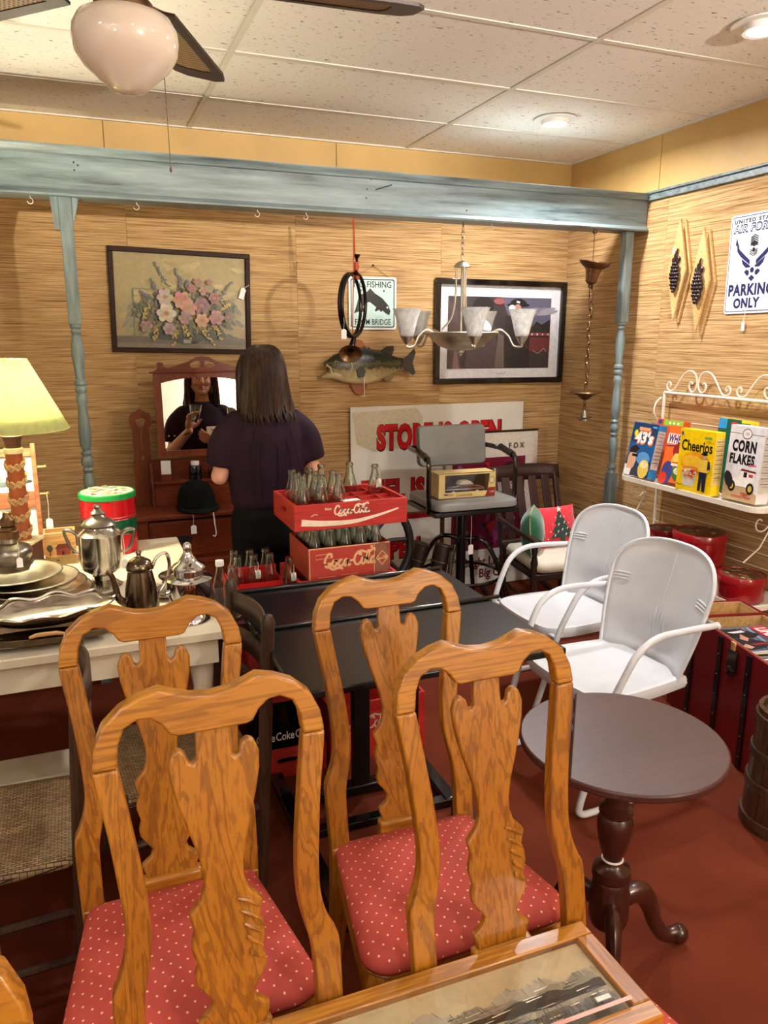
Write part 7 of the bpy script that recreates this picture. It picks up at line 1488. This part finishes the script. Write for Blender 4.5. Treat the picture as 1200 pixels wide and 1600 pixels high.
# ---------------------------------------------------------------- signs leaning on the back wall
plain('board_white', rgb(222, 218, 208), 0.5, var=0.05, nscale=4)
def lean_board(name, label, x0, x1, z0, z1, y, th=0.008, lean=0.0, cat='sign'):
    t = thing(name, label, cat); t.matrix_world = Matrix.Translation(((x0+x1)/2, y, z0)) @ Matrix.Rotation(-lean, 4, 'X') @ Matrix(((1, 0, 0, 0), (0, 0, -1, 0), (0, 1, 0, 0), (0, 0, 0, 1)))
    MB().bx(-(x1-x0)/2, (x1-x0)/2, 0, z1-z0, -th, 0).build('board', 'board_white', t, bevel=0.001, seg=1, ang=None); return t
RD = rgb(204, 22, 28); DK = rgb(34, 14, 16)
def redtext(P, s, x0, y0, x1, y1): P.fit(s, x0+0.003, y0-0.003, x1+0.003, y1-0.003, DK, 0.08, 0, 0.006, 1.1); P.fit(s, x0, y0, x1, y1, RD, 0.055, 0, 0.0, 1.1)
t = lean_board('store_sign', 'large white sign with red letters reading store is open', 1.50, 2.695, 0.535, 1.21, YB-0.035)
P = Paint(0.0002); P.poly([(-0.59, 0.64), (-0.17, 0.66), (-0.12, 0.6), (-0.16, 0.42), (-0.45, 0.40), (-0.56, 0.45)], rgb(210, 200, 176)); redtext(P, 'STORE IS OPEN', -0.43, 0.405, 0.43, 0.565); redtext(P, 'FUEL IS ON', -0.53, 0.09, 0.13, 0.225)
P.build('lettering', 'print_gloss', t, TR(0, 0, 0.0004))
t = lean_board('pump_sign', 'lower white sign with red top band behind the stool', 1.52, 2.10, 0.0, 0.53, YB-0.045)
P = Paint(0.0002); P.rect(-0.29, 0.495, 0.29, 0.53, rgb(176, 16, 24)); redtext(P, 'OPEN', -0.16, 0.245, 0.145, 0.375); P.build('lettering', 'print_gloss', t, TR(0, 0, 0.0004))
t = lean_board('movie_poster', 'pink and purple movie poster board leaning in the corner', 2.12, 2.79, 0.0, 1.02, YB-0.075, 0.012, 0.0, 'poster')
P = Paint(0.0002); random.seed(6); P.rect(-0.333, 0.005, 0.333, 1.012, rgb(226, 218, 206)); P.rect(-0.29, 0.25, 0.245, 0.86, rgb(120, 24, 52))
for k in range(34):
    cx, cy = random.uniform(-0.24, 0.18), random.uniform(0.3, 0.8); P.poly([(cx+random.uniform(-0.1, 0.1), cy+random.uniform(-0.1, 0.1)) for _ in range(3)], rgb(*random.choice(((176, 34, 70), (90, 40, 100), (150, 60, 120), (214, 206, 214), (60, 20, 50), (190, 44, 60), (130, 90, 150)))))
P.poly([(0.0, 0.62), (0.08, 0.78), (0.22, 0.74), (0.2, 0.62)], rgb(150, 70, 126)); P.ell(0.08, 0.7, 0.06, 0.07, rgb(214, 190, 200), 0.5); P.stroke([(-0.02, 0.6), (0.1, 0.66), (0.23, 0.65)], 0.03, rgb(210, 206, 214), 4)
P.rect(-0.30, 0.005, 0.26, 0.25, rgb(230, 228, 224)); P.text('F O X', 0.17, 0.93, 0.05, rgb(26, 24, 26), 0.9, 0.012)
P.text('Bright Lights,', -0.02, 0.165, 0.085, rgb(110, 20, 34), 0.82, 0.028); P.text('Big City', 0.03, 0.085, 0.085, rgb(110, 20, 34), 0.84, 0.028)
P.build('poster_print', 'print_gloss', t, TR(0, 0, 0.0006)); MB().bx(-0.335, 0.335, 1.02, 1.032, -0.014, 0.004).build('top_batten', 'frame_brown', t, ang=None)
# ---------------------------------------------------------------- tall grey stool with arms
t = thing('drafting_stool', 'tall grey padded stool chair with black tubular arms', 'stool', (1.965, 3.76, 0), -0.02)
plain('grey_vinyl', rgb(116, 116, 112), 0.42, var=0.12, nscale=9, bmp=0.1)
def slab(w, d, h, r, M, name, mat, par, dome=0.006):
    n_ = 6; out = []
    for cx, cy, a0 in ((w/2-r, d/2-r, 0), (-w/2+r, d/2-r, PI/2), (-w/2+r, -d/2+r, PI), (w/2-r, -d/2+r, 1.5*PI)):
        for k in range(n_): a = a0+PI/2*k/(n_-1); out.append((cx, cy, math.cos(a)*r, math.sin(a)*r))
    rings = []
    for f_, z in ((0.7, 0.0), (1.0, h*0.15), (1.0, h*0.7), (0.8, h*0.95), (0.3, h)): rings.append([(cx+dx*f_, cy+dy*f_, z) for cx, cy, dx, dy in out])
    rings.append([((cx+dx*0.3)*0.6, (cy+dy*0.3)*0.6, h+dome) for cx, cy, dx, dy in out])
    return MB().loft(rings, M).build(name, mat, par, ang=50)
SZ = 0.705
slab(0.50, 0.42, 0.05, 0.05, TR(0, 0, SZ), 'seat_pad', 'grey_vinyl', t)
MB().bx(-0.258, 0.258, -0.20, 0.19, SZ-0.028, SZ-0.002).build('seat_pan', 'black_metal', t, bevel=0.005)
slab(0.43, 0.235, 0.045, 0.035, TR(0.02, 0.215, 1.005, PI/2-0.12, 0, 0), 'back_pad', 'grey_vinyl', t)
for s in (-1, 1):
    MB().tube(spline([(s*0.255, -0.12, SZ-0.02), (s*0.262, -0.125, SZ+0.1), (s*0.262, -0.12, SZ+0.25), (s*0.258, -0.07, SZ+0.29), (s*0.255, 0.05, SZ+0.295), (s*0.24, 0.20, SZ+0.295), (s*0.19, 0.235, SZ+0.295)], 6), 0.0135, 10).build('arm_tube', 'black_gloss', t)
    MB().tube([(s*0.26, -0.10, SZ+0.275), (s*0.256, 0.04, SZ+0.303)], 0.019, 10).build('arm_pad', 'black_gloss', t)
MB().tube([(0, 0, 0.10), (0, 0, SZ-0.02)], 0.028, 16).build('column', 'black_metal', t)
for k in range(4):
    a = math.radians(-42+90*k); c, s_ = math.cos(a), math.sin(a)
    MB().tube(spline([(0.02*c, 0.02*s_, 0.50), (0.12*c, 0.12*s_, 0.50), (0.20*c, 0.20*s_, 0.40), (0.27*c, 0.27*s_, 0.20), (0.32*c, 0.32*s_, 0.02)], 6), 0.013, 10).build('leg', 'black_gloss', t)
    MB().lathe([(0.016, 0), (0.018, 0.012), (0.012, 0.025)], 12, TR(0.322*c, 0.322*s_, 0)).build('foot', 'rubber', t)
MB().tube([(0.235*math.cos(2*PI*k/36), 0.235*math.sin(2*PI*k/36), 0.29) for k in range(36)], 0.010, 8, closed=True).build('foot_ring', 'black_gloss', t)
price_tag(t, (-0.04, -0.2, SZ-0.03), 0.2, 0.16, (0.034, 0.055))
# model car in its window box
t = thing('model_car_box', 'boxed model car in cream window carton on the stool', 'box', (1.935, 3.70, SZ+0.0575), -0.06)
bw, bh, bd = 0.335, 0.135, 0.13
plain('carton_cream', rgb(196, 172, 112), 0.4, var=0.08); plain('car_maroon', rgb(74, 34, 28), 0.15, var=0.1, coat=0.8)
MB().bx(-bw/2, bw/2, -bd/2, bd/2, 0, 0.003).build('carton_floor', 'carton_cream', t, ang=None); MB().bx(-bw/2, bw/2, bd/2-0.002, bd/2, 0.003, bh).build('carton_back', 'dark_chair', t, ang=None); MB().bx(-bw/2, bw/2, -bd/2+0.03, bd/2, bh-0.003, bh).build('carton_top', 'carton_cream', t, ang=None)
for s in (-1, 1): MB().bx(s*bw/2-0.001, s*bw/2+0.001, -bd/2, bd/2, 0.003, bh).build('carton_end', 'carton_cream', t, ang=None)
MB().ringprism([(-bw/2, 0.0), (bw/2, 0.0), (bw/2, bh), (-bw/2, bh)], [(-bw/2+0.035, 0.032), (bw/2-0.045, 0.032), (bw/2-0.035, bh-0.008), (-bw/2+0.035, bh-0.008)], 0.002, Matrix(((1, 0, 0, 0), (0, 0, -1, -bd/2+0.002), (0, 1, 0, 0), (0, 0, 0, 1)))).build('window_panel', 'carton_cream', t, ang=None)
P = Paint(0.0001); P.poly([(bw/2-0.062, 0.001), (bw/2-0.001, 0.001), (bw/2-0.001, 0.05), (bw/2-0.04, 0.05)], rgb(130, 36, 34)); P.ell(bw/2-0.022, bh-0.045, 0.017, 0.02, rgb(120, 104, 76)); P.ell(bw/2-0.022, bh-0.045, 0.013, 0.016, rgb(206, 190, 140)); P.text('Convertible', -0.02, 0.015, 0.024, rgb(70, 44, 30), 0.85, 0.0, shear=0.4); P.text('1950', -0.1, 0.018, 0.014, rgb(120, 50, 40), 1, 0.01, shear=0.3); P.text('1:18', bw/2-0.022, 0.025, 0.016, rgb(230, 220, 200)); P.poly([(-0.145, 0.022), (-0.125, 0.026), (-0.105, 0.022), (-0.125, 0.016)], rgb(60, 60, 80)); P.build('printed_face', 'print_gloss', t, Matrix(((1, 0, 0, 0), (0, 0, -1, -bd/2-0.0006), (0, 1, 0, 0), (0, 0, 0, 1))))
MB().bx(-bw/2+0.034, bw/2-0.034, -bd/2+0.003, -bd/2+0.0036, 0.031, bh-0.007).build('window_film', 'clear_glass', t, ang=None)
t2 = thing('model_car', 'dark red and chrome model car inside the window carton', 'toy car', (1.932, 3.70, SZ+0.0615), -0.06)
prof = [(-0.115, 0.022), (-0.118, 0.04), (-0.11, 0.052), (-0.04, 0.058), (-0.03, 0.06), (-0.012, 0.084), (0.035, 0.086), (0.062, 0.06), (0.11, 0.05), (0.118, 0.034), (0.112, 0.02)]
MB().prism([p_ for p_ in prof if p_[1] < 0.0605], 0.078, Matrix(((1, 0, 0, 0), (0, 0, -1, 0.039), (0, 1, 0, 0), (0, 0, 0, 1)))).build('car_body', 'car_maroon', t2, bevel=0.007, seg=3)
MB().prism([(-0.032, 0.0595), (-0.014, 0.08), (0.034, 0.081), (0.06, 0.0595)], 0.06, Matrix(((1, 0, 0, 0), (0, 0, -1, 0.03), (0, 1, 0, 0), (0, 0, 0, 1)))).build('car_roof', 'cream_paint', t2, bevel=0.005)
MB().bx(-0.118, 0.118, -0.0415, -0.0395, 0.036, 0.041).build('chrome_trim', 'chrome', t2, ang=None)
for s in (-1, 1): MB().bx(s*0.118-0.004, s*0.118+0.004, -0.038, 0.038, 0.022, 0.032).build('bumper', 'chrome', t2, bevel=0.002)
for x in (-0.07, 0.072):
    for s in (-1, 1):
        w_ = MB().lathe([(0.0, 0.006), (0.012, 0.006), (0.019, 0.004), (0.019, -0.006), (0.0, -0.006)], 20, TR(x, s*0.037, 0.019, PI/2, 0, 0)).build('wheel', 'rubber', t2); MB().lathe([(0.0, 0.008), (0.012, 0.0065)], 16, TR(x, s*0.0375, 0.019, PI/2 if s < 0 else -PI/2, 0, 0)).build('hubcap', 'white_enamel', w_)
# leather boots under the stool
plain('boot_leather', rgb(44, 30, 22), 0.45, var=0.3, nscale=20, bmp=0.2)
for i, (x, y, a, lb) in enumerate(((1.62, 3.83, 0.30, 'dark brown tall leather boot under the stool, left one'), (1.73, 3.70, 0.26, 'dark brown tall leather boot under the stool, right one'))):
    t = thing('leather_boot', lb, 'boot', (x-0.02, y, 0.0), 0.3*i-0.1, 'pair of tall leather boots')
    Ms = TR(0, 0, 0, 0, a, 0)
    rings = []
    for r, z, dx in ((0.035, 0.05, 0.0), (0.036, 0.12, 0.0), (0.042, 0.2, 0.004), (0.05, 0.32, 0.006), (0.052, 0.42, 0.0), (0.05, 0.50, 0.0)): rings.append([(dx+r*math.cos(2*PI*k/16)*0.85, r*math.sin(2*PI*k/16), z) for k in range(16)])
    MB().loft(rings, Ms).build('shaft', 'boot_leather', t, ang=60)
    for z, r in ((0.495, 0.051), (0.40, 0.0535), (0.18, 0.042), (0.1, 0.037)): MB().tube([(r*0.86*math.cos(2*PI*k/20), r*1.02*math.sin(2*PI*k/20), z) for k in range(20)], 0.005, 6, closed=True, M=Ms).build('strap', 'dark_chair', t)
    MB().loft([[(x_, yy*math.cos(2*PI*k/14), max(0.012, zc+zz*math.sin(2*PI*k/14))) for k in range(14)] for x_, yy, zc, zz in ((0.035, 0.028, 0.05, 0.035), (-0.02, 0.036, 0.055, 0.045), (-0.08, 0.04, 0.042, 0.034), (-0.14, 0.038, 0.034, 0.026), (-0.175, 0.02, 0.028, 0.018))]).build('foot', 'boot_leather', t, ang=60)
    MB().prism([(0.045, -0.026), (0.0, -0.034), (-0.08, -0.042), (-0.15, -0.038), (-0.182, -0.015), (-0.182, 0.015), (-0.15, 0.038), (-0.08, 0.042), (0.0, 0.034), (0.045, 0.026)], 0.014).build('sole', 'rubber', t, bevel=0.002)
# black spoked wheel on a floor stand, behind the crates
t = thing('spoked_wheel', 'black iron spoked wheel on a low stand beside soda crates', 'wheel', (1.315, 3.55, 0), 0.05)
MB().tube([(0.245*math.cos(2*PI*k/48), 0, 0.56+0.245*math.sin(2*PI*k/48)) for k in range(48)], 0.026, 10, closed=True, sx=1.0, sy=0.8).build('rim', 'iron', t)
for k in range(8): a = 2*PI*k/8+0.1; MB().tube(spline([(0.03*math.cos(a), 0, 0.56+0.03*math.sin(a)), (0.12*math.cos(a+0.12), 0.0, 0.56+0.12*math.sin(a+0.12)), (0.235*math.cos(a), 0, 0.56+0.235*math.sin(a))], 4), [0.012, 0.008, 0.012], 8).build('spoke', 'iron', t)
MB().lathe([(0.0, -0.05), (0.03, -0.05), (0.04, -0.02), (0.04, 0.02), (0.03, 0.05), (0.0, 0.05)], 20, TR(0, 0, 0.56, PI/2, 0, 0)).build('hub', 'iron', t)
for s in (-1, 1):
    for q in (-1, 1): MB().tube([(0, s*0.055, 0.56), (q*0.16, s*0.10, 0.02)], 0.014, 8).build('stand_leg', 'iron', t)
    MB().tube([(-0.2, s*0.10, 0.015), (0.2, s*0.10, 0.015)], 0.015, 8).build('stand_foot', 'iron', t)
# ---------------------------------------------------------------- woman at the dresser
plain('skin', rgb(206, 150, 124), 0.5, var=0.05, nscale=20); MATS['skin'].node_tree.nodes['Principled BSDF'].inputs['Subsurface Weight'].default_value = 0.1; MATS['skin'].node_tree.nodes['Principled BSDF'].inputs['Subsurface Radius'].default_value = (0.012, 0.005, 0.003)
plain('blouse_plum', rgb(34, 14, 30), 0.75, var=0.15, nscale=10, spec=0.2); plain('trousers_black', rgb(11, 11, 12), 0.9, var=0.2, spec=0.15)
m, nt, b = newmat('brown_hair'); v = coords(nt, (60, 60, 2)); n = nd(nt, 'ShaderNodeTexNoise'); n.inputs['Scale'].default_value = 2.0; n.inputs['Detail'].default_value = 6; nt.links.new(v, n.inputs['Vector'])
r = ramp(nt, n.outputs[0], [(0.3, rgb(22, 12, 8)), (0.5, rgb(44, 26, 17)), (0.72, rgb(78, 48, 30))]); nt.links.new(r.outputs[0], b.inputs['Base Color']); b.inputs['Roughness'].default_value = 0.4; b.inputs['Specular IOR Level'].default_value = 0.3; bump(nt, b, n.outputs[0], 0.5, 0.004)
plain('lip', rgb(164, 84, 78), 0.4); plain('eye_white', rgb(232, 228, 222), 0.2, var=0.02); plain('iris', rgb(60, 42, 28), 0.2); plain('brow', rgb(52, 34, 26), 0.7)
wt = thing('person', 'woman in dark plum blouse seen from behind, holding up a glass', 'person', (0.735, 3.25, 0), 0.0)
def remesh(o, vox, smooth=6, fac=0.5):
    q = o.modifiers.new('re', 'REMESH'); q.mode = 'VOXEL'; q.voxel_size = vox; q.use_smooth_shade = True
    q = o.modifiers.new('sm', 'SMOOTH'); q.iterations = smooth; q.factor = fac
def cap(mb, p, q, r0, r1, n=6, sx=1.0, sy=1.0, upv=None):
    """tapered limb with rounded ends"""
    p, q = Vector(p), Vector(q)
    mb.tube([p+(q-p)*k/n for k in range(n+1)], [r0+(r1-r0)*k/n for k in range(n+1)], 14, sx=sx, sy=sy, upv=upv); mb.ball(*p, r0*0.98); mb.ball(*q, r1*0.98)
def ring(x, y, z, rx, ry, n=24): return [(x+rx*math.cos(2*PI*k/n), y+ry*math.sin(2*PI*k/n), z) for k in range(n)]
# local frame: x right, +y towards the mirror, feet at z=0
SHL, SHR = (-0.142, 0.0, 1.262), (0.142, 0.0, 1.262)
ELL, ELR = (-0.205, 0.0, 1.04), (0.215, 0.0, 1.045)
WRL, WRR = (-0.105, 0.195, 1.15), (0.075, 0.20, 1.07)
body = MB()
body.ball(0, 0.012, 1.475, 0.071, 0.088, 0.098, 20, 14); body.ball(0, 0.045, 1.425, 0.05, 0.045, 0.052, 16, 10)     # skull, jaw
body.ball(0, 0.075, 1.392, 0.02, 0.018, 0.018)                                                                      # chin
body.tube([(0, 0.096, 1.485), (0, 0.108, 1.46), (0, 0.112, 1.447)], [0.008, 0.011, 0.014], 8); body.ball(0, 0.11, 1.446, 0.013, 0.012, 0.010)   # nose
for s in (-1, 1):
    body.ball(s*0.033, 0.082, 1.45, 0.022, 0.016, 0.018); body.ball(s*0.072, 0.01, 1.465, 0.01, 0.018, 0.028)          # cheeks, ears
    body.ball(s*0.03, 0.088, 1.50, 0.022, 0.010, 0.007)                                                               # brow ridge
body.tube([(0, 0.0, 1.42), (0, -0.005, 1.36), (0, -0.012, 1.30)], [0.047, 0.046, 0.06], 16)
body.loft([ring(0, -0.01, 1.32, 0.07, 0.055), ring(0, -0.012, 1.29, 0.115, 0.07), ring(0, -0.01, 1.22, 0.15, 0.088), ring(0, 0.0, 1.10, 0.14, 0.095), ring(0, 0, 0.98, 0.125, 0.088), ring(0, -0.01, 0.86, 0.155, 0.105), ring(0, -0.01, 0.76, 0.15, 0.11)])
for s, sh, el, wr in ((-1, SHL, ELL, WRL), (1, SHR, ELR, WRR)):
    cap(body, sh, el, 0.036, 0.036); cap(body, el, wr, 0.038, 0.024, sx=1.0)
    body.tube([(s*0.08, -0.01, 0.82), (s*0.08, 0.0, 0.46), (s*0.085, -0.02, 0.30), (s*0.085, -0.02, 0.08)], [0.078, 0.055, 0.052, 0.035], 14)
    body.loft([ring(s*0.085, 0.02, 0.075, 0.035, 0.05), ring(s*0.09, 0.06, 0.04, 0.04, 0.10), ring(s*0.09, 0.06, 0.002, 0.04, 0.11)])
# hands
def hand(mb, wr, dirv, palm_n, thumb_side, curl, spread=0.018, size=1.0):
    d = Vector(dirv).normalized(); nrm = Vector(palm_n).normalized(); nrm = (nrm-d*d.dot(nrm)).normalized(); sd = d.cross(nrm).normalized()*thumb_side
    w = Vector(wr)
    R_ = Matrix((sd, d, nrm)).transposed().to_4x4()
    c = w+d*0.045*size; mb.ball(*c, 0.037*size, 0.046*size, 0.015*size, 14, 10, R=R_)
    for i, (off, ln) in enumerate(((0.028, 0.072), (0.0095, 0.08), (-0.0095, 0.075), (-0.027, 0.06))):
        p = w+d*0.082*size+sd*off*size; dd = d.copy(); pts = [p]; cc = curl[i]
        for k in range(3):
            dd = (dd*math.cos(cc[k])+nrm*math.sin(cc[k])).normalized() if True else dd
            nn = nrm
            p = p+dd*ln*size*(0.42, 0.32, 0.26)[k]; pts.append(p)
        mb.tube(spline(pts, 3), [0.0092*size, 0.0066*size], 8); mb.ball(*pts[-1], 0.0066*size)
    p = w+d*0.025*size+sd*0.03*size; q1 = p+(sd*0.75+d*0.65+nrm*0.25).normalized()*0.035*size; q2 = q1+(d*0.85+nrm*0.55+sd*0.1).normalized()*0.032*size
    mb.tube([p, q1, q2], [0.0125*size, 0.010*size, 0.0075*size], 8); mb.ball(*q2, 0.0078*size)
# left hand raised round the glass, right hand round the phone
fdL = (Vector(WRL)-Vector(ELL)).normalized()
hand(body, WRL, (0.15, 0.25, 1.0), (0.55, 0.8, 0.0), -1, [(0.5, 0.7, 0.5)]*4)
hand(body, WRR, (-0.75, 0.25, 0.25), (0.1, -0.9, 0.35), 1, [(0.6, 0.8, 0.5)]*4)
bo = body.build('body', 'skin', wt, ang=None); remesh(bo, 0.0052, 4, 0.5)
for s in (-1, 1):
    e = MB().ball(s*0.031, 0.0905, 1.482, 0.0125, 0.009, 0.0075, 12, 8).build('eye', 'eye_white', wt); MB().ball(s*0.031, 0.0985, 1.482, 0.0055, 0.0025, 0.0058, 10, 6).build('iris', 'iris', e)
    MB().tube([(s*0.016, 0.099, 1.50), (s*0.032, 0.1, 1.506), (s*0.05, 0.088, 1.501)], [0.003, 0.0035, 0.002], 6).build('eyebrow', 'brow', wt)
    MB().tube([(s*0.017, 0.1, 1.486), (s*0.031, 0.1005, 1.490), (s*0.046, 0.091, 1.485)], 0.0022, 6).build('eyelid', 'skin', wt)
MB().tube([(-0.023, 0.092, 1.42), (0.0, 0.101, 1.424), (0.023, 0.092, 1.42)], [0.002, 0.0052, 0.002], 8).build('upper_lip', 'lip', wt); MB().tube([(-0.02, 0.092, 1.415), (0.0, 0.101, 1.413), (0.02, 0.092, 1.415)], [0.002, 0.0058, 0.002], 8).build('lower_lip', 'lip', wt)
# blouse with batwing sleeves, open notch on each upper arm
bl = MB()
bl.loft([ring(0, -0.008, 1.335, 0.07, 0.062), ring(0, -0.012, 1.318, 0.105, 0.075), ring(0, -0.012, 1.28, 0.15, 0.088), ring(0, -0.005, 1.20, 0.175, 0.11), ring(0, 0.0, 1.08, 0.172, 0.116), ring(0, 0, 0.98, 0.165, 0.116), ring(0, -0.005, 0.92, 0.16, 0.118), ring(0, -0.005, 0.895, 0.148, 0.108)])
for s, sh, el in ((-1, SHL, ELL), (1, SHR, ELR)):
    p, q = Vector(sh)+Vector((-s*0.02, 0, 0.0)), Vector(el)+Vector((0, 0, 0.045))
    bl.tube(spline([p, (p+q)/2+Vector((s*0.016, -0.004, 0.02)), q], 5), [q_[0] for q_ in spline([(0.056,), (0.060,), (0.058,)], 5)], 18); bl.ball(*p, 0.056)
    bl.tube(spline([Vector((s*0.12, 0, 1.2)), (p+q)/2+Vector((-s*0.03, 0, -0.03)), q+Vector((-s*0.02, 0, 0))], 4), [0.06, 0.055], 14)
o = bl.build('blouse', 'blouse_plum', wt, ang=None); remesh(o, 0.007, 10, 0.5)
for k, x in enumerate((-0.09, -0.05, 0.02, 0.07, 0.105)):
    MB().tube(spline([(x*0.8, -0.098, 1.24), (x*1.05, -0.121, 1.10), (x, -0.112, 0.93)], 6), [0.002, 0.0065, 0.003], 8).build('drape_fold', 'blouse_plum', wt)
for s in (-1, 1):
    c = Vector((ELL if s < 0 else ELR)); 
    for k in range(2): MB().lathe([(0.004, 0.0), (0.006, 0.002), (0.004, 0.003)], 10, TR(c.x+s*0.02-s*0.035*k, 0.062, c.z+0.085, -PI/2, 0, 0)).build('grommet', 'chrome', wt)
tr_ = MB()
tr_.loft([ring(0, -0.005, 0.925, 0.138, 0.10), ring(0, -0.01, 0.86, 0.165, 0.118), ring(0, -0.012, 0.78, 0.168, 0.122), ring(0, -0.01, 0.72, 0.16, 0.115)])
for s in (-1, 1): tr_.tube([(s*0.078, -0.01, 0.82), (s*0.08, 0.0, 0.6), (s*0.08, 0.0, 0.46), (s*0.085, -0.02, 0.28), (s*0.085, -0.02, 0.07)], [0.09, 0.082, 0.068, 0.062, 0.052], 18)
o = tr_.build('trousers', 'trousers_black', wt, ang=None); remesh(o, 0.009, 6)
for s in (-1, 1):
    MB().loft([ring(s*0.085, 0.015, 0.09, 0.04, 0.055), ring(s*0.09, 0.055, 0.05, 0.046, 0.11), ring(s*0.09, 0.055, 0.0, 0.046, 0.118)]).build('shoe', 'black_gloss', wt, ang=60)
# hair: cap over the skull and long locks to the shoulders
hr = MB(); hr.ball(0, -0.008, 1.492, 0.086, 0.095, 0.094, 20, 14)
hr.loft([ring(0, -0.028, 1.50, 0.086, 0.074), ring(0, -0.034, 1.44, 0.092, 0.068), ring(0, -0.038, 1.38, 0.10, 0.062), ring(0, -0.046, 1.335, 0.102, 0.052), ring(0, -0.056, 1.305, 0.094, 0.042), ring(0, -0.062, 1.29, 0.078, 0.03)])
for s in (-1, 1): hr.tube(spline([(s*0.06, 0.045, 1.55), (s*0.084, 0.05, 1.49), (s*0.088, 0.04, 1.42), (s*0.09, 0.03, 1.36), (s*0.088, 0.03, 1.30)], 4), [0.018, 0.026], 10)
ho = hr.build('hair', 'brown_hair', wt, ang=None); remesh(ho, 0.006, 5)
random.seed(31)
for k in range(90):
    a = PI*1.0+PI*(k+0.5)/90+random.uniform(-0.02, 0.02); a += 0
    ca, sa = math.cos(a), math.sin(a); e_ = random.uniform(-0.02, 0.012)
    pts = [(0.03*ca, -0.005+0.03*sa, 1.586), (0.066*ca, -0.012+0.072*sa, 1.562), (0.088*ca, -0.014+0.092*sa, 1.50), (0.095*ca, -0.032+0.074*sa, 1.43), (0.106*ca, -0.037+0.068*sa, 1.36), (0.11*ca+random.uniform(-0.008, 0.008), -0.046+0.06*sa, 1.32), (0.112*ca+random.uniform(-0.01, 0.018), -0.06+0.06*sa, 1.278+e_)]
    MB().tube(spline(pts, 3), [0.003]+[0.0058]*14+[0.0045, 0.0035, 0.002, 0.001], 5).build('lock', 'brown_hair', ho)
MB().tube([(WRL[0]+0.028*math.cos(q)-0.006, WRL[1]+0.028*math.sin(q)-0.01, WRL[2]-0.012+0.012*math.cos(q)) for q in [2*PI*k/20 for k in range(20)]], 0.003, 6, closed=True).build('hair_tie', 'black_velvet', wt)
# glass and phone are things of their own
t = thing('drinking_glass', 'clear drinking glass held up by the woman', 'glass', (0.735-0.085, 3.25+0.238, 1.205), rot=(-0.15, 0.1, 0))
MB().lathe([(0.0, 0.0), (0.024, 0.0), (0.028, 0.03), (0.036, 0.075), (0.038, 0.10), (0.0365, 0.10), (0.034, 0.075), (0.026, 0.03), (0.022, 0.008), (0.0, 0.008)], 28).build('bowl', 'clear_glass', t, ang=50)
t = thing('mobile_phone', 'pale phone held low by the woman', 'phone', (0.735+0.02, 3.25+0.218, 1.06), rot=(0.25, 0, 0.1))
MB().bx(-0.035, 0.035, -0.004, 0.004, -0.03, 0.115).build('case', 'tag_card', t, bevel=0.004); MB().bx(-0.031, 0.031, -0.0046, -0.0041, -0.025, 0.11).build('screen', 'black_gloss', t, ang=None)
# the hair and body lean a little towards the mirror's left
wt.rotation_euler = (0, 0, 0.06)
